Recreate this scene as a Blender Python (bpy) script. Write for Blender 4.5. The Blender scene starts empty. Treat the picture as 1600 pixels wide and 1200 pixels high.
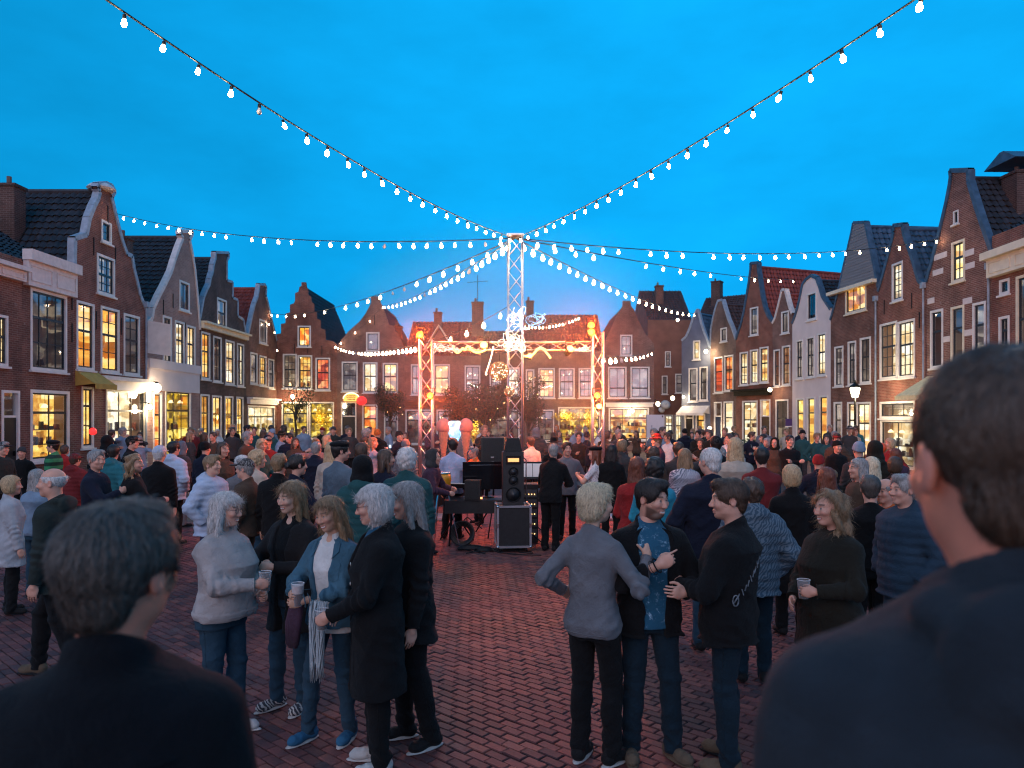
import bpy, bmesh, math, random
import numpy as np
from mathutils import Vector, Matrix, Euler
from mathutils.geometry import tessellate_polygon

random.seed(7)
R = math.radians
SC = bpy.context.scene
COL = SC.collection

# ---------------------------------------------------------------- camera, sky, light, exposure
CH = 2.2                 # eye height of the photographer, who stands on a low platform
FP = 1150.0              # focal length in photograph pixels (1600 wide), horizon at row 650
cam_d = bpy.data.cameras.new('camera')
cam = bpy.data.objects.new('camera', cam_d)
COL.objects.link(cam)
cam.location = (0, 0, CH)
cam.rotation_euler = (R(90), 0, 0)
cam_d.sensor_width = 36.0
cam_d.lens = 36.0 * FP / 1600.0
cam_d.shift_y = 50.0 / 1600.0
cam_d.clip_start = 0.05
cam_d.clip_end = 2000.0
cam_d.dof.use_dof = True
cam_d.dof.focus_distance = 7.5
cam_d.dof.aperture_fstop = 3.0
SC.camera = cam

SUN_EL, SUN_AZ = R(16.0), R(200.0)
world = bpy.data.worlds.new('World')
SC.world = world
world.use_nodes = True
wn, wl = world.node_tree.nodes, world.node_tree.links
wn.clear()
w_out = wn.new('ShaderNodeOutputWorld')
w_bg = wn.new('ShaderNodeBackground')
w_sky = wn.new('ShaderNodeTexSky')
w_sky.sky_type = 'NISHITA'
w_sky.sun_disc = False
w_sky.sun_elevation = R(4.0)
w_sky.sun_rotation = SUN_AZ
w_sky.altitude = 0
w_sky.air_density = 1.0
w_sky.dust_density = 0.4
w_sky.ozone_density = 5.0
w_tint = wn.new('ShaderNodeMixRGB')
w_tint.blend_type = 'MULTIPLY'
w_tint.inputs['Fac'].default_value = 1.0
w_tint.inputs['Color2'].default_value = (0.05, 1.08, 0.88, 1)
# thin streaks of cloud
w_tc = wn.new('ShaderNodeTexCoord')
w_map = wn.new('ShaderNodeMapping')
w_map.inputs['Scale'].default_value = (1.3, 1.3, 3.2)
w_noise = wn.new('ShaderNodeTexNoise')
w_noise.inputs['Scale'].default_value = 3.4
w_noise.inputs['Detail'].default_value = 5.0
w_noise.inputs['Roughness'].default_value = 0.55
w_ramp = wn.new('ShaderNodeMapRange')
w_ramp.inputs['From Min'].default_value = 0.3
w_ramp.inputs['From Max'].default_value = 0.75
w_ramp.inputs['To Min'].default_value = 0.87
w_ramp.inputs['To Max'].default_value = 1.12
w_cl = wn.new('ShaderNodeMixRGB')
w_cl.blend_type = 'MULTIPLY'
w_cl.inputs['Fac'].default_value = 1.0
wl.new(w_tc.outputs['Generated'], w_map.inputs['Vector'])
wl.new(w_map.outputs['Vector'], w_noise.inputs['Vector'])
wl.new(w_noise.outputs['Fac'], w_ramp.inputs['Value'])
# the even deep blue of dusk: the whole dome takes the tone of the middle sky
w_sq = wn.new('ShaderNodeVectorMath'); w_sq.operation = 'MULTIPLY_ADD'
w_sq.inputs[1].default_value = (1, 1, -0.16)
w_sq.inputs[2].default_value = (0, 0, 0.52)
w_nm = wn.new('ShaderNodeVectorMath'); w_nm.operation = 'NORMALIZE'
wl.new(w_tc.outputs['Generated'], w_sq.inputs[0]); wl.new(w_sq.outputs['Vector'], w_nm.inputs[0])
wl.new(w_nm.outputs['Vector'], w_sky.inputs['Vector'])
wl.new(w_sky.outputs['Color'], w_tint.inputs['Color1'])
wl.new(w_tint.outputs['Color'], w_cl.inputs['Color1'])
wl.new(w_ramp.outputs['Result'], w_cl.inputs['Color2'])
wl.new(w_cl.outputs['Color'], w_bg.inputs['Color'])
wl.new(w_bg.outputs['Background'], w_out.inputs['Surface'])
w_bg.inputs['Strength'].default_value = 0.15

sun_d = bpy.data.lights.new('sun', 'SUN')
sun_d.energy = 0.38
sun_d.angle = R(70)
sun_d.color = (1.0, 0.53, 0.38)
sun = bpy.data.objects.new('sun', sun_d)
COL.objects.link(sun)
# afterglow low behind the photographer
sd = Vector((math.sin(SUN_AZ) * math.cos(SUN_EL), math.cos(SUN_AZ) * math.cos(SUN_EL), math.sin(SUN_EL)))
sun.rotation_euler = sd.to_track_quat('Z', 'Y').to_euler()

SC.view_settings.view_transform = 'Standard'
SC.view_settings.look = 'None'
SC.view_settings.exposure = 2.0
SC.view_settings.gamma = 1.0
SC.view_settings.use_curve_mapping = False
SC.render.engine = 'CYCLES'
SC.cycles.max_bounces = 5
SC.cycles.diffuse_bounces = 2
SC.cycles.glossy_bounces = 2
SC.cycles.transparent_max_bounces = 12
SC.cycles.transmission_bounces = 3
SC.cycles.sample_clamp_indirect = 4.0
SC.cycles.use_denoising = True
SC.cycles.filter_width = 1.1


def at(px, py, d):
    return Vector(((px - 800) / FP * d, d, CH - (py - 650) / FP * d))


# ---------------------------------------------------------------- helpers
def tag(o, label=None, cat=None, group=None, kind=None):
    if label: o['label'] = label
    if cat: o['category'] = cat
    if group: o['group'] = group
    if kind: o['kind'] = kind
    return o


def empty(name, loc=(0, 0, 0), rz=0.0, parent=None):
    o = bpy.data.objects.new(name, None)
    o.empty_display_size = 0.1
    COL.objects.link(o)
    o.location = loc
    o.rotation_euler = (0, 0, rz)
    if parent is not None: o.parent = parent
    return o


def add(name, me, parent=None, loc=(0, 0, 0), rot=(0, 0, 0), scale=(1, 1, 1)):
    o = bpy.data.objects.new(name, me)
    COL.objects.link(o)
    o.location = loc
    o.rotation_euler = rot
    o.scale = scale
    if parent is not None: o.parent = parent
    return o


def copy_tree(o, parent=None):
    c = o.copy()
    COL.objects.link(c)
    c.parent = parent
    for ch in o.children:
        copy_tree(ch, c)
    return c


class MB:
    """collects polygons for one mesh"""
    def __init__(s):
        s.v = []; s.f = []; s.m = []; s.uv = []; s.uvon = False

    def face(s, pts, m=0, uv=None):
        n = len(s.v)
        s.v.extend([tuple(p) for p in pts])
        s.f.append(tuple(range(n, n + len(pts))))
        s.m.append(m)
        if uv is not None: s.uvon = True
        s.uv.append(uv)

    def box(s, x0, x1, y0, y1, z0, z1, m=0, mat=None):
        if x1 < x0: x0, x1 = x1, x0
        if y1 < y0: y0, y1 = y1, y0
        if z1 < z0: z0, z1 = z1, z0
        p = [Vector(q) for q in ((x0, y0, z0), (x1, y0, z0), (x1, y1, z0), (x0, y1, z0), (x0, y0, z1), (x1, y0, z1), (x1, y1, z1), (x0, y1, z1))]
        if mat is not None: p = [mat @ q for q in p]
        n = len(s.v)
        s.v.extend([tuple(q) for q in p])
        uvs = [(x1 - x0, y1 - y0), (x1 - x0, y1 - y0), (x1 - x0, z1 - z0), (y1 - y0, z1 - z0), (x1 - x0, z1 - z0), (y1 - y0, z1 - z0)]
        for k, q in enumerate(((3, 2, 1, 0), (4, 5, 6, 7), (0, 1, 5, 4), (1, 2, 6, 5), (2, 3, 7, 6), (3, 0, 4, 7))):
            s.f.append(tuple(n + i for i in q)); s.m.append(m)
            a, b = uvs[k]
            s.uv.append(((0, 0), (a, 0), (a, b), (0, b)))
        return s

    def tube(s, pts, r, seg=6, m=0, cap=True, closed=False):
        pts = [Vector(p) for p in pts]
        rs = list(r) if hasattr(r, '__len__') else [r] * len(pts)
        n0 = len(s.v)
        N = len(pts)
        ref = None
        for i, p in enumerate(pts):
            if closed:
                t = pts[(i + 1) % N] - pts[i - 1]
            else:
                t = pts[min(i + 1, N - 1)] - pts[max(i - 1, 0)]
            if t.length < 1e-9: t = Vector((0, 0, 1))
            t.normalize()
            if ref is None:
                ref = Vector((0, 0, 1)) if abs(t.z) < 0.9 else Vector((1, 0, 0))
            a = t.cross(ref)
            if a.length < 1e-6:
                a = t.cross(Vector((1, 0, 0)))
            a.normalize()
            b = a.cross(t)
            ref = b
            for k in range(seg):
                q = 2 * math.pi * k / seg
                s.v.append(tuple(p + (a * math.cos(q) + b * math.sin(q)) * rs[i]))
        for i in range(N if closed else N - 1):
            j = (i + 1) % N
            for k in range(seg):
                l = (k + 1) % seg
                s.f.append((n0 + i * seg + k, n0 + i * seg + l, n0 + j * seg + l, n0 + j * seg + k)); s.m.append(m); s.uv.append(None)
        if cap and not closed:
            s.f.append(tuple(n0 + k for k in range(seg))[::-1]); s.m.append(m); s.uv.append(None)
            s.f.append(tuple(n0 + (N - 1) * seg + k for k in range(seg))); s.m.append(m); s.uv.append(None)
        return s

    def lathe(s, prof, seg=12, c=(0, 0, 0), m=0):
        n0 = len(s.v)
        for (r, z) in prof:
            for k in range(seg):
                q = 2 * math.pi * k / seg
                s.v.append((c[0] + r * math.cos(q), c[1] + r * math.sin(q), c[2] + z))
        for i in range(len(prof) - 1):
            for k in range(seg):
                l = (k + 1) % seg
                s.f.append((n0 + i * seg + k, n0 + i * seg + l, n0 + (i + 1) * seg + l, n0 + (i + 1) * seg + k)); s.m.append(m); s.uv.append(None)
        s.f.append(tuple(n0 + k for k in range(seg))[::-1]); s.m.append(m); s.uv.append(None)
        k0 = n0 + (len(prof) - 1) * seg
        s.f.append(tuple(k0 + k for k in range(seg))); s.m.append(m); s.uv.append(None)
        return s

    def prism(s, outline, y0, y1, m=0):
        """outline in (x, z), extruded along y"""
        n = len(outline)
        tris = tessellate_polygon([[Vector((a, b, 0)) for a, b in outline]])
        for t in tris:
            s.face([(outline[i][0], y0, outline[i][1]) for i in t], m, [outline[i] for i in t])
            s.face([(outline[i][0], y1, outline[i][1]) for i in t][::-1], m, [outline[i] for i in t][::-1])
        for i in range(n):
            a, b = outline[i], outline[(i + 1) % n]
            L = math.hypot(b[0] - a[0], b[1] - a[1])
            s.face([(a[0], y0, a[1]), (b[0], y0, b[1]), (b[0], y1, b[1]), (a[0], y1, a[1])], m, [(0, 0), (L, 0), (L, y1 - y0), (0, y1 - y0)])
        return s

    def mesh(s, name, mats, smooth=False, fix=True):
        me = bpy.data.meshes.new(name)
        me.from_pydata(s.v, [], s.f)
        for m in (mats if isinstance(mats, (list, tuple)) else [mats]):
            me.materials.append(m)
        me.polygons.foreach_set('material_index', s.m)
        if s.uvon:
            ul = me.uv_layers.new(name='uv')
            dat = []
            for f, uv in zip(s.f, s.uv):
                if uv is None: uv = [(0, 0)] * len(f)
                for q in uv: dat.extend(q)
            ul.data.foreach_set('uv', dat)
        if fix:
            bm = bmesh.new(); bm.from_mesh(me)
            bmesh.ops.recalc_face_normals(bm, faces=bm.faces)
            bm.to_mesh(me); bm.free()
        if smooth:
            me.polygons.foreach_set('use_smooth', [True] * len(me.polygons))
        me.update()
        return me

    def build(s, name, mats, parent=None, loc=(0, 0, 0), rot=(0, 0, 0), smooth=False, fix=True):
        return add(name, s.mesh(name, mats, smooth, fix), parent, loc, rot)


# ---------------------------------------------------------------- materials
def srgb(r, g, b):
    f = lambda c: (c / 255 / 12.92) if c <= 10 else ((c / 255 + 0.055) / 1.055) ** 2.4
    return (f(r), f(g), f(b), 1.0)


def nmat(name):
    m = bpy.data.materials.new(name)
    m.use_nodes = True
    nt = m.node_tree
    b = nt.nodes['Principled BSDF']
    return m, nt.nodes, nt.links, b


_cache = {}


def mat(name, col, rough=0.6, metal=0.0, var=0.12, scale=6.0, bump=0.0, bscale=40.0, emis=None, estr=0.0, stretch=(1, 1, 1), spec=None):
    """plain surface with noise variation of its own colour and fine relief"""
    if name in _cache: return _cache[name]
    m, n, l, b = nmat(name)
    c = tuple(col[:3]) + (1,)
    tc = n.new('ShaderNodeTexCoord')
    mp = n.new('ShaderNodeMapping'); mp.inputs['Scale'].default_value = stretch
    l.new(tc.outputs['Object'], mp.inputs['Vector'])
    if var > 0:
        ns = n.new('ShaderNodeTexNoise'); ns.inputs['Scale'].default_value = scale; ns.inputs['Detail'].default_value = 4
        l.new(mp.outputs['Vector'], ns.inputs['Vector'])
        mr = n.new('ShaderNodeMapRange')
        mr.inputs['From Min'].default_value = 0.3; mr.inputs['From Max'].default_value = 0.7
        mr.inputs['To Min'].default_value = 1 - var; mr.inputs['To Max'].default_value = 1 + var
        l.new(ns.outputs['Fac'], mr.inputs['Value'])
        mx = n.new('ShaderNodeMixRGB'); mx.blend_type = 'MULTIPLY'; mx.inputs['Fac'].default_value = 1
        mx.inputs['Color1'].default_value = c
        l.new(mr.outputs['Result'], mx.inputs['Color2'])
        l.new(mx.outputs['Color'], b.inputs['Base Color'])
    else:
        b.inputs['Base Color'].default_value = c
    b.inputs['Roughness'].default_value = rough
    b.inputs['Metallic'].default_value = metal
    if spec is not None: b.inputs['Specular IOR Level'].default_value = spec
    if bump > 0:
        n2 = n.new('ShaderNodeTexNoise'); n2.inputs['Scale'].default_value = bscale; n2.inputs['Detail'].default_value = 3
        l.new(mp.outputs['Vector'], n2.inputs['Vector'])
        bp = n.new('ShaderNodeBump'); bp.inputs['Strength'].default_value = bump; bp.inputs['Distance'].default_value = 0.01
        l.new(n2.outputs['Fac'], bp.inputs['Height'])
        l.new(bp.outputs['Normal'], b.inputs['Normal'])
    if emis is not None:
        b.inputs['Emission Color'].default_value = tuple(emis[:3]) + (1,)
        b.inputs['Emission Strength'].default_value = estr
    _cache[name] = m
    return m


def brick_mat(name, col, col2, mortar, w=0.22, h=0.066, ms=0.009, bump=0.6, whitewash=0.0, patch=0.5):
    if name in _cache: return _cache[name]
    m, n, l, b = nmat(name)
    uv = n.new('ShaderNodeUVMap'); uv.uv_map = 'uv'
    bt = n.new('ShaderNodeTexBrick')
    bt.inputs['Scale'].default_value = 1.0
    bt.inputs['Brick Width'].default_value = w
    bt.inputs['Row Height'].default_value = h
    bt.inputs['Mortar Size'].default_value = ms
    bt.inputs['Mortar Smooth'].default_value = 0.2
    bt.inputs['Bias'].default_value = 0.0
    bt.inputs['Color1'].default_value = tuple(col[:3]) + (1,)
    bt.inputs['Color2'].default_value = tuple(col2[:3]) + (1,)
    bt.inputs['Mortar'].default_value = tuple(mortar[:3]) + (1,)
    l.new(uv.outputs['UV'], bt.inputs['Vector'])
    ns = n.new('ShaderNodeTexNoise'); ns.inputs['Scale'].default_value = 0.9; ns.inputs['Detail'].default_value = 6; ns.inputs['Roughness'].default_value = 0.65
    l.new(uv.outputs['UV'], ns.inputs['Vector'])
    mr = n.new('ShaderNodeMapRange')
    mr.inputs['From Min'].default_value = 0.3; mr.inputs['From Max'].default_value = 0.7
    mr.inputs['To Min'].default_value = 1 - patch; mr.inputs['To Max'].default_value = 1 + patch
    l.new(ns.outputs['Fac'], mr.inputs['Value'])
    mx = n.new('ShaderNodeMixRGB'); mx.blend_type = 'MULTIPLY'; mx.inputs['Fac'].default_value = 1
    l.new(bt.outputs['Color'], mx.inputs['Color1']); l.new(mr.outputs['Result'], mx.inputs['Color2'])
    # pale lime and repaired patches
    n3 = n.new('ShaderNodeTexNoise'); n3.inputs['Scale'].default_value = 3.1; n3.inputs['Detail'].default_value = 8; n3.inputs['Roughness'].default_value = 0.7
    l.new(uv.outputs['UV'], n3.inputs['Vector'])
    r3 = n.new('ShaderNodeMapRange'); r3.inputs['From Min'].default_value = 0.60; r3.inputs['From Max'].default_value = 0.72
    r3.inputs['To Max'].default_value = 0.5 + whitewash
    l.new(n3.outputs['Fac'], r3.inputs['Value'])
    m3 = n.new('ShaderNodeMixRGB'); m3.inputs['Color2'].default_value = (0.42, 0.36, 0.33, 1)
    l.new(r3.outputs['Result'], m3.inputs['Fac']); l.new(mx.outputs['Color'], m3.inputs['Color1'])
    l.new(m3.outputs['Color'], b.inputs['Base Color'])
    b.inputs['Roughness'].default_value = 0.85
    bp = n.new('ShaderNodeBump'); bp.inputs['Strength'].default_value = bump; bp.inputs['Distance'].default_value = 0.012
    bp.invert = True
    l.new(bt.outputs['Fac'], bp.inputs['Height']); l.new(bp.outputs['Normal'], b.inputs['Normal'])
    _cache[name] = m
    return m


def glow_mat(name, col, strength, sample=True):
    """a lamp or bulb that gives off light"""
    if name in _cache: return _cache[name]
    m, n, l, b = nmat(name)
    b.inputs['Base Color'].default_value = tuple(0.25 * c for c in col[:3]) + (1,)
    b.inputs['Emission Color'].default_value = tuple(col[:3]) + (1,)
    b.inputs['Emission Strength'].default_value = strength
    if not sample: m.cycles.emission_sampling = 'NONE'
    _cache[name] = m
    return m


def room_mat(name, cols, strength, sx=2.5, sz=3.0, seed=0.0):
    """a lit room seen through a window: walls, shelves, curtains in blocks of colour"""
    if name in _cache: return _cache[name]
    m, n, l, b = nmat(name)
    tc = n.new('ShaderNodeTexCoord')
    oi = n.new('ShaderNodeObjectInfo')
    ad = n.new('ShaderNodeVectorMath'); ad.operation = 'ADD'
    mu = n.new('ShaderNodeVectorMath'); mu.operation = 'SCALE'; mu.inputs['Scale'].default_value = 37.0
    cm = n.new('ShaderNodeCombineXYZ')
    l.new(oi.outputs['Random'], cm.inputs['X']); l.new(oi.outputs['Random'], cm.inputs['Z'])
    l.new(cm.outputs['Vector'], mu.inputs[0])
    l.new(tc.outputs['Object'], ad.inputs[0]); l.new(mu.outputs['Vector'], ad.inputs[1])
    mp = n.new('ShaderNodeMapping'); mp.inputs['Scale'].default_value = (sx, 0.6, sz)
    l.new(ad.outputs['Vector'], mp.inputs['Vector'])
    vo = n.new('ShaderNodeTexVoronoi'); vo.distance = 'CHEBYCHEV'; vo.inputs['Scale'].default_value = 1.0
    l.new(mp.outputs['Vector'], vo.inputs['Vector'])
    ns = n.new('ShaderNodeTexNoise'); ns.inputs['Scale'].default_value = 1.1; ns.inputs['Detail'].default_value = 5
    l.new(mp.outputs['Vector'], ns.inputs['Vector'])
    sep = n.new('ShaderNodeSeparateColor')
    l.new(vo.outputs['Color'], sep.inputs['Color'])
    av = n.new('ShaderNodeMath'); av.operation = 'ADD'
    l.new(sep.outputs['Red'], av.inputs[0]); l.new(ns.outputs['Fac'], av.inputs[1])
    hf = n.new('ShaderNodeMath'); hf.operation = 'MULTIPLY'; hf.inputs[1].default_value = 0.5
    l.new(av.outputs['Value'], hf.inputs[0])
    rp = n.new('ShaderNodeValToRGB')
    el = rp.color_ramp.elements
    el[0].position = 0.18; el[0].color = cols[0]
    el[1].position = 0.82; el[1].color = cols[-1]
    for k, c in enumerate(cols[1:-1]):
        e = el.new(0.18 + 0.64 * (k + 1) / (len(cols) - 1)); e.color = c
    l.new(hf.outputs['Value'], rp.inputs['Fac'])
    b.inputs['Base Color'].default_value = (0.25, 0.2, 0.15, 1)
    l.new(rp.outputs['Color'], b.inputs['Emission Color'])
    b.inputs['Emission Strength'].default_value = strength
    _cache[name] = m
    return m


def glass_mat(name='window_glass', tint=(0.9, 0.95, 1.0), refl=0.14):
    if name in _cache: return _cache[name]
    m, n, l, b = nmat(name)
    n.remove(b)
    out = n['Material Output']
    tr = n.new('ShaderNodeBsdfTransparent'); tr.inputs['Color'].default_value = tuple(tint) + (1,)
    gl = n.new('ShaderNodeBsdfGlossy'); gl.inputs['Roughness'].default_value = 0.03
    lw0 = n.new('ShaderNodeLayerWeight'); lw0.inputs['Blend'].default_value = 0.5
    lw = n.new('ShaderNodeMath'); lw.operation = 'POWER'; lw.inputs[1].default_value = 4.0
    l.new(lw0.outputs['Facing'], lw.inputs[0])
    mx = n.new('ShaderNodeMixShader')
    ma = n.new('ShaderNodeMath'); ma.operation = 'MAXIMUM'; ma.inputs[1].default_value = refl
    tc = n.new('ShaderNodeTexCoord')
    ns = n.new('ShaderNodeTexNoise'); ns.inputs['Scale'].default_value = 2.5
    bp = n.new('ShaderNodeBump'); bp.inputs['Strength'].default_value = 0.05
    l.new(tc.outputs['Object'], ns.inputs['Vector']); l.new(ns.outputs['Fac'], bp.inputs['Height'])
    l.new(bp.outputs['Normal'], gl.inputs['Normal'])
    l.new(lw.outputs['Value'], ma.inputs[0]); l.new(ma.outputs['Value'], mx.inputs['Fac'])
    l.new(tr.outputs['BSDF'], mx.inputs[1]); l.new(gl.outputs['BSDF'], mx.inputs[2])
    l.new(mx.outputs['Shader'], out.inputs['Surface'])
    _cache[name] = m
    return m


WHITE = mat('white_paint', srgb(226, 218, 210), 0.5, var=0.1, scale=3)
CREAM = mat('cream_paint', srgb(232, 216, 186), 0.5, var=0.1, scale=3)
DARKSASH = mat('dark_sash_paint', srgb(28, 34, 44), 0.35, var=0.2)
BLACKM = mat('black_metal', srgb(22, 22, 24), 0.4, 0.6, var=0.2)
GLASS = glass_mat()
WARM = (1.0, 0.70, 0.40)
# ---------------------------------------------------------------- ground: diagonal brick paving
BW, BH, BG = 0.168, 0.084, 0.0042      # paver pitch along and across, joint half-width
BA = R(-42)


def paving_mat(name, mode):
    m, n, l, b = nmat(name)
    tc = n.new('ShaderNodeTexCoord')
    geo = n.new('ShaderNodeNewGeometry')
    ramp = n.new('ShaderNodeValToRGB')
    e = ramp.color_ramp.elements
    e[0].position = 0.0; e[0].color = (0.052, 0.024, 0.028, 1)
    e[1].position = 1.0; e[1].color = (0.21, 0.072, 0.056, 1)
    q = e.new(0.45); q.color = (0.122, 0.042, 0.040, 1)
    q = e.new(0.8); q.color = (0.158, 0.053, 0.048, 1)
    ns = n.new('ShaderNodeTexNoise'); ns.inputs['Scale'].default_value = 0.55; ns.inputs['Detail'].default_value = 5
    l.new(geo.outputs['Position'], ns.inputs['Vector'])
    big = n.new('ShaderNodeMapRange'); big.inputs['From Min'].default_value = 0.3; big.inputs['From Max'].default_value = 0.7
    big.inputs['To Min'].default_value = 0.55; big.inputs['To Max'].default_value = 1.3
    l.new(ns.outputs['Fac'], big.inputs['Value'])
    mx = n.new('ShaderNodeMixRGB'); mx.blend_type = 'MULTIPLY'; mx.inputs['Fac'].default_value = 1
    l.new(big.outputs['Result'], mx.inputs['Color2'])
    gr = n.new('ShaderNodeTexNoise'); gr.inputs['Scale'].default_value = 55; gr.inputs['Detail'].default_value = 4
    l.new(geo.outputs['Position'], gr.inputs['Vector'])
    gm = n.new('ShaderNodeMapRange'); gm.inputs['From Min'].default_value = 0.3; gm.inputs['From Max'].default_value = 0.7
    gm.inputs['To Min'].default_value = 0.8; gm.inputs['To Max'].default_value = 1.15
    l.new(gr.outputs['Fac'], gm.inputs['Value'])
    m2 = n.new('ShaderNodeMixRGB'); m2.blend_type = 'MULTIPLY'; m2.inputs['Fac'].default_value = 1
    l.new(gm.outputs['Result'], m2.inputs['Color2'])
    if mode == 'object':
        oi = n.new('ShaderNodeObjectInfo'); l.new(oi.outputs['Random'], ramp.inputs['Fac'])
        l.new(ramp.outputs['Color'], mx.inputs['Color1'])
    elif mode == 'attr':
        a = n.new('ShaderNodeAttribute'); a.attribute_name = 'tone'; l.new(a.outputs['Fac'], ramp.inputs['Fac'])
        l.new(ramp.outputs['Color'], mx.inputs['Color1'])
    else:
        mp = n.new('ShaderNodeMapping'); mp.vector_type = 'POINT'
        mp.inputs['Rotation'].default_value = (0, 0, -BA)
        l.new(geo.outputs['Position'], mp.inputs['Vector'])
        bt = n.new('ShaderNodeTexBrick')
        bt.inputs['Scale'].default_value = 1; bt.inputs['Brick Width'].default_value = BW; bt.inputs['Row Height'].default_value = BH
        bt.inputs['Mortar Size'].default_value = BG; bt.inputs['Mortar Smooth'].default_value = 0.1
        bt.inputs['Color1'].default_value = (0, 0, 0, 1); bt.inputs['Color2'].default_value = (1, 1, 1, 1)
        l.new(mp.outputs['Vector'], bt.inputs['Vector'])
        l.new(bt.outputs['Color'], ramp.inputs['Fac'])
        mm = n.new('ShaderNodeMixRGB'); mm.inputs['Color2'].default_value = (0.022, 0.014, 0.014, 1)
        l.new(bt.outputs['Fac'], mm.inputs['Fac']); l.new(ramp.outputs['Color'], mm.inputs['Color1'])
        l.new(mm.outputs['Color'], mx.inputs['Color1'])
    l.new(mx.outputs['Color'], m2.inputs['Color1'])
    st = n.new('ShaderNodeTexNoise'); st.inputs['Scale'].default_value = 1.9; st.inputs['Detail'].default_value = 9; st.inputs['Roughness'].default_value = 0.72
    l.new(geo.outputs['Position'], st.inputs['Vector'])
    s1 = n.new('ShaderNodeMapRange'); s1.inputs['From Min'].default_value = 0.56; s1.inputs['From Max'].default_value = 0.74; s1.inputs['To Max'].default_value = 0.5
    l.new(st.outputs['Fac'], s1.inputs['Value'])
    m4 = n.new('ShaderNodeMixRGB'); m4.inputs['Color2'].default_value = (0.19, 0.135, 0.125, 1)
    l.new(s1.outputs['Result'], m4.inputs['Fac']); l.new(m2.outputs['Color'], m4.inputs['Color1'])
    s2_ = n.new('ShaderNodeMapRange'); s2_.inputs['From Min'].default_value = 0.44; s2_.inputs['From Max'].default_value = 0.28; s2_.inputs['To Max'].default_value = 0.65
    l.new(st.outputs['Fac'], s2_.inputs['Value'])
    m5 = n.new('ShaderNodeMixRGB'); m5.inputs['Color2'].default_value = (0.03, 0.016, 0.02, 1)
    l.new(s2_.outputs['Result'], m5.inputs['Fac']); l.new(m4.outputs['Color'], m5.inputs['Color1'])
    l.new(m5.outputs['Color'], b.inputs['Base Color'])
    b.inputs['Roughness'].default_value = 0.55
    b.inputs['Specular IOR Level'].default_value = 0.4
    rr = n.new('ShaderNodeMapRange'); rr.inputs['To Min'].default_value = 0.5; rr.inputs['To Max'].default_value = 0.85
    l.new(ns.outputs['Fac'], rr.inputs['Value']); l.new(rr.outputs['Result'], b.inputs['Roughness'])
    bp = n.new('ShaderNodeBump'); bp.inputs['Strength'].default_value = 0.35; bp.inputs['Distance'].default_value = 0.006
    l.new(gr.outputs['Fac'], bp.inputs['Height']); l.new(bp.outputs['Normal'], b.inputs['Normal'])
    return m


g = MB()
g.face([(-400, -300, -0.014), (400, -300, -0.014), (400, 500, -0.014), (-400, 500, -0.014)])
ground = g.build('ground', paving_mat('paving_far', 'far'), fix=False)
tag(ground, 'dark red brick paving of the town square', kind='structure')


def build_paving():
    ca, sa = math.cos(BA), math.sin(BA)
    rng = np.random.default_rng(3)
    cells = []
    L = 26.0
    for r in range(int(-L / BH), int(L / BH)):
        off = 0.5 * BW if r % 2 == 0 else 0.0
        for c in range(int(-L / BW), int(L / BW)):
            lx = c * BW - off + BW / 2; ly = r * BH + BH / 2
            x = ca * lx - sa * ly; y = sa * lx + ca * ly
            if 3.6 < y < 15.0 and abs(x) < 0.72 * y + 0.6:
                cells.append((y, x))
    cells.sort()
    hx, hy = BW / 2 - BG, BH / 2 - BG
    bev = 0.006
    tv = [(-hx + bev, -hy + bev, 0), (hx - bev, -hy + bev, 0), (hx - bev, hy - bev, 0), (-hx + bev, hy - bev, 0),
          (-hx, -hy, -bev), (hx, -hy, -bev), (hx, hy, -bev), (-hx, hy, -bev),
          (-hx, -hy, -0.03), (hx, -hy, -0.03), (hx, hy, -0.03), (-hx, hy, -0.03)]
    tf = [(0, 1, 2, 3)]
    for a in range(4):
        b_ = (a + 1) % 4
        tf.append((a + 4, b_ + 4, b_, a)); tf.append((a + 8, b_ + 8, b_ + 4, a + 4))
    me = bpy.data.meshes.new('brick')
    me.from_pydata(tv, [], tf)
    me.materials.append(paving_mat('paving_brick', 'object'))
    # the bricks that show largest in the open strip of paving are separate pieces
    def hidden(x, y):
        px = 800 + FP * x / y
        return not (640 < px < 905)
    near = [c for c in cells if c[0] > 4.55 and not hidden(c[1], c[0])][:300]
    nset = set(near)
    for (y, x) in near:
        o = add('brick', me, ground, (x, y, 0.014 + rng.normal(0, 0.0022) - 0.014), (rng.normal(0, 0.014), rng.normal(0, 0.014), BA + rng.normal(0, 0.022)))
    rest = [c for c in cells if c not in nset]
    TV = np.array(tv); n = len(rest)
    P = np.array([(x, y, 0.0) for (y, x) in rest])
    ang = BA + rng.normal(0, 0.022, n)
    c_, s_ = np.cos(ang)[:, None], np.sin(ang)[:, None]
    X = TV[None, :, 0] * c_ - TV[None, :, 1] * s_ + P[:, 0:1]
    Y = TV[None, :, 0] * s_ + TV[None, :, 1] * c_ + P[:, 1:2]
    tx, ty = rng.normal(0, 0.014, (n, 1)), rng.normal(0, 0.014, (n, 1))
    Z = TV[None, :, 2] + rng.normal(0, 0.0015, (n, 1)) + TV[None, :, 0] * tx + TV[None, :, 1] * ty
    V = np.stack([X, Y, Z], -1).reshape(-1, 3)
    F = (np.array(tf)[None] + (np.arange(n) * 12)[:, None, None]).reshape(-1, 4)
    m2 = bpy.data.meshes.new('brick_paving')
    m2.from_pydata(V.tolist(), [], F.tolist())
    at_ = m2.attributes.new('tone', 'FLOAT', 'FACE')
    at_.data.foreach_set('value', np.repeat(rng.random(n), len(tf)).astype(np.float32))
    m2.materials.append(paving_mat('paving_joined', 'attr'))
    o = add('brick_paving', m2, ground)
    o['kind'] = 'stuff'


build_paving()

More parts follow.
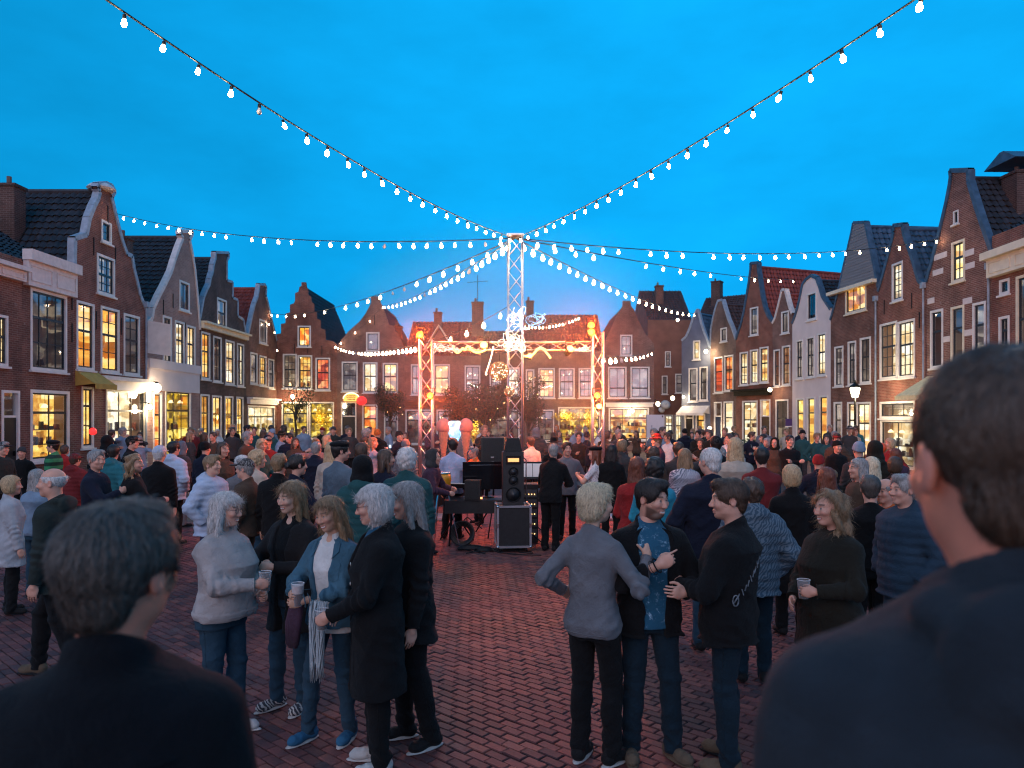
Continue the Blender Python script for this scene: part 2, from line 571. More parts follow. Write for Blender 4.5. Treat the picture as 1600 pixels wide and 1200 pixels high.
# ---------------------------------------------------------------- houses
BR = {
    'brown': brick_mat('brick_brown', (0.120, 0.039, 0.026), (0.193, 0.066, 0.042), (0.239, 0.147, 0.111)),
    'red': brick_mat('brick_red', (0.166, 0.045, 0.029), (0.248, 0.073, 0.047), (0.267, 0.162, 0.122)),
    'dark': brick_mat('brick_dark', (0.069, 0.031, 0.024), (0.110, 0.050, 0.037), (0.166, 0.108, 0.090)),
    'pink': brick_mat('brick_pink', (0.331, 0.170, 0.136), (0.423, 0.232, 0.187), (0.423, 0.294, 0.244), patch=0.25),
    'grey': brick_mat('brick_grey', (0.128, 0.071, 0.057), (0.176, 0.101, 0.081), (0.216, 0.144, 0.119)),
    'banded': brick_mat('brick_banded', (0.138, 0.045, 0.032), (0.221, 0.081, 0.057), (0.313, 0.209, 0.169), whitewash=0.35),
    'mauve': brick_mat('brick_mauve', (0.160, 0.071, 0.057), (0.224, 0.104, 0.081), (0.264, 0.171, 0.140)),
}
PLASTER = {
    'white': mat('white_plaster', srgb(222, 205, 200), 0.8, var=0.08, scale=1.2, bump=0.3, bscale=25),
    'slate': mat('slate_blue_plaster', srgb(98, 104, 122), 0.8, var=0.18, scale=1.5, bump=0.3),
    'brownp': mat('brown_plaster', srgb(120, 80, 66), 0.85, var=0.25, scale=1.2, bump=0.3),
    'boards': mat('grey_boards', srgb(128, 126, 128), 0.75, var=0.15, scale=2.0, stretch=(0.4, 0.4, 12), bump=0.5, bscale=8),
}
TILE = {
    'dark': mat('dark_pantile', srgb(48, 42, 46), 0.6, var=0.45, scale=4, bump=0.3, bscale=20),
    'red': mat('red_pantile', srgb(140, 58, 44), 0.65, var=0.35, scale=4, bump=0.3, bscale=20),
    'brown': mat('brown_pantile', srgb(86, 58, 52), 0.65, var=0.35, scale=4, bump=0.3, bscale=20),
    'blue': mat('slate_tile', srgb(66, 84, 104), 0.5, var=0.35, scale=4, bump=0.3, bscale=20),
}
LEAD = mat('lead_coping', srgb(150, 160, 172), 0.5, var=0.2)
TRIM = mat('trim_white', srgb(220, 205, 198), 0.55, var=0.12)
ROOMS = {
    'amber': room_mat('room_amber', [srgb(70, 30, 8), srgb(190, 100, 20), srgb(255, 190, 80), srgb(255, 232, 170)], 0.434),
    'yellow': room_mat('room_yellow', [srgb(50, 28, 8), srgb(180, 110, 30), srgb(250, 200, 90), srgb(255, 240, 190)], 0.473),
    'cream': room_mat('room_cream', [srgb(90, 62, 34), srgb(225, 180, 115), srgb(255, 232, 185), srgb(255, 250, 235)], 0.416),
    'orange': room_mat('room_orange', [srgb(120, 30, 5), srgb(240, 110, 20), srgb(255, 170, 50), srgb(255, 220, 150)], 0.491),
    'dim': room_mat('room_dim', [srgb(16, 12, 12), srgb(40, 32, 30), srgb(96, 80, 70), srgb(190, 165, 130)], 0.216),
    'pale': room_mat('room_pale', [srgb(30, 28, 32), srgb(96, 84, 84), srgb(170, 150, 138), srgb(225, 205, 185)], 0.203),
    'red': room_mat('room_red', [srgb(60, 10, 8), srgb(190, 40, 20), srgb(250, 110, 50), srgb(255, 200, 130)], 0.416),
    'dark': mat('room_dark', srgb(20, 20, 26), 0.9, var=0.5, scale=2),
    'green': room_mat('room_green', [srgb(16, 12, 2), srgb(90, 66, 6), srgb(225, 175, 30), srgb(255, 235, 140)], 0.454, 4, 4),
}
CURTAIN = mat('net_curtain', srgb(225, 215, 205), 0.9, var=0.1, scale=8, stretch=(12, 12, 0.6), bump=0.5)
IRON = mat('wall_anchor_iron', srgb(24, 22, 24), 0.7)
DOORS = {'black': mat('door_black', srgb(26, 24, 26), 0.4), 'blue': mat('door_blue', srgb(24, 38, 66), 0.4), 'white': WHITE,
         'brown': mat('door_brown', srgb(60, 32, 24), 0.45), 'teal': mat('door_teal', srgb(44, 66, 70), 0.4)}


GOODS = [mat('shelf_wood', (.10, .06, .035), .7), mat('goods_dark', (.03, .025, .03), .6), mat('goods_red', (.22, .05, .03), .6), mat('goods_pale', (.5, .42, .34), .7), glow_mat('pendant_shade', (1.0, .62, .28), .9)]


class House:
    def __init__(s, name, label, xa, da, xb, db, outline, wall='brown', tile='dark', depth=8.0, group=None, roof='gable', coping=None, ridge_drop=0.35):
        s.A = Vector(((xa - 800) / FP * da, da)); s.B = Vector(((xb - 800) / FP * db, db))
        d = s.B - s.A
        s.W = d.length
        s.dir = d.normalized()
        s.th = math.atan2(d.y, d.x)
        s.root = empty(name, (s.A.x, s.A.y, 0), s.th)
        tag(s.root, label, 'house', group or 'gabled houses round the square')
        s.wallm = BR.get(wall) or PLASTER[wall]
        s.depth = depth
        s.holes = []
        s.out = []
        for p in outline:
            u, z = s.uz(*p)
            s.out.append([min(max(u, 0.0), s.W), z])
        s.out[0][0] = 0.0; s.out[-1][0] = s.W
        s.tile = TILE[tile]
        s.rooft = roof; s.cop = coping; s.rdrop = ridge_drop

    def uz(s, px, py):
        k = (px - 800) / FP
        # A + q*dir = t*(k,1)
        det = s.dir.x * -1 - s.dir.y * -k
        q = (-s.A.x * -1 - (-s.A.y) * -k) / det
        P = s.A + s.dir * q
        return q, CH - (py - 650) / FP * P.y

    def rect(s, xl, xr, yt, yb):
        u0, _ = s.uz(xl, yt); u1, _ = s.uz(xr, yt)
        _, z1 = s.uz((xl + xr) / 2, yt); _, z0 = s.uz((xl + xr) / 2, yb)
        return max(u0, 0.06), min(u1, s.W - 0.06), max(z0, 0.02), z1

    # a window: frame (part) > sash, pane, sill, interior (sub-parts)
    def window(s, xl, xr, yt, yb, room='dim', nx=2, nz=3, split=0.42, frame=WHITE, sill=True, curtain=False, sash=DARKSASH, fw=0.09, name='window'):
        u0, u1, z0, z1 = s.rect(xl, xr, yt, yb)
        return s.window_at(u0, u1, z0, z1, room, nx, nz, split, frame, sill, curtain, sash, fw, name)

    def window_at(s, u0, u1, z0, z1, room='dim', nx=2, nz=3, split=0.42, frame=WHITE, sill=True, curtain=False, sash=DARKSASH, fw=0.09, name='window'):
        if u1 - u0 < 0.3: u1 = u0 + 0.3
        s.holes.append((u0, u1, z0, z1))
        fw = min(fw, (u1 - u0) * 0.16)
        b = MB()
        for (a, c, e, f) in ((u0, u0 + fw, z0, z1), (u1 - fw, u1, z0, z1), (u0 + fw, u1 - fw, z1 - fw, z1), (u0 + fw, u1 - fw, z0, z0 + fw)):
            b.box(a - u0, c - u0, -0.025, 0.10, e, f)
        w = b.build(name, frame, s.root, (u0, 0, 0))
        iu0, iu1, iz0, iz1 = fw, u1 - u0 - fw, z0 + fw, z1 - fw
        b = MB()
        sw = 0.05
        zs = iz1 - (iz1 - iz0) * split if split else None
        y0, y1 = 0.03, 0.085
        b.box(iu0, iu0 + sw, y0, y1, iz0, iz1); b.box(iu1 - sw, iu1, y0, y1, iz0, iz1)
        b.box(iu0 + sw, iu1 - sw, y0, y1, iz0, iz0 + sw); b.box(iu0 + sw, iu1 - sw, y0, y1, iz1 - sw, iz1)
        secs = [(iz0 + sw, iz1 - sw)]
        if zs:
            b.box(iu0 + sw, iu1 - sw, y0 - 0.01, y1, zs - 0.04, zs + 0.04)
            secs = [(iz0 + sw, zs - 0.04), (zs + 0.04, iz1 - sw)]
        mb = 0.016
        for k in range(1, nx):
            x = iu0 + (iu1 - iu0) * k / nx
            for (a, c) in secs: b.box(x - mb, x + mb, y0 + 0.012, y1 - 0.012, a, c)
        hz = (iz1 - iz0) / max(nz, 1)
        for (a, c) in secs:
            q = max(1, round((c - a) / hz))
            for k in range(1, q):
                z = a + (c - a) * k / q
                b.box(iu0 + sw, iu1 - sw, y0 + 0.016, y1 - 0.016, z - mb, z + mb)
        b.build('sash', sash, w)
        b = MB(); b.box(iu0 + 0.02, iu1 - 0.02, 0.056, 0.062, iz0 + 0.02, iz1 - 0.02)
        b.build('pane', GLASS, w)
        b = MB()
        D = 0.55 + 0.05 * random.random()
        x0, x1, a, c = -0.1, u1 - u0 + 0.1, z0 - 0.1, z1 + 0.1
        b.face([(x0, D, a), (x1, D, a), (x1, D, c), (x0, D, c)])
        b.face([(x0, 0.14, a), (x0, D, a), (x0, D, c), (x0, 0.14, c)])
        b.face([(x1, 0.14, a), (x1, D, a), (x1, D, c), (x1, 0.14, c)])
        b.face([(x0, 0.14, a), (x1, 0.14, a), (x1, D, a), (x0, D, a)])
        b.face([(x0, 0.14, c), (x1, 0.14, c), (x1, D, c), (x0, D, c)])
        b.build('interior', ROOMS[room], w, fix=False)
        if name in ('shop_window', 'glazed_door') or random.random() < 0.3:
            b = MB()
            wdt = u1 - u0
            if name == 'shop_window':
                for zz in (0.32, 0.62):
                    zq = z0 + (z1 - z0) * zz * 0.7
                    b.box(0.05, wdt - 0.05, 0.26, 0.44, zq, zq + 0.03)
                    x = 0.1
                    while x < wdt - 0.25:
                        ww, hh = random.uniform(0.06, 0.22), random.uniform(0.08, 0.34)
                        if random.random() < 0.7: b.box(x, x + ww, 0.28, 0.28 + random.uniform(0.06, 0.14), zq + 0.031, zq + 0.03 + hh, random.randrange(1, 4))
                        x += ww + random.uniform(0.02, 0.15)
                for k in range(int(wdt / 0.9) + 1):
                    x = 0.3 + k * 0.9
                    if x < wdt - 0.2:
                        b.tube([(x, 0.3, z1 + 0.05), (x, 0.3, z1 - 0.45)], 0.008, 4)
                        b.lathe([(0.13, 0.0), (0.10, 0.07), (0.03, 0.13)], 8, (x, 0.3, z1 - 0.56), 4)
            else:
                x = random.uniform(0.3, 0.7) * wdt
                b.tube([(x, 0.24, z0 - 0.02), (x, 0.24, z0 + 0.22)], 0.02, 5)
                b.lathe([(0.12, 0.0), (0.07, 0.18)], 9, (x, 0.24, z0 + 0.2), random.choice((1, 2, 4)))
            o_ = b.build('goods', GOODS, w); o_['kind'] = 'stuff'
        if curtain:
            b = MB()
            n = 14
            for side in (0, 1):
                wd = (u1 - u0) * random.uniform(0.22, 0.34)
                base = 0.05 if side == 0 else (u1 - u0) - 0.05 - wd
                for k in range(n):
                    xa_, xb_ = base + wd * k / n, base + wd * (k + 1) / n
                    ya, yb_ = 0.2 + 0.02 * math.sin(k * 2.1), 0.2 + 0.02 * math.sin((k + 1) * 2.1)
                    b.face([(xa_, ya, z0 + 0.02), (xb_, yb_, z0 + 0.02), (xb_, yb_, z1 - 0.02), (xa_, ya, z1 - 0.02)])
            b.build('curtain', CURTAIN, w, fix=False)
        if sill:
            b = MB(); b.box(-0.06, u1 - u0 + 0.06, -0.09, 0.10, z0 - 0.07, z0 - 0.003)
            b.build('sill', frame, w)
        return w

    def door(s, xl, xr, yt, yb=None, mat_='black', room='amber', light=True, panel=True):
        u0, u1, z0, z1 = s.rect(xl, xr, yt, yb or yt + 40)
        z0 = 0.05
        s.holes.append((u0, u1, 0.02, z1))
        fw = 0.08
        b = MB()
        b.box(0, fw, -0.03, 0.12, z0, z1); b.box(u1 - u0 - fw, u1 - u0, -0.03, 0.12, z0, z1); b.box(fw, u1 - u0 - fw, -0.03, 0.12, z1 - fw, z1)
        b.box(-0.05, u1 - u0 + 0.05, -0.25, 0.12, 0.005, z0 - 0.002)
        d = b.build('door', WHITE, s.root, (u0, 0, 0))
        zt = min(2.15, z1 - 0.35)
        b = MB()
        w = u1 - u0
        b.box(fw, w - fw, 0.04, 0.09, z0, zt)
        for k in range(2):
            b.box(fw + 0.1, w - fw - 0.1, 0.025, 0.04, z0 + 0.18 + k * 0.95, z0 + 0.18 + k * 0.95 + 0.72)
        b.build('leaf', DOORS[mat_], d)
        b = MB(); b.box(fw, w - fw, 0.03, 0.1, zt, zt + 0.07)
        b.build('transom', WHITE, d)
        b = MB(); b.box(fw, w - fw, 0.06, 0.066, zt + 0.07, z1 - fw)
        b.build('pane', GLASS, d)
        b = MB(); b.box(w - fw - 0.14, w - fw - 0.11, -0.02, 0.03, 1.0, 1.14)
        b.build('handle', BLACKM, d)
        b = MB()
        b.face([(-0.1, 0.5, 0), (w + 0.1, 0.5, 0), (w + 0.1, 0.5, z1), (-0.1, 0.5, z1)])
        b.build('interior', ROOMS[room], d, fix=False)
        return d

    def shop(s, xl, xr, yt, room='amber', nx=3, frame=WHITE, base=0.5, door_at=None, door_mat='black', split=0.26, yb=None):
        """shop front: a wide window over a stall riser"""
        u0, u1, _, z1 = s.rect(xl, xr, yt, yt + 10)
        return s.window_at(u0, u1, base, z1, room, nx, 1, split, frame, True, False, DARKSASH, 0.1, 'shop_window')

    def band(s, xl, xr, yt, yb, proud=0.12, m=TRIM, name='fascia', panels=0):
        u0, u1, z0, z1 = s.rect(xl, xr, yt, yb)
        u0 = max(u0, 0.01); u1 = min(u1, s.W - 0.01)
        b = MB()
        b.box(0, u1 - u0, -proud * 0.55, -0.003, z0, z1 - (z1 - z0) * 0.3)
        b.box(-0.04, u1 - u0 + 0.04, -proud, -0.003, z1 - (z1 - z0) * 0.3 + 0.002, z1)
        o = b.build(name, m, s.root, (u0, 0, 0))
        for k in range(panels):
            w = (u1 - u0) / panels
            q = MB()
            zz0, zz1 = z0 + (z1 - z0) * 0.14, z0 + (z1 - z0) * 0.58
            for (a, c, e, f) in ((k * w + 0.12, (k + 1) * w - 0.12, zz0, zz0 + 0.03), (k * w + 0.12, (k + 1) * w - 0.12, zz1 - 0.03, zz1),
                                 (k * w + 0.12, k * w + 0.15, zz0 + 0.03, zz1 - 0.03), ((k + 1) * w - 0.15, (k + 1) * w - 0.12, zz0 + 0.03, zz1 - 0.03)):
                q.box(a, c, -proud * 0.55 - 0.025, -proud * 0.55 - 0.002, e, f)
            q.build('moulding', m, o)
        return o

    def box(s, xl, xr, yt, yb, y0, y1, m, name, parent=None):
        u0, u1, z0, z1 = s.rect(xl, xr, yt, yb)
        b = MB(); b.box(0, u1 - u0, y0, y1, z0, z1)
        return b.build(name, m, parent or s.root, (u0, 0, 0))

    def awning(s, xl, xr, yt, yb, m, out=1.0):
        u0, u1, z0, z1 = s.rect(xl, xr, yt, yb)
        b = MB()
        w = u1 - u0
        b.prism([(0, 0), (w, 0), (w, 0.03), (0, 0.03)], 0, 1) if False else None
        b.face([(0, -0.01, z1), (w, -0.01, z1), (w, -out, z0 + 0.12), (0, -out, z0 + 0.12)])
        b.face([(0, -0.01, z1 - 0.03), (w, -0.01, z1 - 0.03), (w, -out, z0 + 0.09), (0, -out, z0 + 0.09)])
        b.box(0, w, -out - 0.02, -out, z0 - 0.05, z0 + 0.13)
        b.face([(0, -0.01, z1), (0, -out, z0 + 0.12), (0, -0.01, z0 + 0.05)])
        b.face([(w, -0.01, z1), (w, -out, z0 + 0.12), (w, -0.01, z0 + 0.05)])
        return b.build('awning', m, s.root, (u0, 0, 0), fix=False)

    def anchors(s, pts):
        for (px, py) in pts:
            u, z = s.uz(px, py)
            b = MB(); b.box(-0.02, 0.02, -0.03, -0.003, -0.32, 0.32)
            b.build('wall_anchor', IRON, s.root, (u, 0, z))

    def pipe(s, px, yt, m=None):
        u, z = s.uz(px, yt)
        u = min(max(u, 0.08), s.W - 0.08)
        b = MB(); b.tube([(0, -0.07, 0.02), (0, -0.07, z)], 0.04, 8)
        b.box(-0.1, 0.1, -0.16, -0.004, z, z + 0.22)
        b.build('drainpipe', m or LEAD, s.root, (u, 0, 0))

    def finish(s, tile_roof=True, chimneys=(), side=True):
        out = s.out
        W, D = s.W, s.depth
        poly = [(0.0, 0.0)] + [tuple(p) for p in out] + [(W, 0.0)]
        # drop repeated points
        pp = [poly[0]]
        for p in poly[1:]:
            if abs(p[0] - pp[-1][0]) + abs(p[1] - pp[-1][1]) > 0.015: pp.append(p)
        poly = pp
        loops = [[Vector((a, b, 0)) for a, b in poly]]
        for (u0, u1, z0, z1) in s.holes:
            loops.append([Vector((u0, z0, 0)), Vector((u0, z1, 0)), Vector((u1, z1, 0)), Vector((u1, z0, 0))])
        flat = [v for lp in loops for v in lp]
        T = 0.14
        b = MB()
        for t in tessellate_polygon(loops):
            P = [flat[i] for i in t]
            nrm = (P[1] - P[0]).cross(P[2] - P[0]).z
            if abs(nrm) < 1e-9: continue
            if nrm < 0: P = P[::-1]
            b.face([(p.x, 0, p.y) for p in P], 0, [(p.x, p.y) for p in P])
            b.face([(p.x, T, p.y) for p in P[::-1]], 0, [(p.x, p.y) for p in P[::-1]])
        for i in range(len(poly)):
            a, c = poly[i], poly[(i + 1) % len(poly)]
            L = math.hypot(c[0] - a[0], c[1] - a[1])
            b.face([(a[0], 0, a[1]), (a[0], T, a[1]), (c[0], T, c[1]), (c[0], 0, c[1])], 0, [(0, 0), (T, 0), (T, L), (0, L)])
        for (u0, u1, z0, z1) in s.holes:
            for (p, q) in (((u0, z0), (u0, z1)), ((u0, z1), (u1, z1)), ((u1, z1), (u1, z0)), ((u1, z0), (u0, z0))):
                b.face([(p[0], 0, p[1]), (q[0], 0, q[1]), (q[0], 0.14, q[1]), (p[0], 0.14, p[1])], 0, [(0, 0), (1, 0), (1, .14), (0, .14)])
        b.build('front_wall', s.wallm, s.root, fix=False)
        eL, eR = out[0][1], out[-1][1]
        k = max(range(len(out)), key=lambda i: out[i][1])
        top = [p for p in out if p[1] > out[k][1] - 0.25]
        ur = sum(p[0] for p in top) / len(top)
        zr = out[k][1] - s.rdrop
        if s.rooft == 'gable':
            mL = max([(zr - (p[1] - 0.12)) / max(ur - p[0], 0.014) for p in out if p[0] < ur - 0.3] + [0.5])
            mR = max([(zr - (p[1] - 0.12)) / max(p[0] - ur, 0.05) for p in out if p[0] > ur + 0.3] + [0.5])
            zL = max(zr - mL * ur, 2.6); zR = max(zr - mR * (W - ur), 2.6)
            slopes = [((0.0, zL), (ur, zr)), ((W, zR), (ur, zr))]
            sides = (min(zL, eL), min(zR, eR))
            b = MB()
            b.box(0.0, 0.2, T + 0.002, D, 0, zL - 0.06); b.box(W - 0.2, W, T + 0.002, D, 0, zR - 0.06)
            b.build('side_wall', s.wallm, s.root)
            roof = empty_part = None
            mb = MB()
            for (e, r) in slopes:
                tiles(mb, e, r, T + 0.02, D, tile_roof)
            roof = mb.build('roof', s.tile, s.root, smooth=False, fix=False)
            # ridge capping
            q = MB(); q.tube([(ur, T + 0.02, zr + 0.03), (ur, D, zr + 0.03)], 0.11, 8)
            q.build('ridge', s.tile, roof)
        else:
            # eaves along the street, ridge parallel to the facade
            ze = min(eL, eR) - 0.05
            zr = ze + s.rdrop
            mb = MB()
            tiles2(mb, 0, W, 0.1, ze, D * 0.5, zr, tile_roof)
            mb.face([(0, D * 0.5, zr), (W, D * 0.5, zr), (W, D, ze), (0, D, ze)])
            for x in (0.02, W - 0.02):
                mb.face([(x, 0.1, ze), (x, D * 0.5, zr), (x, D, ze)], 1)
            roof = mb.build('roof', [s.tile, s.wallm], s.root, fix=False)
            b = MB()
            b.box(0.0, 0.2, T + 0.002, D, 0, ze - 0.02); b.box(W - 0.2, W, T + 0.002, D, 0, ze - 0.02)
            b.build('side_wall', s.wallm, s.root)
        for (u, y, w, z0, z1, kind) in chimneys:
            b = MB(); b.box(-w / 2, w / 2, -w / 2, w / 2, z0, z1)
            b.box(-w / 2 - 0.05, w / 2 + 0.05, -w / 2 - 0.05, w / 2 + 0.05, z1 + 0.002, z1 + 0.1)
            b.tube([(-w * 0.2, 0, z1 + 0.1), (-w * 0.2, 0, z1 + 0.38)], 0.08, 8)
            b.uvon = True
            b.build('chimney', BR[kind], roof, (u, y, 0))
        if s.cop:
            m, wd = s.cop
            b = MB()
            pts = [tuple(p) for p in out]
            for i in range(len(pts) - 1):
                (x0, z0), (x1, z1) = pts[i], pts[i + 1]
                L = math.hypot(x1 - x0, z1 - z0)
                if L < 0.04: continue
                n = (-(z1 - z0) / L, (x1 - x0) / L)
                h = 0.07
                o = [(x0, z0), (x1, z1), (x1 + n[0] * h, z1 + n[1] * h), (x0 + n[0] * h, z0 + n[1] * h)]
                i_ = [(x0 - n[0] * wd, z0 - n[1] * wd), (x1 - n[0] * wd, z1 - n[1] * wd)]
                ya, yb = -0.05, T + 0.05
                b.face([(o[3][0], ya, o[3][1]), (o[2][0], ya, o[2][1]), (o[2][0], yb, o[2][1]), (o[3][0], yb, o[3][1])])
                b.face([(i_[0][0], ya, i_[0][1]), (i_[1][0], ya, i_[1][1]), (o[2][0], ya, o[2][1]), (o[3][0], ya, o[3][1])])
                b.face([(i_[0][0], yb, i_[0][1]), (i_[1][0], yb, i_[1][1]), (o[2][0], yb, o[2][1]), (o[3][0], yb, o[3][1])])
                b.face([(i_[0][0], ya, i_[0][1]), (i_[1][0], ya, i_[1][1]), (i_[1][0], -0.003, i_[1][1]), (i_[0][0], -0.003, i_[0][1])])
            b.build('coping', m, s.root, fix=False)
        return roof


def tiles(mb, e, r, y0, y1, fine=True):
    """one slope of pantiles from eave e=(u,z) to ridge r=(u,z), running back from y0 to y1"""
    L = math.hypot(r[0] - e[0], r[1] - e[1])
    dx, dz = (r[0] - e[0]) / L, (r[1] - e[1]) / L
    nx, nz = -dz, dx
    if nz < 0: nx, nz = -nx, -nz
    rows = max(3, int(L / 0.30)); cols = int((y1 - y0) / 0.24)
    if not fine: rows = max(3, rows // 2)
    sub = 4 if fine else 2
    for i in range(rows):
        a, c = L * i / rows - 0.02, L * (i + 1) / rows + 0.03
        prev = None
        for j in range(cols * sub + 1):
            y = y0 + (y1 - y0) * j / (cols * sub)
            h = 0.03 * (1 + math.sin(2 * math.pi * j / sub)) + 0.01 * math.sin(i * 7.3 + (j // sub) * 3.7)
            lo = (e[0] + dx * a + nx * (0.055 + h), y, e[1] + dz * a + nz * (0.055 + h))
            hi = (e[0] + dx * c + nx * h, y, e[1] + dz * c + nz * h)
            if prev: mb.face([prev[0], lo, hi, prev[1]])
            prev = (lo, hi)


def tiles2(mb, x0, x1, y0, z0, y1, z1, fine=True):
    L = math.hypot(y1 - y0, z1 - z0)
    dy, dz = (y1 - y0) / L, (z1 - z0) / L
    rows = max(3, int(L / 0.30)); cols = max(2, int((x1 - x0) / 0.24))
    sub = 4
    for i in range(rows):
        a, c = L * i / rows - 0.02, L * (i + 1) / rows + 0.03
        prev = None
        for j in range(cols * sub + 1):
            x = x0 + (x1 - x0) * j / (cols * sub)
            h = 0.03 * (1 + math.sin(2 * math.pi * j / sub)) + 0.01 * math.sin(i * 7.3 + (j // sub) * 3.7)
            lo = (x, y0 + dy * a - dz * (0.055 + h), z0 + dz * a + dy * (0.055 + h))
            hi = (x, y0 + dy * c - dz * h, z0 + dz * c + dy * h)
            if prev: mb.face([prev[0], lo, hi, prev[1]])
            prev = (lo, hi)
dL = lambda x: 17250.0 / (800 - x)

# ---- left row, all fronts on one street line
h = House('gabled_house', 'brown brick house cut by the photo\'s edge with white cornice and narrow glazed door', -260, dL(-260), 34, dL(34),
          [(-260, 280), (-80, 330), (0, 388), (20, 400), (34, 410)], 'brown', 'dark', roof='gable')
h.out = [[0, 7.0], [h.W * 0.5, 7.0], [h.W, 7.0]]
h.rooft = 'eaves'; h.rdrop = 2.6
h.window(-6, 12, 492, 572, 'cream', 2, 3)
h.window(-60, -25, 485, 575, 'dim', 2, 3)
h.door(2, 30, 610, mat_='black', room='dim')
h.band(-255, 33, 376, 402, 0.35, TRIM, 'cornice', 5)
h.finish(chimneys=[(h.W - 1.1, 3.2, 0.62, 7.5, 10.2, 'dark')])

h = House('gabled_house', 'narrow brown brick house with white panelled cornice and large paned windows', 34, dL(34), 115, dL(115), [(34, 404), (115, 445)], 'brown', 'dark')
h.out = [[0, 6.95], [h.W * .5, 6.95], [h.W, 6.95]]
h.rooft = 'eaves'; h.rdrop = 2.5
h.window(47, 104, 456, 580, 'dim', 4, 4, 0.34)
h.shop(47, 108, 610, 'yellow', 2, base=0.75, split=0.3)
h.band(35, 114, 402, 455, 0.32, TRIM, 'cornice', 2)
h.anchors([(112, 470), (112, 520)])
h.finish()

h = House('gabled_house', 'tall brown brick neck gable house with white scroll crown and lit shop', 115, dL(115), 228, dL(228),
          [(115, 414), (116, 372), (134, 366), (139, 340), (146, 322), (152, 310), (155, 299), (151, 293), (153, 288), (165, 286), (174, 290), (179, 299), (174, 308), (179, 330), (186, 358), (192, 380), (198, 396), (206, 400), (209, 420), (214, 440), (219, 462), (228, 484)],
          'red', 'dark', coping=(LEAD, 0.10))
h.window(158, 174, 346, 380, 'dim', 1, 2, 0)
h.window(151, 179, 400, 461, 'pale', 3, 4, 0.5, curtain=True)
h.window(119, 147, 472, 578, 'amber', 2, 4, 0.42)
h.window(157, 186, 481, 582, 'amber', 2, 4, 0.42)
h.window(193, 218, 492, 586, 'dim', 2, 4, 0.42)
h.window(127, 146, 604, 700, 'yellow', 2, 3, 0.3, name='tall_window')
h.window(165, 236, 608, 724, 'cream', 3, 2, 0.28, frame=CREAM, name='shop_window')
h.band(153, 227, 590, 610, 0.3, WHITE, 'fascia')
h.awning(117, 152, 580, 606, mat('ochre_canvas', srgb(190, 150, 70), 0.8), 0.7)
h.anchors([(150, 500), (189, 510), (146, 385), (180, 400), (168, 335)])
h.pipe(226, 480)
b = MB(); u, z = h.uz(165, 300)
b.lathe([(0.42, 0), (0.5, 0.06), (0.44, 0.14), (0.3, 0.24), (0.1, 0.3)], 12)
b.build('crown', TRIM, h.root, (u, 0.16, z + 0.05))
h.finish(chimneys=[(0.7, 2.6, 0.6, 6.5, 10.2, 'dark')])

h = House('gabled_house', 'pink brick spout gable house with pale plaster ground floor and glowing lamp', 228, dL(228), 312, dL(312),
          [(228, 505), (237, 497), (239, 482), (248, 462), (258, 443), (267, 424), (273, 404), (280, 384), (285, 372), (282, 366), (282, 361), (300, 361), (300, 366), (296, 375), (300, 395), (304, 420), (307, 450), (310, 485), (312, 515)],
          'pink', 'dark', coping=(TRIM, 0.09))
h.window(280, 296, 440, 486, 'dim', 2, 1, 0, curtain=True)
h.window(254, 268, 494, 568, 'pale', 2, 4, 0.4)
h.window(273, 288, 502, 575, 'pale', 2, 4, 0.4)
h.window(291, 305, 509, 580, 'cream', 2, 4, 0.4)
h.band(231, 310, 566, 612, 0.12, PLASTER['white'], 'plaster_band')
h.window(239, 253, 613, 726, 'orange', 1, 3, 0.3, name='tall_window')
h.window(258, 298, 610, 718, 'green', 3, 2, 0.28, name='shop_window')
h.anchors([(270, 470), (289, 515), (255, 480)])
h.finish(chimneys=[(0.4, 1.1, 0.5, 5.0, 9.5, 'dark')])

h = House('gabled_house', 'dark brick step gable house with cream eaves band and four upper windows', 312, dL(312), 385, dL(385),
          [(312, 497), (318, 464), (323, 452), (327, 444), (328, 436), (332, 424), (333, 414), (336, 404), (336, 394), (357, 395), (357, 402), (354, 406), (354, 438), (363, 441), (363, 465), (371, 469), (371, 494), (380, 500), (385, 530)],
          'dark', 'dark', coping=(LEAD, 0.07))
h.window(339, 354, 467, 511, 'pale', 1, 2, 0.5, curtain=True)
for i, (a, c, t, q, r) in enumerate([(314, 328, 519, 593, 'amber'), (333, 346, 526, 597, 'dim'), (352, 366, 532, 601, 'cream'), (370, 381, 537, 604, 'cream')]):
    h.window(a, c, t, q, r, 2, 4, 0.4, curtain=(i == 3))
for (a, c, t, r) in [(313, 327, 616, 'yellow'), (331, 346, 618, 'amber'), (351, 364, 619, 'amber'), (369, 380, 620, 'yellow')]:
    h.window(a, c, t, t + 82, r, 2, 4, 0.35, name='tall_window')
h.band(313, 384, 512, 522, 0.35, CREAM, 'eaves_band')
h.finish()

h = House('gabled_house', 'small dark corner house with white finial and string lights on its gable', 385, dL(385), 432, dL(432),
          [(385, 532), (389, 515), (394, 490), (398, 474), (402, 464), (404, 452), (405, 444), (413, 444), (416, 449), (415, 462), (418, 472), (423, 495), (428, 515), (432, 532)],
          'brown', 'red', coping=(LEAD, 0.08))
h.window(405, 417, 500, 537, 'pale', 2, 1, 0)
h.window(391, 402, 551, 600, 'pale', 1, 2, 0.5)
h.window(405, 416, 556, 603, 'amber', 3, 4, 0.5)
h.window(419, 428, 561, 607, 'pale', 1, 2, 0.5)
h.band(386, 431, 622, 632, 0.35, TRIM, 'fascia')
h.window(387, 429, 634, 698, 'cream', 4, 2, 0.25, name='shop_window')
h.finish()

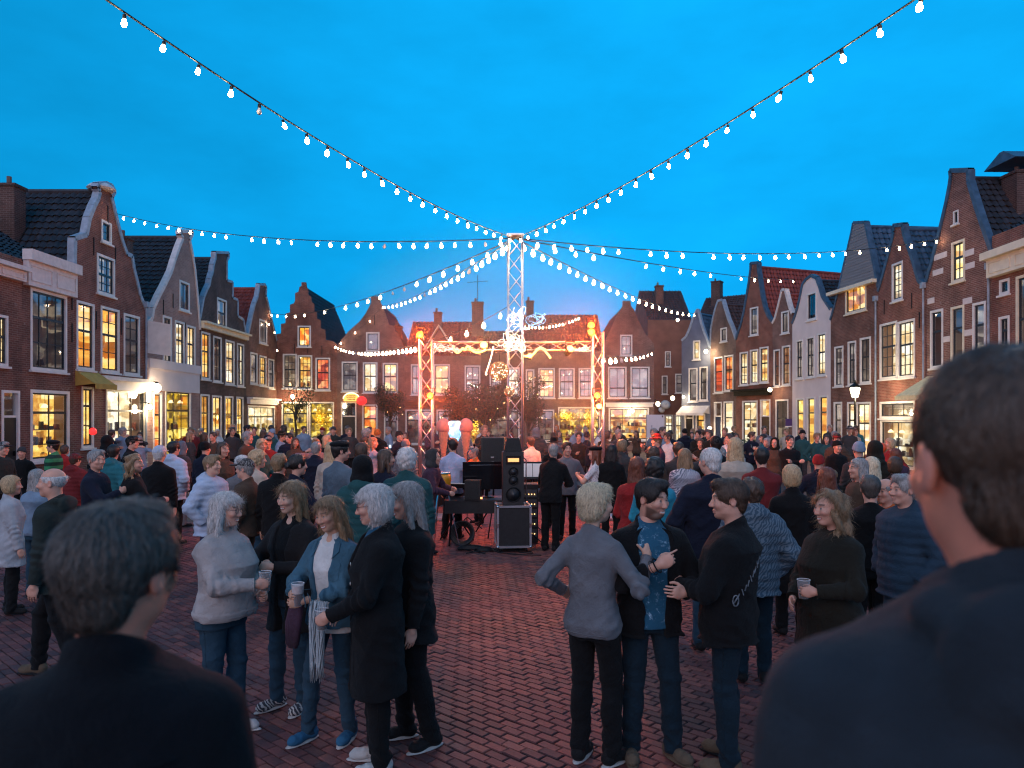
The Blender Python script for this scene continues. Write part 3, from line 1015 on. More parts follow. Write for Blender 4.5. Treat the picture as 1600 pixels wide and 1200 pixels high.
# ---- back row
DB = 47.0
h = House('gabled_house', 'red brown step gable house with glowing red attic window, leftmost of the back row', 432, DB, 527, DB,
          [(432, 522), (439, 521), (439, 506), (446, 505), (446, 490), (453, 488), (453, 476), (459, 474), (461, 470), (461, 458), (466, 456), (468, 448), (471, 447), (471, 441), (478, 441), (479, 448), (481, 452), (482, 461), (486, 463), (487, 472), (491, 475), (491, 486), (495, 488), (495, 498), (501, 500), (501, 513), (508, 515), (509, 531), (520, 533), (527, 538)],
          'red', 'dark')
h.window(465, 486, 509, 542, 'orange', 2, 1, 0)
h.window(442, 464, 553, 607, 'dim', 3, 4, 0.45)
h.window(465, 488, 555, 608, 'amber', 3, 4, 0.45)
h.window(493, 516, 559, 610, 'red', 3, 4, 0.45)
h.window(440, 482, 628, 686, 'green', 2, 1, 0.3, name='shop_window')
h.window(483, 522, 628, 686, 'green', 2, 1, 0.3, name='shop_window')
h.anchors([(481, 545), (503, 548), (460, 545)])
h.finish()

h = House('gabled_house', 'grey brown bell gable house outlined with string lights at the square\'s far end', 527, DB, 632, DB,
          [(527, 540), (536, 528), (544, 518), (553, 510), (562, 502), (571, 490), (577, 479), (580, 472), (579, 463), (594, 463), (594, 471), (599, 482), (604, 495), (608, 508), (616, 509), (617, 517), (622, 522), (627, 532), (632, 545)],
          'mauve', 'dark')
h.window(572, 593, 519, 549, 'dark', 1, 1, 0)
h.window(534, 559, 565, 612, 'pale', 2, 2, 0.45)
h.window(567, 590, 566, 614, 'cream', 2, 2, 0.45)
h.window(598, 622, 567, 614, 'yellow', 2, 2, 0.45)
h.door(533, 557, 628, mat_='black', room='dark')
h.window(566, 590, 632, 694, 'orange', 2, 2, 0.35, name='glazed_door')
h.window(600, 622, 640, 692, 'dim', 2, 2, 0.35)
h.anchors([(561, 575), (594, 575), (585, 500)])
u, z = h.uz(548, 626)
b = MB(); b.lathe([(0.0, 0), (0.5, 0.01), (0.5, 0.05), (0, 0.06)], 16)
h.finish(chimneys=[(0.8 * h.W, 3, 0.5, 6.0, 8.2, 'brown')])

h = House('eaves_house', 'wide mauve brick house with red tiled roof, dormer gable and two chimneys', 632, DB, 752, DB, [(632, 556), (752, 556)], 'mauve', 'red', group='houses round the square')
h.rooft = 'eaves'; h.rdrop = 2.7
h.window(642, 660, 569, 617, 'pale', 2, 2, 0.45)
h.window(678, 703, 569, 617, 'amber', 2, 2, 0.45)
h.window(726, 752 - 1, 571, 621, 'dim', 2, 2, 0.45)
h.window(633, 676, 640, 694, 'dim', 3, 1, 0.3, name='shop_window')
h.window(682, 722, 640, 694, 'pale', 3, 1, 0.3, name='shop_window')
h.window(726, 748, 640, 698, 'amber', 2, 1, 0.3, name='shop_window')
h.band(633, 751, 625, 634, 0.25, PLASTER['brownp'], 'fascia')
rf = h.finish(chimneys=[(1.8, 3.4, 0.5, 7.5, 9.2, 'red'), (h.W - 0.35, 2.6, 0.75, 6.0, 9.75, 'brown')])
# dormer
b = MB(); b.prism([(0, 0), (1.5, 0), (0.75, 1.35)], 0, 2.4)
b.uvon = True
o = b.build('dormer', [BR['mauve']], rf, (1.4, 0.5, 6.55))
b = MB()
for sgn in (0, 1):
    p = [(-0.15, -0.1), (0.75, 1.45), (0.75, 1.55), (-0.28, -0.1)] if sgn == 0 else [(1.65, -0.1), (0.75, 1.45), (0.75, 1.55), (1.78, -0.1)]
    b.prism(p, -0.2, 2.4)
b.build('dormer_verge', CREAM, rf, (1.4, 0.5, 6.55))
b = MB()
b.tube([(0, 0, 0), (0, 0, 1.9)], 0.025, 5); b.tube([(-0.7, 0, 1.4), (0.7, 0, 1.5)], 0.015, 4)
for k in range(5): b.tube([(-0.6 + k * 0.3, -0.25, 1.43), (-0.6 + k * 0.3, 0.25, 1.43)], 0.01, 4)
b.build('aerial', BLACKM, rf, (h.W - 0.35, 2.6, 9.8))

h = House('eaves_house', 'low dark house half hidden behind the lighting tower', 752, DB, 820, DB, [(752, 552), (820, 552)], 'dark', 'dark', group='houses round the square')
h.rooft = 'eaves'; h.rdrop = 1.9
h.window(765, 783, 572, 618, 'dim', 2, 3, 0.45)
h.window(792, 812, 574, 620, 'cream', 3, 3, 0.45)
h.window(758, 812, 640, 694, 'dim', 3, 1, 0.3, name='shop_window')
h.finish()

h = House('eaves_house', 'long grey house with red pantile roof and orange lit window behind the stage', 820, DB, 945, DB, [(820, 549), (945, 549)], 'grey', 'red', group='houses round the square')
h.rooft = 'eaves'; h.rdrop = 2.9
h.window(813, 835, 577, 623, 'amber', 3, 4, 0.45)
h.window(841, 867, 575, 622, 'orange', 3, 4, 0.45)
h.window(873, 898, 575, 622, 'pale', 3, 4, 0.45)
h.window(904, 929, 575, 622, 'pale', 3, 4, 0.45)
h.window(838, 866, 640, 690, 'dim', 2, 1, 0.3, name='shop_window')
h.window(872, 938, 636, 696, 'green', 4, 1, 0.3, name='shop_window')
rf = h.finish(chimneys=[(0.4, 3.0, 0.5, 7.0, 9.9, 'dark')])

h = House('gabled_house', 'grey brick curved gable house with white shop front beside the alley', 945, DB, 1022, DB,
          [(945, 534), (952, 518), (958, 506), (963, 494), (968, 485), (973, 478), (973, 470), (985, 470), (986, 478), (991, 484), (995, 496), (1001, 508), (1006, 518), (1012, 526), (1017, 531), (1022, 538)],
          'grey', 'dark')
h.window(969, 988, 523, 556, 'pale', 2, 2, 0)
h.window(950, 979, 573, 622, 'pale', 2, 2, 0.7)
h.window(985, 1015, 573, 622, 'pale', 2, 2, 0.7)
h.window(951, 1014, 637, 688, 'amber', 3, 1, 0.3, name='shop_window')
h.band(946, 1020, 629, 636, 0.2, WHITE, 'fascia')
h.finish()

# ---- the alley and the right row
h = House('eaves_house', 'brown plastered house with mansard roof at the end of the lamp lit alley', 1012, 58, 1082, 58, [(1012, 500), (1082, 500)], 'brownp', 'brown', group='houses round the square')
h.rooft = 'eaves'; h.rdrop = 3.0
h.window(1039, 1048, 549, 573, 'pale', 1, 2, 0.5)
h.window(1034, 1043, 587, 616, 'dim', 1, 2, 0.5)
h.window(1055, 1067, 584, 614, 'pale', 1, 2, 0.5)
h.window(1038, 1052, 648, 690, 'cream', 2, 2, 0.4, name='glazed_door')
h.window(1054, 1066, 648, 690, 'cream', 2, 2, 0.4)
h.finish(chimneys=[(1.4, 2.5, 0.6, 9, 12.8, 'brown')])
h = House('eaves_house', 'tall house with broad brown roof rising behind the slate blue gable', 1078, 63, 1176, 60, [(1078, 520), (1176, 515)], 'dark', 'brown', group='houses round the square')
h.rooft = 'eaves'; h.rdrop = 3.6
h.window(1096, 1106, 535, 560, 'dim', 1, 2, 0.5)
h.window(1140, 1150, 535, 560, 'dark', 1, 2, 0.5)
h.finish(chimneys=[(1.2, 3.4, 0.8, 10, 14.0, 'dark')])
h = House('eaves_house', 'house with slate roof rising behind the grey curved gable', 986, 60, 1034, 60, [(986, 535), (1034, 535)], 'slate', 'blue', group='houses round the square')
h.rooft = 'eaves'; h.rdrop = 2.6
h.window(1022, 1030, 545, 566, 'dark', 1, 2, 0.5)
h.finish()

RP = [(1065, 50.5), (1110, 49.0), (1150, 46.0), (1207, 42.8), (1238, 40.8), (1298, 37.0), (1372, 33.0), (1447, 29.2), (1550, 25.4), (1760, 19.6)]
h = House('gabled_house', 'slate blue plastered house with pointed gable, first right of the alley', 1065, 50.5, 1110, 49.0,
          [(1065, 532), (1072, 526), (1078, 512), (1082, 500), (1086, 490), (1090, 483), (1093, 492), (1096, 505), (1101, 520), (1106, 532), (1110, 545)], 'slate', 'blue', coping=(LEAD, 0.08))
h.window(1083, 1094, 532, 562, 'cream', 1, 2, 0)
h.window(1076, 1090, 575, 628, 'pale', 1, 2, 0.45)
h.window(1093, 1106, 573, 626, 'dim', 1, 2, 0.45)
h.door(1070, 1084, 646, mat_='black', room='dark')
h.window(1087, 1102, 646, 694, 'yellow', 1, 2, 0.2, name='glazed_door')
h.awning(1066, 1109, 634, 648, WHITE, 0.8)
h.finish()

h = House('gabled_house', 'grey brick house with brown roof and lit upper window, second right of the alley', 1110, 49.0, 1150, 46.0,
          [(1110, 540), (1111, 515), (1114, 498), (1118, 482), (1122, 470), (1129, 468), (1133, 482), (1138, 498), (1144, 512), (1150, 530)], 'grey', 'brown', coping=(LEAD, 0.08))
h.window(1126, 1136, 512, 534, 'pale', 1, 1, 0)
h.window(1116, 1130, 558, 614, 'red', 1, 3, 0.4)
h.window(1132, 1146, 555, 611, 'yellow', 2, 3, 0.4)
h.door(1116, 1128, 628, mat_='blue', room='dim')
h.window(1131, 1146, 627, 690, 'cream', 1, 2, 0.4, name='tall_window')
h.finish(chimneys=[(0.6, 3.5, 0.9, 7, 11.6, 'brown')])

h = House('gabled_house', 'red brown spout gable house with slate verge and three lit upper windows', 1150, 46.0, 1207, 42.8,
          [(1150, 530), (1154, 517), (1158, 506), (1162, 488), (1166, 466), (1170, 442), (1173, 420), (1173, 411), (1185, 410), (1185, 420), (1188, 440), (1191, 462), (1195, 480), (1201, 494), (1207, 502)], 'red', 'red', coping=(TILE['blue'], 0.1))
h.window(1172, 1185, 480, 524, 'pale', 2, 1, 0)
h.window(1156, 1169, 550, 602, 'cream', 2, 3, 0.45)
h.window(1172, 1185, 546, 600, 'amber', 2, 3, 0.45)
h.window(1187, 1201, 542, 598, 'cream', 2, 3, 0.45)
h.band(1152, 1206, 608, 618, 0.5, BLACKM, 'canopy')
h.window(1160, 1184, 626, 700, 'cream', 2, 2, 0.4, name='shop_window')
h.door(1188, 1204, 624, mat_='brown', room='amber')
h.finish()

h = House('gabled_house', 'very narrow mauve brick house beside the white plastered one', 1207, 42.8, 1238, 40.8,
          [(1207, 505), (1211, 498), (1215, 482), (1219, 466), (1222, 453), (1227, 452), (1230, 464), (1234, 480), (1238, 490)], 'mauve', 'red', coping=(TRIM, 0.08))
h.window(1221, 1233, 486, 521, 'pale', 2, 1, 0)
h.window(1222, 1235, 540, 602, 'orange', 2, 4, 0.45)
h.window(1209, 1219, 546, 604, 'dim', 1, 3, 0.45)
h.window(1212, 1232, 624, 706, 'dim', 2, 2, 0.35, name='tall_window')
h.finish()

h = House('gabled_house', 'white plastered bell gable house with tall dark sash windows', 1238, 40.8, 1298, 37.0,
          [(1238, 505), (1243, 492), (1247, 478), (1251, 460), (1254, 444), (1260, 436), (1268, 430), (1276, 434), (1281, 448), (1285, 462), (1291, 472), (1298, 482)], 'white', 'dark', coping=(TILE['blue'], 0.09))
h.window(1261, 1276, 457, 500, 'dark', 2, 1, 0)
h.window(1244, 1255, 531, 592, 'pale', 2, 3, 0.45)
h.window(1260, 1273, 526, 590, 'pale', 2, 3, 0.45)
h.window(1277, 1291, 520, 587, 'cream', 2, 3, 0.45)
h.window(1244, 1257, 622, 698, 'yellow', 1, 2, 0.3, name='tall_window')
h.window(1261, 1274, 620, 700, 'yellow', 1, 2, 0.3, name='tall_window')
h.window(1280, 1294, 618, 702, 'amber', 1, 2, 0.3, name='tall_window')
h.finish(chimneys=[(h.W - 0.8, 4.5, 1.5, 7.0, 11.5, 'dark')])

h = House('gabled_house', 'brown brick house topped by a grey boarded gable with a wide attic window', 1298, 37.0, 1372, 33.0,
          [(1298, 500), (1304, 480), (1311, 452), (1318, 420), (1325, 390), (1331, 364), (1334, 348), (1352, 347), (1356, 366), (1360, 385), (1364, 405), (1368, 425), (1372, 448)], 'brown', 'blue', coping=(TILE['blue'], 0.06))
h.window(1321, 1354, 444, 488, 'amber', 3, 1, 0, frame=CREAM)
h.window(1304, 1318, 541, 604, 'pale', 2, 3, 0.42)
h.window(1325, 1338, 533, 602, 'pale', 2, 3, 0.42)
h.window(1344, 1361, 527, 599, 'dim', 2, 3, 0.42)
h.window(1303, 1316, 628, 720, 'pale', 1, 3, 0.3, name='tall_window')
h.window(1324, 1337, 628, 720, 'cream', 1, 3, 0.3, name='tall_window')
h.window(1338, 1361, 628, 726, 'orange', 2, 2, 0.34, name='glazed_door')
# boarded gable front, each board a piece
kk = [p for p in h.out]
bl = []
zlo = h.uz(1335, 446)[1]; ztop = max(p[1] for p in kk)
nb = 22
for k in range(nb):
    za, zb = zlo + (ztop - zlo) * k / nb, zlo + (ztop - zlo) * (k + 1) / nb
    def edge(z, side):
        pts = kk if side == 0 else kk[::-1]
        for i in range(len(pts) - 1):
            if min(pts[i][1], pts[i + 1][1]) <= z <= max(pts[i][1], pts[i + 1][1]) and abs(pts[i + 1][1] - pts[i][1]) > 1e-4:
                t = (z - pts[i][1]) / (pts[i + 1][1] - pts[i][1])
                return pts[i][0] + t * (pts[i + 1][0] - pts[i][0])
        return None
    q = [edge(za + 0.01, 0), edge(za + 0.01, 1), edge(zb - 0.01, 1), edge(zb - 0.01, 0)]
    if None in q: continue
    b = MB(); b.prism([(q[0] + .03, za + .006), (q[1] - .03, za + .006), (q[2] - .03, zb - .006), (q[3] + .03, zb - .006)], -0.035 - 0.008 * (k % 2), -0.003)
    b.build('gable_board', PLASTER['boards'], h.root)
b = MB(); u0, z0 = h.uz(1306, 460); u1, z1 = h.uz(1371, 432)
zm = zlo - 0.08
b.box(0.05, h.W - 0.03, -0.28, -0.004, zm - 0.1, zm + 0.06)
b.build('eaves_band', CREAM, h.root)
h.pipe(1371, 470)
h.finish(chimneys=[(0.7, 5.0, 1.4, 7.0, 10.6, 'dark')])

h = House('gabled_house', 'red brown spout gable house with a large cream lit double window', 1372, 33.0, 1447, 29.2,
          [(1372, 455), (1378, 436), (1384, 414), (1390, 392), (1395, 372), (1397, 362), (1396, 352), (1412, 350), (1412, 360), (1415, 372), (1421, 388), (1427, 406), (1432, 424), (1436, 438), (1447, 446)], 'red', 'blue', coping=(TILE['blue'], 0.10))
h.window(1394, 1411, 410, 470, 'cream', 2, 5, 0)
h.window(1375, 1402, 504, 592, 'cream', 3, 5, 0.42)
h.window(1403, 1430, 500, 590, 'cream', 3, 5, 0.42)
h.window(1375, 1430, 627, 654, 'dim', 3, 1, 0, name='transom_window')
h.window(1376, 1430, 656, 732, 'cream', 2, 1, 0, name='shop_window')
h.pipe(1446, 450)
h.anchors([(1382, 480), (1425, 470), (1437, 500)])
h.finish()

h = House('gabled_house', 'tall banded brick spout gable house with pale stone blocks and slate verge', 1447, 29.2, 1550, 25.4,
          [(1447, 440), (1456, 410), (1464, 378), (1472, 346), (1479, 316), (1484, 290), (1486, 276), (1485, 266), (1514, 265), (1514, 282), (1520, 302), (1527, 325), (1534, 346), (1541, 366), (1550, 392)], 'banded', 'dark', coping=(TILE['blue'], 0.10))
h.window(1487, 1508, 376, 440, 'yellow', 2, 4, 0.4, frame=CREAM)
h.window(1490, 1498, 329, 350, 'dark', 1, 1, 0)
h.window(1454, 1474, 484, 575, 'dim', 1, 2, 0.36)
h.window(1486, 1507, 478, 571, 'dim', 1, 2, 0.36, frame=CREAM)
h.window(1520, 1541, 472, 568, 'pale', 1, 2, 0.36)
h.window(1450, 1540, 632, 760, 'yellow', 3, 1, 0.3, name='shop_window')
h.awning(1449, 1548, 584, 622, mat('cream_canvas', srgb(240, 215, 160), 0.8), 1.3)
for (px, py, w) in [(1470, 400, 22), (1514, 395, 16), (1516, 415, 14), (1466, 425, 18), (1455, 470, 12), (1512, 470, 14), (1545, 500, 12), (1512, 520, 14), (1545, 545, 14), (1479, 530, 12)]:
    u, z = h.uz(px, py)
    b = MB(); ww = w * 0.018
    b.box(-ww, ww, -0.02, -0.003, -0.11, 0.11)
    if 0.1 + ww < u < h.W - ww - 0.1: b.build('stone_block', TRIM, h.root, (u, 0, z))
h.pipe(1549, 420)
rf = h.finish(chimneys=[(h.W - 1.5, 2.1, 0.8, 7.0, 11.0, 'dark')])
b = MB(); b.prism([(-0.95, 0), (0.75, 0), (0.6, 0.1), (0.1, 0.42), (-0.1, 0.42)], -0.7, 0.7)
b.build('chimney_cowl', TILE['blue'], rf, (h.W - 1.5, 2.1, 11.45))

h = House('gabled_house', 'red brick house with big white panelled cornice at the photo\'s edge', 1550, 25.4, 1760, 19.6, [(1550, 366), (1760, 250)], 'red', 'dark')
h.out = [[0, 8.4], [h.W * .5, 8.4], [h.W, 8.4]]
h.rooft = 'eaves'; h.rdrop = 2.0
h.window(1562, 1578, 436, 460, 'dark', 1, 1, 0)
h.window(1561, 1578, 494, 562, 'dim', 2, 1, 0.3)
h.window(1588, 1640, 425, 580, 'dim', 2, 2, 0.45, frame=CREAM)
h.window(1660, 1720, 400, 590, 'amber', 2, 2, 0.45)
h.window(1575, 1720, 640, 800, 'yellow', 3, 1, 0.3, name='shop_window')
h.band(1552, 1756, 360, 404, 0.45, CREAM, 'cornice', 4)
h.finish()
# ---------------------------------------------------------------- festoon lights
ALU = mat('aluminium', srgb(190, 190, 196), 0.32, 0.9, var=0.1)
CABLE = mat('cable_rubber', srgb(18, 18, 22), 0.6)
BULB = glow_mat('bulb_glow', (1.0, 0.68, 0.42), 60.0)
BULBFAR = glow_mat('bulb_glow_far', (1.0, 0.70, 0.44), 13.0)
FAIRY = glow_mat('fairy_glow', (1.0, 0.72, 0.45), 2.0)
YELLOWROPE = glow_mat('rope_yellow', (1.0, 0.62, 0.12), 1.3)
ORANGEG = glow_mat('spot_orange', (1.0, 0.075, 0.012), 2.4)
AMBERG = glow_mat('spot_amber', (1.0, 0.30, 0.07), 2.2)
LAMPG = glow_mat('lamp_globe_glow', (1.0, 0.84, 0.55), 4.0)


def bulb_mesh(m, name):
    b = MB()
    b.lathe([(0.014, 0.0), (0.017, -0.015), (0.028, -0.04), (0.033, -0.06), (0.027, -0.085), (0.010, -0.098)], 8, m=0)
    return b.mesh(name, [m], True)


def socket_mesh():
    b = MB(); b.lathe([(0.012, 0.045), (0.022, 0.04), (0.022, 0.0), (0.018, -0.008)], 8)
    return b.mesh('socket', [CABLE], True)


BULBDEAD = bulb_mesh(mat('unlit_bulb', (.5, .5, .5), .2), 'bulb')
BULBM, BULBM2, SOCKM = bulb_mesh(BULB, 'bulb'), bulb_mesh(BULBFAR, 'bulb'), socket_mesh()


def festoon(label, pts, step, near=True, scale=1.0, skip=0.0, r=0.008, start=0.0, name='string_light'):
    """pts: dense 3D polyline of the cable"""
    root = empty(name, pts[0])
    tag(root, label, 'string lights', 'festoon strings over the square')
    o = Vector(pts[0])
    b = MB(); b.tube([Vector(p) - o for p in pts], r, 5)
    b.build('cable', CABLE, root, smooth=True)
    acc = start
    for i in range(len(pts) - 1):
        a, c = Vector(pts[i]), Vector(pts[i + 1])
        L = (c - a).length
        while acc < L:
            p = a + (c - a) * (acc / L)
            acc += step * random.uniform(0.93, 1.07) * (1.0 if near else (max(p.y, 15.0) / 24.0) ** 1.5)
            if random.random() < skip: continue
            dead = random.random() < (0.03 if near else 0.06)
            q = add('bulb', BULBDEAD if dead else BULBM if near else BULBM2, root, p - o + Vector((0, 0, -0.05)), (random.gauss(0, .16), random.gauss(0, .16), random.uniform(0, 6)), (scale * random.uniform(.88, 1.1),) * 3)
            if near: add('socket', SOCKM, q)
        acc -= L
    return root


def sagline(p, q, sag, n=40):
    p, q = Vector(p), Vector(q)
    return [p.lerp(q, k / n) - Vector((0, 0, sag * 4 * (k / n) * (1 - k / n))) for k in range(n + 1)]


TT = at(805, 372, 15.0)
s1 = [TT + Vector((-0.143 * i, -0.39 * i, -0.0515 * i + 0.0017 * i * i)) for i in range(0, 41)]
s2 = [TT + Vector((0.143 * i, -0.39 * i, -0.0385 * i + 0.00134 * i * i)) for i in range(0, 41)]
festoon('string of white bulbs running from the tower to the photo\'s top left corner', s1, 0.42, True, 0.78, 0, 0.009, 0.35)
festoon('string of white bulbs running from the tower to the photo\'s top right corner', s2, 0.42, True, 0.78, 0, 0.009, 0.3)
festoon('string of bulbs from the tower to the scroll crowned gable', sagline(TT, at(183, 334, 27.6), 0.42), 0.85, False, 1.15, 0.12, 0.012, 0.4)
festoon('string of bulbs from the tower to the white finial gable', sagline(TT, at(424, 490, 45.5), 0.55), 1.5, False, 1.35, 0.05, 0.014, 0.6)
festoon('string of bulbs from the tower to the bell gable at the far end', sagline(TT, at(598, 478, 46.8), 0.3), 1.15, False, 1.45, 0.0, 0.014, 0.5)
festoon('dense string of bulbs from the tower to the slate blue gable', sagline(TT, at(1088, 490, 49.4), 0.35), 1.25, False, 1.5, 0.0, 0.014, 0.5)
festoon('string of bulbs from the tower to the narrow mauve gable', sagline(TT, at(1240, 437, 41.2), 0.2), 1.7, False, 1.3, 0.1, 0.014, 0.9)
festoon('string of bulbs from the tower to the banded brick gable', sagline(TT, at(1470, 372, 28.4), 0.45), 0.95, False, 1.2, 0.05, 0.012, 0.6)
festoon('string of bulbs following the sloping edge of the bell gable', [at(598, 478, 46.7), at(585, 492, 46.7), at(570, 507, 46.7), at(550, 521, 46.7), at(524, 540, 46.7)], 0.42, False, 1.2)
festoon('low string of bulbs from the bell gable towards the stage', sagline(at(524, 540, 46.6), at(655, 538, 17), 0.25) + sagline(at(655, 538, 17), at(795, 478, 15.1), 0.10)[1:], 0.95, False, 1.2)
festoon('string of bulbs draped round the small corner gable', [at(424, 490, 45.4), at(412, 497, 45.4), at(405, 500, 45.5), at(412, 512, 45.3), at(426, 500, 44.8), at(430, 520, 44.7), at(433, 545, 44.6), at(431, 562, 44.5)], 0.42, False, 1.2)
festoon('short string of bulbs from stage post to grey curved gable', sagline(at(944, 556, 15.8), at(1022, 548, 46.5), 0.12), 2.6, False, 1.3)
festoon('short string of small bulbs at the tower\'s waist', sagline(at(815, 505, 15.2), at(908, 491, 17.5), 0.1), 0.28, False, 0.55)

# ---------------------------------------------------------------- truss tower and gantry
def truss(parent, p, q, size=0.29, up=Vector((0, 0, 1)), seg=0.36, rc=0.024, rb=0.011):
    p, q = Vector(p), Vector(q)
    ax = (q - p).normalized()
    a = ax.cross(Vector((0, 1, 0)) if abs(ax.y) < 0.9 else Vector((1, 0, 0))).normalized()
    c = ax.cross(a).normalized()
    hs = size / 2
    cor = [(-1, -1), (1, -1), (1, 1), (-1, 1)]
    for (i, j) in cor:
        b = MB(); b.tube([p + a * hs * i + c * hs * j, q + a * hs * i + c * hs * j], rc, 8)
        b.build('chord', ALU, parent, smooth=True)
    L = (q - p).length
    n = max(2, int(L / seg))
    for k in range(4):
        (i0, j0), (i1, j1) = cor[k], cor[(k + 1) % 4]
        b = MB()
        for s in range(n):
            t0, t1 = s / n, (s + 1) / n
            A = p.lerp(q, t0) + a * hs * i0 + c * hs * j0; B = p.lerp(q, t1) + a * hs * i1 + c * hs * j1
            if s % 2: A = p.lerp(q, t0) + a * hs * i1 + c * hs * j1; B = p.lerp(q, t1) + a * hs * i0 + c * hs * j0
            b.tube([A, B], rb, 5)
        b.build('brace', ALU, parent, smooth=True)


tw = empty('truss_tower', (TT.x, TT.y, 0))
tag(tw, 'tall aluminium truss tower carrying all the strings of bulbs', 'truss')
truss(tw, (0, 0, 0.05), (0, 0, TT.z + 0.02))
b = MB(); b.box(-0.35, 0.35, -0.35, 0.35, 0.0, 0.045); b.build('base_plate', ALU, tw)
b = MB(); b.box(-0.17, 0.17, -0.17, 0.17, TT.z + 0.03, TT.z + 0.06); b.build('top_plate', ALU, tw)

DG = 15.9
xl, xr = at(666, 0, DG).x, at(934, 0, DG).x
zt = at(0, 541, DG).z
gn = empty('truss_gantry', ((xl + xr) / 2, DG, 0))
tag(gn, 'aluminium truss gantry over the stage hung with lights', 'truss')
hw = (xr - xl) / 2
truss(gn, (-hw, 0, 0.05), (-hw, 0, zt + 0.14), 0.27)
truss(gn, (hw, 0, 0.05), (hw, 0, zt + 0.30), 0.23)
truss(gn, (-hw + 0.15, 0, zt), (hw - 0.13, 0, zt), 0.17, seg=0.3, rc=0.018, rb=0.009)
for sx in (-1, 1):
    b = MB(); b.box(sx * hw - 0.4, sx * hw + 0.4, -0.4, 0.4, 0.0, 0.045); b.build('base_plate', ALU, gn)


def tangle(label, centre, spread, n, m, r, name='fairy_lights', cat='fairy lights', seed=1, turns=4):
    """loosely wound wire with small lamps along it"""
    rg = random.Random(seed)
    o = empty(name, centre)
    tag(o, label, cat)
    lamps = MB()
    for k in range(n):
        p = Vector((rg.uniform(-1, 1) * spread[0], rg.uniform(-1, 1) * spread[1], rg.uniform(-1, 1) * spread[2]))
        pts = [p]
        d = Vector((rg.uniform(-1, 1), rg.uniform(-.4, .4), rg.uniform(-1, 1))).normalized()
        for s in range(turns * 4):
            q = pts[-1]
            home = Vector((q.x / spread[0], q.y / spread[1], q.z / spread[2]))
            d = (d + Vector((rg.uniform(-1, 1), rg.uniform(-1, 1), rg.uniform(-1, 1))) * 0.6 - home * 0.5).normalized()
            pts.append(q + d * 0.05)
        b = MB(); b.tube(pts, r, 4)
        b.build('light_wire', m, o, smooth=True)
        for q in pts[::2]:
            lamps.lathe([(.002, -.010), (.009, 0), (.002, .010)], 5, q)
    q_ = lamps.build('fairy_bulbs', m, o); q_['kind'] = 'stuff'
    return o


tangle('warm fairy lights wound in a bright knot round the tower\'s waist', at(803, 537, 14.74), (0.30, 0.12, 0.20), 11, FAIRY, 0.0028, seed=3)
tangle('pale fairy lights twisted round the tower above the gantry', at(806, 500, 14.74), (0.20, 0.1, 0.22), 7, glow_mat('fairy_white', (1.0, 0.86, 0.7), 1.6), 0.0026, seed=5)
tangle('cool blue fairy lights fanned beside the tower', at(838, 500, 15.05), (0.28, 0.1, 0.14), 6, glow_mat('fairy_blue', (0.25, 0.6, 1.0), 0.8), 0.0026, seed=8)
tangle('fairy lights strung along the gantry beside the tall stage spotlight', at(905, 545, 15.7), (0.40, 0.06, 0.06), 6, glow_mat('fairy_rose', (1.0, 0.62, 0.5), 0.8), 0.0026, seed=9)
tangle('fairy lights strung along the gantry near its bare corner', at(695, 545, 15.7), (0.36, 0.06, 0.06), 6, glow_mat('fairy_rose', (1.0, 0.62, 0.5), 0.8), 0.0026, seed=11)


def rope(label, pts, m, r=0.022):
    o0 = Vector(pts[0])
    P = [Vector(p) - o0 for p in pts]
    # smooth
    for _ in range(2):
        Q = [P[0]]
        for i in range(len(P) - 1):
            Q += [P[i].lerp(P[i + 1], 0.25), P[i].lerp(P[i + 1], 0.75)]
        P = Q + [P[-1]]
    b = MB(); b.tube(P, r, 8)
    o = b.build('rope_light', m, None, o0, smooth=True)
    tag(o, label, 'rope light')
    return o


rope('yellow rope light bent into a heart under the gantry', [at(x, y, 15.6) for x, y in ((708, 540), (709, 546), (714, 552), (719, 549), (723, 543), (727, 548), (730, 540), (733, 543), (739, 549), (745, 551), (752, 550), (760, 546))], YELLOWROPE)
rope('yellow rope light looped under the gantry beside the wicker ball', [at(x, y, 15.55) for x, y in ((818, 556), (824, 557), (832, 555), (838, 548), (843, 543), (848, 544), (853, 550), (858, 556), (860, 560))], YELLOWROPE)
rope('pale rope light hanging as a thin fork beside the wicker ball', [at(x, y, 15.3) for x, y in ((771, 541), (768, 556), (763, 572), (758, 587), (761, 584))], FAIRY, 0.012)

# glowing wicker ball
wb = empty('wicker_ball_lamp', at(780, 580, 14.8))
tag(wb, 'round wicker ball lamp full of warm lights hanging beside the tower', 'lamp')
rg = random.Random(4)
b = MB()
for k in range(46):
    ax = Vector((rg.gauss(0, 1), rg.gauss(0, 1), rg.gauss(0, 1))).normalized()
    u = ax.orthogonal().normalized(); v = ax.cross(u)
    rr = 0.19 + rg.uniform(-.008, .008)
    b.tube([(u * math.cos(t) + v * math.sin(t)) * rr for t in [2 * math.pi * i / 18 for i in range(18)]], 0.0045, 4, closed=True)
b.build('wicker', mat('wicker', srgb(180, 140, 100), 0.7), wb)
b = MB()
for k in range(120):
    p = Vector((rg.gauss(0, 1), rg.gauss(0, 1), rg.gauss(0, 1))).normalized() * 0.18
    b.lathe([(0.002, -0.011), (0.011, 0), (0.002, 0.011)], 5, p)
o = b.build('fairy_bulbs', glow_mat('wicker_bulbs', (1.0, 0.66, 0.36), 3.0), wb); o['kind'] = 'stuff'
b = MB(); b.tube([(0, 0, 0.19), (0.02, 0.1, 0.5)], 0.005, 5); b.build('hanging_wire', CABLE, wb)
wb = empty('wicker_ball_lamp', at(796, 612, 14.72))
tag(wb, 'small wicker ball with pale lights fixed low on the tower', 'lamp')
b = MB(); c2 = MB()
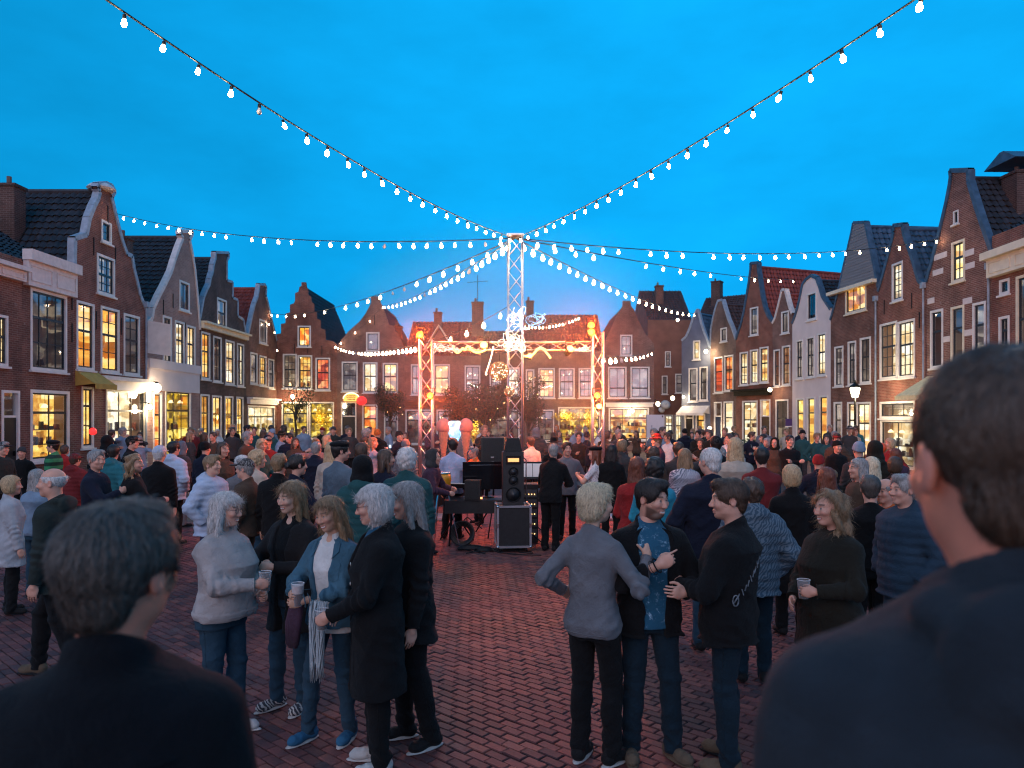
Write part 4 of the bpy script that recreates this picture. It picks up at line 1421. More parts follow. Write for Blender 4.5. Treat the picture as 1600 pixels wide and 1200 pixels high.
for k in range(26):
    ax = Vector((rg.gauss(0, 1), rg.gauss(0, 1), rg.gauss(0, 1))).normalized()
    u = ax.orthogonal().normalized(); v = ax.cross(u)
    b.tube([(u * math.cos(t) + v * math.sin(t)) * 0.1 for t in [2 * math.pi * i / 14 for i in range(14)]], 0.003, 4, closed=True)
for k in range(40):
    p = Vector((rg.gauss(0, 1), rg.gauss(0, 1), rg.gauss(0, 1))).normalized() * 0.095
    c2.lathe([(0.002, -0.006), (0.007, 0), (0.002, 0.006)], 5, p)
b.build('wicker', mat('wicker', srgb(180, 140, 100), 0.7), wb)
o = c2.build('fairy_bulbs', glow_mat('wicker_bulbs', (1.0, 0.66, 0.36), 3.0), wb); o['kind'] = 'stuff'


def par(label, px, py, d, m, col, power, size=0.09, tilt=0.3, pan=0.0):
    """stage lamp: can, yoke, glowing lens and its light"""
    o = empty('stage_spotlight', at(px, py, d))
    tag(o, label, 'spotlight', 'stage spotlights on the truss')
    b = MB(); b.lathe([(size * 0.55, 0.20), (size * 0.8, 0.16), (size, 0.02), (size * 1.05, 0.0)], 14)
    can = b.build('can', BLACKM, o, rot=(R(-90) - tilt, 0, pan), smooth=True)
    b = MB(); b.lathe([(size * 0.92, -0.002), (size * 0.8, -0.03), (size * 0.3, -0.045)], 14)
    b.build('lens', m, can)
    b = MB(); b.tube([(-size * 1.15, 0.05, 0), (-size * 1.15, 0.05, 0.16), (size * 1.15, 0.05, 0.16), (size * 1.15, 0.05, 0)], 0.012, 6)
    b.build('yoke', BLACKM, o)
    ld = bpy.data.lights.new('spot_lamp', 'POINT'); ld.energy = power * (1.8 if m is ORANGEG else 1.0); ld.color = col; ld.shadow_soft_size = size
    lo = bpy.data.objects.new('spot_lamp', ld); COL.objects.link(lo); lo.parent = o
    lo.location = (0, -0.16, -0.02)
    return o


OC = (1.0, 0.10, 0.012); AC = (1.0, 0.34, 0.08)
par('orange spotlight standing on the gantry\'s cable side post', 656, 523, 15.85, ORANGEG, OC, 45)
par('orange spotlight halfway up the post beside the yellow drum', 672, 618, 15.7, ORANGEG, OC, 40, 0.08)
par('upper of two orange spotlights above the right gantry post', 924, 508, 15.8, ORANGEG, OC, 30)
par('lower of two orange spotlights above the right gantry post', 924, 519, 15.8, ORANGEG, OC, 25)
par('orange spotlight halfway up the right gantry post', 933, 618, 15.7, ORANGEG, OC, 35, 0.08)
par('pale amber spotlight just under the halfway lamp of the right post', 936, 635, 15.7, AMBERG, AC, 15, 0.07)
par('amber spotlight on the gantry between heart rope and tower', 756, 539, 15.7, AMBERG, AC, 20)
par('amber spotlight hung askew from the gantry right of the tower', 891, 545, 15.6, AMBERG, AC, 20, 0.09, 0.6, 0.5)
par('small amber spotlight under the gantry close to the tower', 828, 556, 15.6, AMBERG, AC, 10, 0.06)

# ---------------------------------------------------------------- street and wall lamps
def globe(label, px, py, d, r=0.14, power=40, col=(1.0, 0.78, 0.48), bracket=(0, 0.35), name='wall_lamp', m=None):
    o = empty(name, at(px, py, d))
    tag(o, label, 'lamp', 'lamps on the house fronts')
    b = MB(); b.lathe([(r * 0.35, -r), (r * 0.8, -r * 0.6), (r, 0), (r * 0.8, r * 0.6), (r * 0.35, r)], 14)
    b.build('globe', m or LAMPG, o, smooth=True)
    b = MB(); b.lathe([(r * 0.4, r * 0.98), (r * 0.5, r * 1.2), (r * 0.1, r * 1.5)], 10)
    b.build('cap', BLACKM, o)
    b = MB(); b.tube([(0, 0, r * 1.3), (bracket[0] * 0.5, bracket[1] * 0.5, r * 1.9), (bracket[0], bracket[1], r * 1.4)], 0.02, 6)
    b.build('bracket', BLACKM, o)
    ld = bpy.data.lights.new('lamp_light', 'POINT'); ld.energy = power * 0.6; ld.color = col; ld.shadow_soft_size = r
    lo = bpy.data.objects.new('lamp_light', ld); COL.objects.link(lo); lo.parent = o
    lo.location = (0, 0, -r * 1.6)
    return o


globe('bright globe lamp on the pink gabled house', 245, 606, dL(245) - 0.9, 0.17, 70, bracket=(-0.6, 0.1))
globe('small shop lamp under the fascia of the scroll gabled house', 234, 636, dL(234) - 0.5, 0.1, 30, bracket=(-0.4, 0))
globe('wall lamp over the green shop window of the step gable', 457, 620, 46.4, 0.14, 60)
globe('lamp beside the slate blue gable high on its corner', 1103, 549, 48.6, 0.13, 40, bracket=(0.3, 0.1))
globe('lantern in the alley beside the satellite dish', 1028, 631, 50, 0.15, 50, bracket=(-0.3, 0.1))
globe('lantern in the alley nearer the slate blue house', 1051, 622, 52, 0.15, 50, bracket=(0.3, 0.1))
globe('lamp on the alley roof edge below the string of bulbs', 1059, 500, 55, 0.12, 20)
globe('lamp inside the grey curved gable house shop', 988, 642, 46.4, 0.12, 40)
globe('small lamp by the door of the grey brick house', 1109, 669, 47.5, 0.12, 30)
globe('small orange lamp under the canopy of the red spout gable', 1203, 609, 42.0, 0.12, 12, col=(1, .6, .3), bracket=(0.3, 0.2))
globe('pale lamp low on the alley corner', 1068, 620, 50, 0.09, 12)
globe('lamp under the cream awning of the banded brick house', 1456, 608, 27.2, 0.1, 26, bracket=(0.8, 0.2))

# lamp post on the right
lp = empty('street_lamp', at(1336, 0, 31.5) * Vector((1, 1, 0)))
tag(lp, 'black street lamp post with bright lantern before the boarded gable house', 'street lamp')
zl = at(0, 612, 31.5).z
b = MB(); b.lathe([(0.12, 0), (0.12, 0.5), (0.07, 0.6), (0.05, 1.2), (0.045, zl - 0.3), (0.07, zl - 0.26)], 10); b.build('post', BLACKM, lp, smooth=True)
b = MB(); b.lathe([(0.12, -0.24), (0.19, 0.05), (0.2, 0.15), (0.1, 0.2)], 10); b.build('lantern', LAMPG, lp, (0, 0, zl))
b = MB(); b.lathe([(0.24, 0.18), (0.2, 0.26), (0.06, 0.36), (0.02, 0.5)], 10); b.build('lantern_cap', BLACKM, lp, (0, 0, zl))
ld = bpy.data.lights.new('lantern_light', 'POINT'); ld.energy = 70; ld.color = (1, 0.8, 0.5); ld.shadow_soft_size = 0.2
lo = bpy.data.objects.new('lantern_light', ld); COL.objects.link(lo); lo.parent = lp; lo.location = (0, -0.25, zl - 0.35)
# ---------------------------------------------------------------- people: continuous surfaces from distance fields
f32 = np.float32


def _interp(z, zs, vs):
    return np.interp(z, zs, vs)


def rcone(P, a, b, ra, rb):
    a = np.array(a); b = np.array(b)
    ba = b - a
    L2 = max(float(ba @ ba), 1e-9)
    t = ((P[0] - a[0]) * ba[0] + (P[1] - a[1]) * ba[1] + (P[2] - a[2]) * ba[2]) / L2
    t = np.clip(t, 0, 1)
    dx = P[0] - a[0] - t * ba[0]; dy = P[1] - a[1] - t * ba[1]; dz = P[2] - a[2] - t * ba[2]
    return np.sqrt(dx * dx + dy * dy + dz * dz) - (ra + (rb - ra) * t)


def ell(P, c, r):
    x, y, z = (P[0] - c[0]) / r[0], (P[1] - c[1]) / r[1], (P[2] - c[2]) / r[2]
    k0 = np.sqrt(x * x + y * y + z * z)
    k1 = np.sqrt((x / r[0]) ** 2 + (y / r[1]) ** 2 + (z / r[2]) ** 2) + 1e-9
    return k0 * (k0 - 1) / k1


def smin(a, b, k):
    h = np.clip(0.5 + 0.5 * (b - a) / k, 0, 1)
    return b + (a - b) * h - k * h * (1 - h)


def smax(a, b, k):
    return -smin(-a, -b, k)


def loft(P, rows, p=2.2):
    """rows: (z, cx, cy, rx, ry) from low to high"""
    A = np.array(rows)
    z = P[2]
    cx, cy, rx, ry = (_interp(z, A[:, 0], A[:, i]) for i in range(1, 5))
    q = (np.abs((P[0] - cx) / rx) ** p + np.abs((P[1] - cy) / ry) ** p) ** (1 / p)
    d = (q - 1) * np.sqrt(rx * ry)
    return np.maximum(d, np.maximum(A[0, 0] - z, z - A[-1, 0]))


def polygonise(fn, lo, hi, h):
    """surface nets over a narrow band"""
    C = 3
    n = [int(math.ceil((hi[i] - lo[i]) / (h * C))) + 1 for i in range(3)]
    cx = [lo[i] + (np.arange(n[i]) + 0.5) * h * C for i in range(3)]
    G = np.meshgrid(*cx, indexing='ij')
    Fc = fn([g.ravel() for g in G]).reshape(n)
    m = np.abs(Fc) < h * C * 1.6 + 0.012
    # grow the band by one block
    mm = m.copy()
    for ax in range(3):
        s = np.zeros_like(m); 
        sl = [slice(None)] * 3; sl2 = [slice(None)] * 3
        sl[ax] = slice(1, None); sl2[ax] = slice(None, -1)
        mm[tuple(sl)] |= m[tuple(sl2)]; mm[tuple(sl2)] |= m[tuple(sl)]
    F = np.repeat(np.repeat(np.repeat(np.where(Fc < 0, -1.0, 1.0), C, 0), C, 1), C, 2)
    M = np.repeat(np.repeat(np.repeat(mm, C, 0), C, 1), C, 2)
    I = np.nonzero(M)
    P = [lo[i] + (I[i] + 0.5) * h for i in range(3)]
    F[I] = fn(P)
    S = F < 0
    nx, ny, nz = F.shape
    cnt = np.zeros((nx - 1, ny - 1, nz - 1), np.int8)
    for dx in (0, 1):
        for dy in (0, 1):
            for dz in (0, 1):
                cnt += S[dx:nx - 1 + dx, dy:ny - 1 + dy, dz:nz - 1 + dz]
    act = (cnt > 0) & (cnt < 8)
    ci = np.nonzero(act)
    N = len(ci[0])
    acc = np.zeros((N, 3)); k = np.zeros(N)
    base = np.stack(ci, 1)
    for ax in range(3):
        o = [i for i in range(3) if i != ax]
        for a in (0, 1):
            for b in (0, 1):
                s = [0, 0, 0]; s[o[0]] = a; s[o[1]] = b
                e = list(s); e[ax] = 1
                f0 = F[ci[0] + s[0], ci[1] + s[1], ci[2] + s[2]]; f1 = F[ci[0] + e[0], ci[1] + e[1], ci[2] + e[2]]
                x = (f0 < 0) != (f1 < 0)
                t = np.where(x, f0 / (f0 - f1 + 1e-12 * (f0 == f1)), 0)
                p = np.tile(np.array(s, float), (N, 1)); p[:, ax] = t
                acc += np.where(x[:, None], p, 0); k += x
    V = (base + acc / np.maximum(k, 1)[:, None] + 0.5) * h + np.array(lo)
    idx = -np.ones(act.shape, np.int64); idx[ci] = np.arange(N)
    Q = []
    for ax in range(3):
        s0 = [slice(None)] * 3; s1 = [slice(None)] * 3
        s0[ax] = slice(None, -1); s1[ax] = slice(1, None)
        a, b = S[tuple(s0)], S[tuple(s1)]
        e = np.nonzero(a != b)
        o = [i for i in range(3) if i != ax]
        ok = (e[o[0]] > 0) & (e[o[1]] > 0) & (e[o[0]] < F.shape[o[0]] - 1) & (e[o[1]] < F.shape[o[1]] - 1)
        e = [q[ok] for q in e]
        flip = a[tuple(e)]
        def cell(d0, d1):
            c = [None] * 3
            c[ax] = e[ax]; c[o[0]] = e[o[0]] - d0; c[o[1]] = e[o[1]] - d1
            return idx[tuple(c)]
        q = np.stack([cell(1, 1), cell(0, 1), cell(0, 0), cell(1, 0)], 1)
        if ax == 1: flip = ~flip
        q[~flip] = q[~flip][:, ::-1]
        Q.append(q)
    Q = np.concatenate(Q)
    Q = Q[(Q >= 0).all(1)]
    return V, Q


def to_mesh(name, V, Q, mats, tint=None, smooth=True):
    me = bpy.data.meshes.new(name)
    me.vertices.add(len(V)); me.vertices.foreach_set('co', np.asarray(V, f32).ravel())
    n = len(Q)
    me.loops.add(n * 4); me.loops.foreach_set('vertex_index', np.asarray(Q, np.int32).ravel())
    me.polygons.add(n); me.polygons.foreach_set('loop_start', np.arange(0, n * 4, 4, dtype=np.int32))
    me.polygons.foreach_set('use_smooth', np.ones(n, bool))
    me.update(calc_edges=True)
    me.validate()
    for m in mats: me.materials.append(m)
    if tint is not None:
        a = me.attributes.new('tint', 'FLOAT_COLOR', 'POINT')
        a.data.foreach_set('color', np.asarray(tint, f32).ravel())
    return me


# ---- materials of people
def skin_mat(key, col):
    name = 'skin_' + key
    if name in _cache: return _cache[name]
    m, n, l, b = nmat(name)
    at_ = n.new('ShaderNodeAttribute'); at_.attribute_name = 'tint'
    geo = n.new('ShaderNodeTexCoord')
    ns = n.new('ShaderNodeTexNoise'); ns.inputs['Scale'].default_value = 26; ns.inputs['Detail'].default_value = 4
    l.new(geo.outputs['Object'], ns.inputs['Vector'])
    mr = n.new('ShaderNodeMapRange'); mr.inputs['To Min'].default_value = 0.82; mr.inputs['To Max'].default_value = 1.15
    l.new(ns.outputs['Fac'], mr.inputs['Value'])
    mu = n.new('ShaderNodeMixRGB'); mu.blend_type = 'MULTIPLY'; mu.inputs['Fac'].default_value = 1
    mu.inputs['Color1'].default_value = tuple(col[:3]) + (1,); l.new(mr.outputs['Result'], mu.inputs['Color2'])
    mx = n.new('ShaderNodeMixRGB')
    l.new(at_.outputs['Alpha'], mx.inputs['Fac']); l.new(mu.outputs['Color'], mx.inputs['Color1']); l.new(at_.outputs['Color'], mx.inputs['Color2'])
    l.new(mx.outputs['Color'], b.inputs['Base Color'])
    b.inputs['Roughness'].default_value = 0.48
    b.inputs['Specular IOR Level'].default_value = 0.35
    bp = n.new('ShaderNodeBump'); bp.inputs['Strength'].default_value = 0.12; bp.inputs['Distance'].default_value = 0.004
    n2 = n.new('ShaderNodeTexNoise'); n2.inputs['Scale'].default_value = 120; l.new(geo.outputs['Object'], n2.inputs['Vector'])
    l.new(n2.outputs['Fac'], bp.inputs['Height']); l.new(bp.outputs['Normal'], b.inputs['Normal'])
    _cache[name] = m
    return m


SKINS = [skin_mat('fair', (0.62, 0.36, 0.26)), skin_mat('rosy', (0.60, 0.31, 0.225)), skin_mat('tan', (0.50, 0.27, 0.18)), skin_mat('deep', (0.30, 0.155, 0.10)), skin_mat('ruddy', (0.62, 0.22, 0.14))]


def hair_mat(key, col, rough=0.42):
    name = 'hair_' + key
    if name in _cache: return _cache[name]
    m, n, l, b = nmat(name)
    tc = n.new('ShaderNodeTexCoord')
    mp = n.new('ShaderNodeMapping'); mp.inputs['Scale'].default_value = (1, 1, 0.12)
    l.new(tc.outputs['Object'], mp.inputs['Vector'])
    n0 = n.new('ShaderNodeTexNoise'); n0.inputs['Scale'].default_value = 9; n0.inputs['Detail'].default_value = 2
    l.new(tc.outputs['Object'], n0.inputs['Vector'])
    ad = n.new('ShaderNodeMixRGB'); ad.blend_type = 'LINEAR_LIGHT'; ad.inputs['Fac'].default_value = 0.035
    l.new(mp.outputs['Vector'], ad.inputs['Color1']); l.new(n0.outputs['Color'], ad.inputs['Color2'])
    ns = n.new('ShaderNodeTexNoise'); ns.inputs['Scale'].default_value = 95; ns.inputs['Detail'].default_value = 5; ns.inputs['Roughness'].default_value = 0.7
    l.new(ad.outputs['Color'], ns.inputs['Vector'])
    rp = n.new('ShaderNodeValToRGB')
    c = np.array(col[:3])
    e = rp.color_ramp.elements
    e[0].position = 0.3; e[0].color = tuple(c * 0.30) + (1,)
    e[1].position = 0.72; e[1].color = tuple(np.minimum(c * 1.45 + 0.01, 0.9)) + (1,)
    q = e.new(0.5); q.color = tuple(c) + (1,)
    l.new(ns.outputs['Fac'], rp.inputs['Fac']); l.new(rp.outputs['Color'], b.inputs['Base Color'])
    b.inputs['Roughness'].default_value = rough
    bp = n.new('ShaderNodeBump'); bp.inputs['Strength'].default_value = 0.8; bp.inputs['Distance'].default_value = 0.006
    l.new(ns.outputs['Fac'], bp.inputs['Height']); l.new(bp.outputs['Normal'], b.inputs['Normal'])
    _cache[name] = m
    return m


HAIR = {'white': hair_mat('white', (0.62, 0.58, 0.56)), 'grey': hair_mat('grey', (0.30, 0.28, 0.27)), 'dark': hair_mat('dark', (0.022, 0.016, 0.014)),
        'brown': hair_mat('brown', (0.075, 0.042, 0.026)), 'light': hair_mat('light', (0.27, 0.17, 0.092)), 'blonde': hair_mat('blonde', (0.50, 0.34, 0.19)),
        'red': hair_mat('red', (0.16, 0.045, 0.022)), 'steel': hair_mat('steel', (0.085, 0.068, 0.058)), 'platinum': hair_mat('platinum', (0.66, 0.53, 0.36))}


def cloth(key, col, rough=0.85, kind='plain', col2=None):
    name = 'cloth_' + key
    if name in _cache: return _cache[name]
    m, n, l, b = nmat(name)
    tc = n.new('ShaderNodeTexCoord')
    ns = n.new('ShaderNodeTexNoise'); ns.inputs['Scale'].default_value = 5; ns.inputs['Detail'].default_value = 5; ns.inputs['Roughness'].default_value = 0.6
    l.new(tc.outputs['Object'], ns.inputs['Vector'])
    mr = n.new('ShaderNodeMapRange'); mr.inputs['From Min'].default_value = 0.3; mr.inputs['From Max'].default_value = 0.7
    mr.inputs['To Min'].default_value = 0.78; mr.inputs['To Max'].default_value = 1.2
    l.new(ns.outputs['Fac'], mr.inputs['Value'])
    mx = n.new('ShaderNodeMixRGB'); mx.blend_type = 'MULTIPLY'; mx.inputs['Fac'].default_value = 1
    c = tuple(col[:3]) + (1,)
    if kind == 'plain':
        mx.inputs['Color1'].default_value = c
    else:
        c2 = tuple((col2 or (0.7, 0.7, 0.7))[:3]) + (1,)
        m1 = n.new('ShaderNodeMixRGB'); m1.inputs['Color1'].default_value = c; m1.inputs['Color2'].default_value = c2
        if kind == 'stripe':
            w = n.new('ShaderNodeTexWave'); w.bands_direction = 'Z'; w.inputs['Scale'].default_value = 9; w.inputs['Distortion'].default_value = 3.0
            l.new(tc.outputs['Object'], w.inputs['Vector']); src = w.outputs['Fac']; lo, hi = 0.45, 0.55
        elif kind == 'zebra':
            w = n.new('ShaderNodeTexWave'); w.bands_direction = 'DIAGONAL'; w.inputs['Scale'].default_value = 16; w.inputs['Distortion'].default_value = 9.0; w.inputs['Detail'].default_value = 2
            l.new(tc.outputs['Object'], w.inputs['Vector']); src = w.outputs['Fac']; lo, hi = 0.45, 0.6
        elif kind == 'block':
            w = n.new('ShaderNodeTexWave'); w.bands_direction = 'Z'; w.inputs['Scale'].default_value = 2.2; w.inputs['Distortion'].default_value = 0.6
            l.new(tc.outputs['Object'], w.inputs['Vector']); src = w.outputs['Fac']; lo, hi = 0.5, 0.52
        elif kind == 'dots':
            w = n.new('ShaderNodeTexVoronoi'); w.inputs['Scale'].default_value = 42
            l.new(tc.outputs['Object'], w.inputs['Vector']); src = w.outputs['Distance']; lo, hi = 0.30, 0.24
        elif kind == 'splash':
            w = n.new('ShaderNodeTexNoise'); w.inputs['Scale'].default_value = 22; w.inputs['Detail'].default_value = 8; w.inputs['Roughness'].default_value = 0.8
            l.new(tc.outputs['Object'], w.inputs['Vector']); src = w.outputs['Fac']; lo, hi = 0.56, 0.66
        r2 = n.new('ShaderNodeMapRange'); r2.inputs['From Min'].default_value = lo; r2.inputs['From Max'].default_value = hi
        l.new(src, r2.inputs['Value']); l.new(r2.outputs['Result'], m1.inputs['Fac'])
        l.new(m1.outputs['Color'], mx.inputs['Color1'])
    l.new(mr.outputs['Result'], mx.inputs['Color2'])
    l.new(mx.outputs['Color'], b.inputs['Base Color'])
    b.inputs['Roughness'].default_value = rough
    b.inputs['Specular IOR Level'].default_value = 0.12
    b.inputs['Sheen Weight'].default_value = 0.04
    b.inputs['Sheen Roughness'].default_value = 0.5
    n2 = n.new('ShaderNodeTexNoise'); n2.inputs['Scale'].default_value = 17; n2.inputs['Detail'].default_value = 8; n2.inputs['Roughness'].default_value = 0.72
    n2.inputs['Distortion'].default_value = 0.8
    l.new(tc.outputs['Object'], n2.inputs['Vector'])
    bp = n.new('ShaderNodeBump'); bp.inputs['Strength'].default_value = 0.8; bp.inputs['Distance'].default_value = 0.022
    l.new(n2.outputs['Fac'], bp.inputs['Height'])
    n3 = n.new('ShaderNodeTexNoise'); n3.inputs['Scale'].default_value = 260
    l.new(tc.outputs['Object'], n3.inputs['Vector'])
    b3 = n.new('ShaderNodeBump'); b3.inputs['Strength'].default_value = 0.3; b3.inputs['Distance'].default_value = 0.003
    l.new(n3.outputs['Fac'], b3.inputs['Height']); l.new(bp.outputs['Normal'], b3.inputs['Normal'])
    l.new(b3.outputs['Normal'], b.inputs['Normal'])
    _cache[name] = m
    return m


CL = {
    'black': cloth('black', (0.008, 0.008, 0.009)), 'navy': cloth('navy', (0.011, 0.014, 0.028)), 'greyfleece': cloth('greyfleece', (0.36, 0.32, 0.31)),
    'denim': cloth('denim', (0.05, 0.125, 0.18)), 'jeans': cloth('jeans', (0.022, 0.052, 0.080)), 'darkjeans': cloth('darkjeans', (0.009, 0.021, 0.032)),
    'white': cloth('white', (0.62, 0.60, 0.58)), 'charcoal': cloth('charcoal', (0.045, 0.043, 0.045)), 'midgrey': cloth('midgrey', (0.15, 0.15, 0.165)),
    'olive': cloth('olive', (0.017, 0.015, 0.011)), 'brown': cloth('brown', (0.075, 0.048, 0.034)), 'red': cloth('red', (0.30, 0.022, 0.022)), 'maroon': cloth('maroon', (0.15, 0.020, 0.022)),
    'teal': cloth('teal', (0.022, 0.13, 0.155)), 'darkteal': cloth('darkteal', (0.020, 0.075, 0.080)), 'turquoise': cloth('turquoise', (0.03, 0.26, 0.36)),
    'lightblue': cloth('lightblue', (0.40, 0.47, 0.60)), 'skyshirt': cloth('skyshirt', (0.36, 0.42, 0.58)), 'paleblue': cloth('paleblue', (0.20, 0.27, 0.36)),
    'greygreen': cloth('greygreen', (0.022, 0.030, 0.028)), 'orange': cloth('orange', (0.55, 0.13, 0.03)), 'fur': cloth('fur', (0.36, 0.37, 0.40)), 'beige': cloth('beige', (0.46, 0.38, 0.31)),
    'greenstripe': cloth('greenstripe', (0.02, 0.05, 0.035), kind='block', col2=(0.05, 0.25, 0.11)), 'zebra': cloth('zebra', (0.10, 0.12, 0.17), kind='zebra', col2=(0.5, 0.5, 0.55)),
    'stripehood': cloth('stripehood', (0.05, 0.085, 0.12), kind='zebra', col2=(0.13, 0.17, 0.21)), 'dots': cloth('dots', (0.62, 0.6, 0.62), kind='dots', col2=(0.16, 0.15, 0.22)),
    'bluetee': cloth('bluetee', (0.022, 0.10, 0.17), kind='splash', col2=(0.40, 0.60, 0.75)), 'bluescarf': cloth('bluescarf', (0.02, 0.10, 0.18), kind='splash', col2=(0.15, 0.4, 0.55)),
    'puffer': cloth('puffer', (0.022, 0.045, 0.072)), 'purple': cloth('purple', (0.06, 0.03, 0.05)), 'blueshoe': cloth('blueshoe', (0.03, 0.12, 0.22)), 'tanshoe': cloth('tanshoe', (0.13, 0.09, 0.06)),
    'whiteshoe': cloth('whiteshoe', (0.5, 0.48, 0.46)), 'blackshoe': cloth('blackshoe', (0.014, 0.013, 0.014), 0.5), 'patternshoe': cloth('patternshoe', (0.05, 0.05, 0.06), kind='zebra', col2=(0.45, 0.42, 0.4)),
    'cardigan': cloth('cardigan', (0.017, 0.016, 0.017)), 'slate': cloth('slate', (0.10, 0.14, 0.18)), 'floral': cloth('floral', (0.05, 0.06, 0.14), kind='splash', col2=(0.4, 0.2, 0.16)),
    'fgjacket': cloth('fgjacket', (0.024, 0.031, 0.040)), 'fgblack': cloth('fgblack', (0.005, 0.006, 0.009)),
}


# ---- head
def head_fn(sex, smile, beard=False):
    f = sex == 'f'
    def fn(P):
        x, y, z = P
        Pa = [np.abs(x), y, z]
        d = ell(P, (0, 0.013, 0.030), (0.0755, 0.096, 0.086))
        d = smin(d, ell(P, (0, -0.022, -0.034), (0.058 if f else 0.061, 0.070, 0.083)), 0.03)
        d = smin(d, ell(P, (0, -0.008, -0.066), (0.050 if f else 0.057, 0.060, 0.046)), 0.03)
        d = smin(d, ell(P, (0, -0.064, -0.100), (0.020 if f else 0.026, 0.022, 0.018)), 0.03)
        d = smin(d, rcone(P, (0, 0.02, -0.05), (0, 0.036, -0.21), 0.043 if f else 0.052, 0.047 if f else 0.058), 0.03)
        d = smin(d, rcone(Pa, (0.012, -0.084, 0.022), (0.042, -0.073, 0.020), 0.009, 0.008), 0.018)
        d = smax(d, -ell(Pa, (0.031, -0.099, 0.000), (0.019, 0.017, 0.011)), 0.012)
        d = smin(d, ell(Pa, (0.0305, -0.0785, 0.001), (0.0125, 0.0125, 0.0125)), 0.002)
        d = smin(d, rcone(P, (0, -0.086, 0.010), (0, -0.108, -0.033), 0.0075, 0.0125), 0.014)
        d = smin(d, ell(Pa, (0.0115, -0.098, -0.037), (0.0085, 0.010, 0.0075)), 0.008)
        ck = 0.006 if smile else 0.0
        d = smin(d, ell(Pa, (0.039, -0.064 - ck, -0.030 + ck), (0.024, 0.026, 0.022)), 0.022)
        lw = 0.027 if smile else 0.021
        ly = -0.0885
        lift = (Pa[0] / lw) ** 2 * (0.006 if smile else 0.0)
        Pl = [x, y + (Pa[0] / lw) ** 2 * -0.008, z - lift]
        d = smin(d, ell(Pl, (0, ly, -0.0655), (lw, 0.0095, 0.0052)), 0.006)
        d = smin(d, ell(Pl, (0, ly + 0.001, -0.0775), (lw * 0.86, 0.0095, 0.0058)), 0.006)
        if smile:
            d = smax(d, -ell(Pl, (0, ly - 0.006, -0.0712), (lw * 0.82, 0.012, 0.0042)), 0.003)
        if beard:
            d = smin(d, ell(P, (0, -0.058, -0.098), (0.040, 0.036, 0.028)), 0.02)
        ear = ell(Pa, (0.079, 0.012, -0.008), (0.0095, 0.0185, 0.031))
        ear = smax(ear, -ell(Pa, (0.090, 0.007, -0.006), (0.008, 0.010, 0.019)), 0.005)
        d = smin(d, ear, 0.006)
        return d
    return fn


def head_tint(V, smile, sex, beard=False, stubble=None, brow=(0.06, 0.035, 0.02)):
    x, y, z = np.abs(V[:, 0]), V[:, 1], V[:, 2]
    T = np.zeros((len(V), 4))
    def put(mask, col, a):
        T[mask, :3] = col; T[mask, 3] = a
    # cheeks, nose and ears are rosier
    put((y < -0.05) & (np.hypot(x - 0.040, z + 0.032) < 0.022), (0.60, 0.25, 0.19), 0.45)
    put((y < -0.095) & (x < 0.016) & (z < -0.015) & (z > -0.05), (0.58, 0.24, 0.18), 0.4)
    put((x > 0.078), (0.58, 0.24, 0.18), 0.5)
    if beard:
        line = -0.052 + 0.9 * np.clip(x - 0.045, 0, 0.03) - 0.45 * np.clip(0.045 - x, 0, 0.03) * (x > 0.030)
        a = np.clip((line - z) / 0.016, 0, 1) * np.clip((0.005 - y) / 0.02, 0, 1) * np.clip((z + 0.140) / 0.02, 0, 1)
        a = a * np.where((x < 0.030) & (z > -0.0665), np.clip((-0.050 - z) / 0.006, 0, 1) * 0.9, 1)
        T[:, :3] = np.where(a[:, None] > 0.02, (0.04, 0.025, 0.018), T[:, :3]); T[:, 3] = np.where(a > 0.02, a * 0.85, T[:, 3])
    elif stubble:
        put((z < -0.052) & (y < 0.0) & (z > -0.125), stubble, 0.25)
    lw = 0.026 if smile else 0.021
    lift = (x / lw) ** 2 * (0.006 if smile else 0)
    put((y < -0.07) & (x < lw) & (np.abs(z - lift + 0.0715) < 0.0105), (0.42, 0.12, 0.11) if sex == 'f' else (0.45, 0.19, 0.15), 0.75)
    if smile:
        put((y < -0.068) & (x < lw * 0.78) & (np.abs(z - lift + 0.0712) < 0.0042), (0.72, 0.68, 0.62), 1)
    # brows and eyes
    zb = 0.0265 - 0.10 * np.maximum(x - 0.038, 0)
    put((y < -0.055) & (x > 0.013) & (x < 0.050) & (np.abs(z - zb) < 0.0048), brow, 0.8)
    e = (np.hypot((x - 0.0305) / 1.35, z - 0.001) < 0.0074) & (y < -0.072)
    put(e, (0.03, 0.02, 0.016), 0.85)
    put(e & (np.hypot((x - 0.0305) / 1.35, z + 0.0015) < 0.0052), (0.48, 0.42, 0.40), 1)
    put(e & (np.hypot(x - 0.0305, z - 0.0002) < 0.0047), (0.025, 0.022, 0.025), 1)
    return T


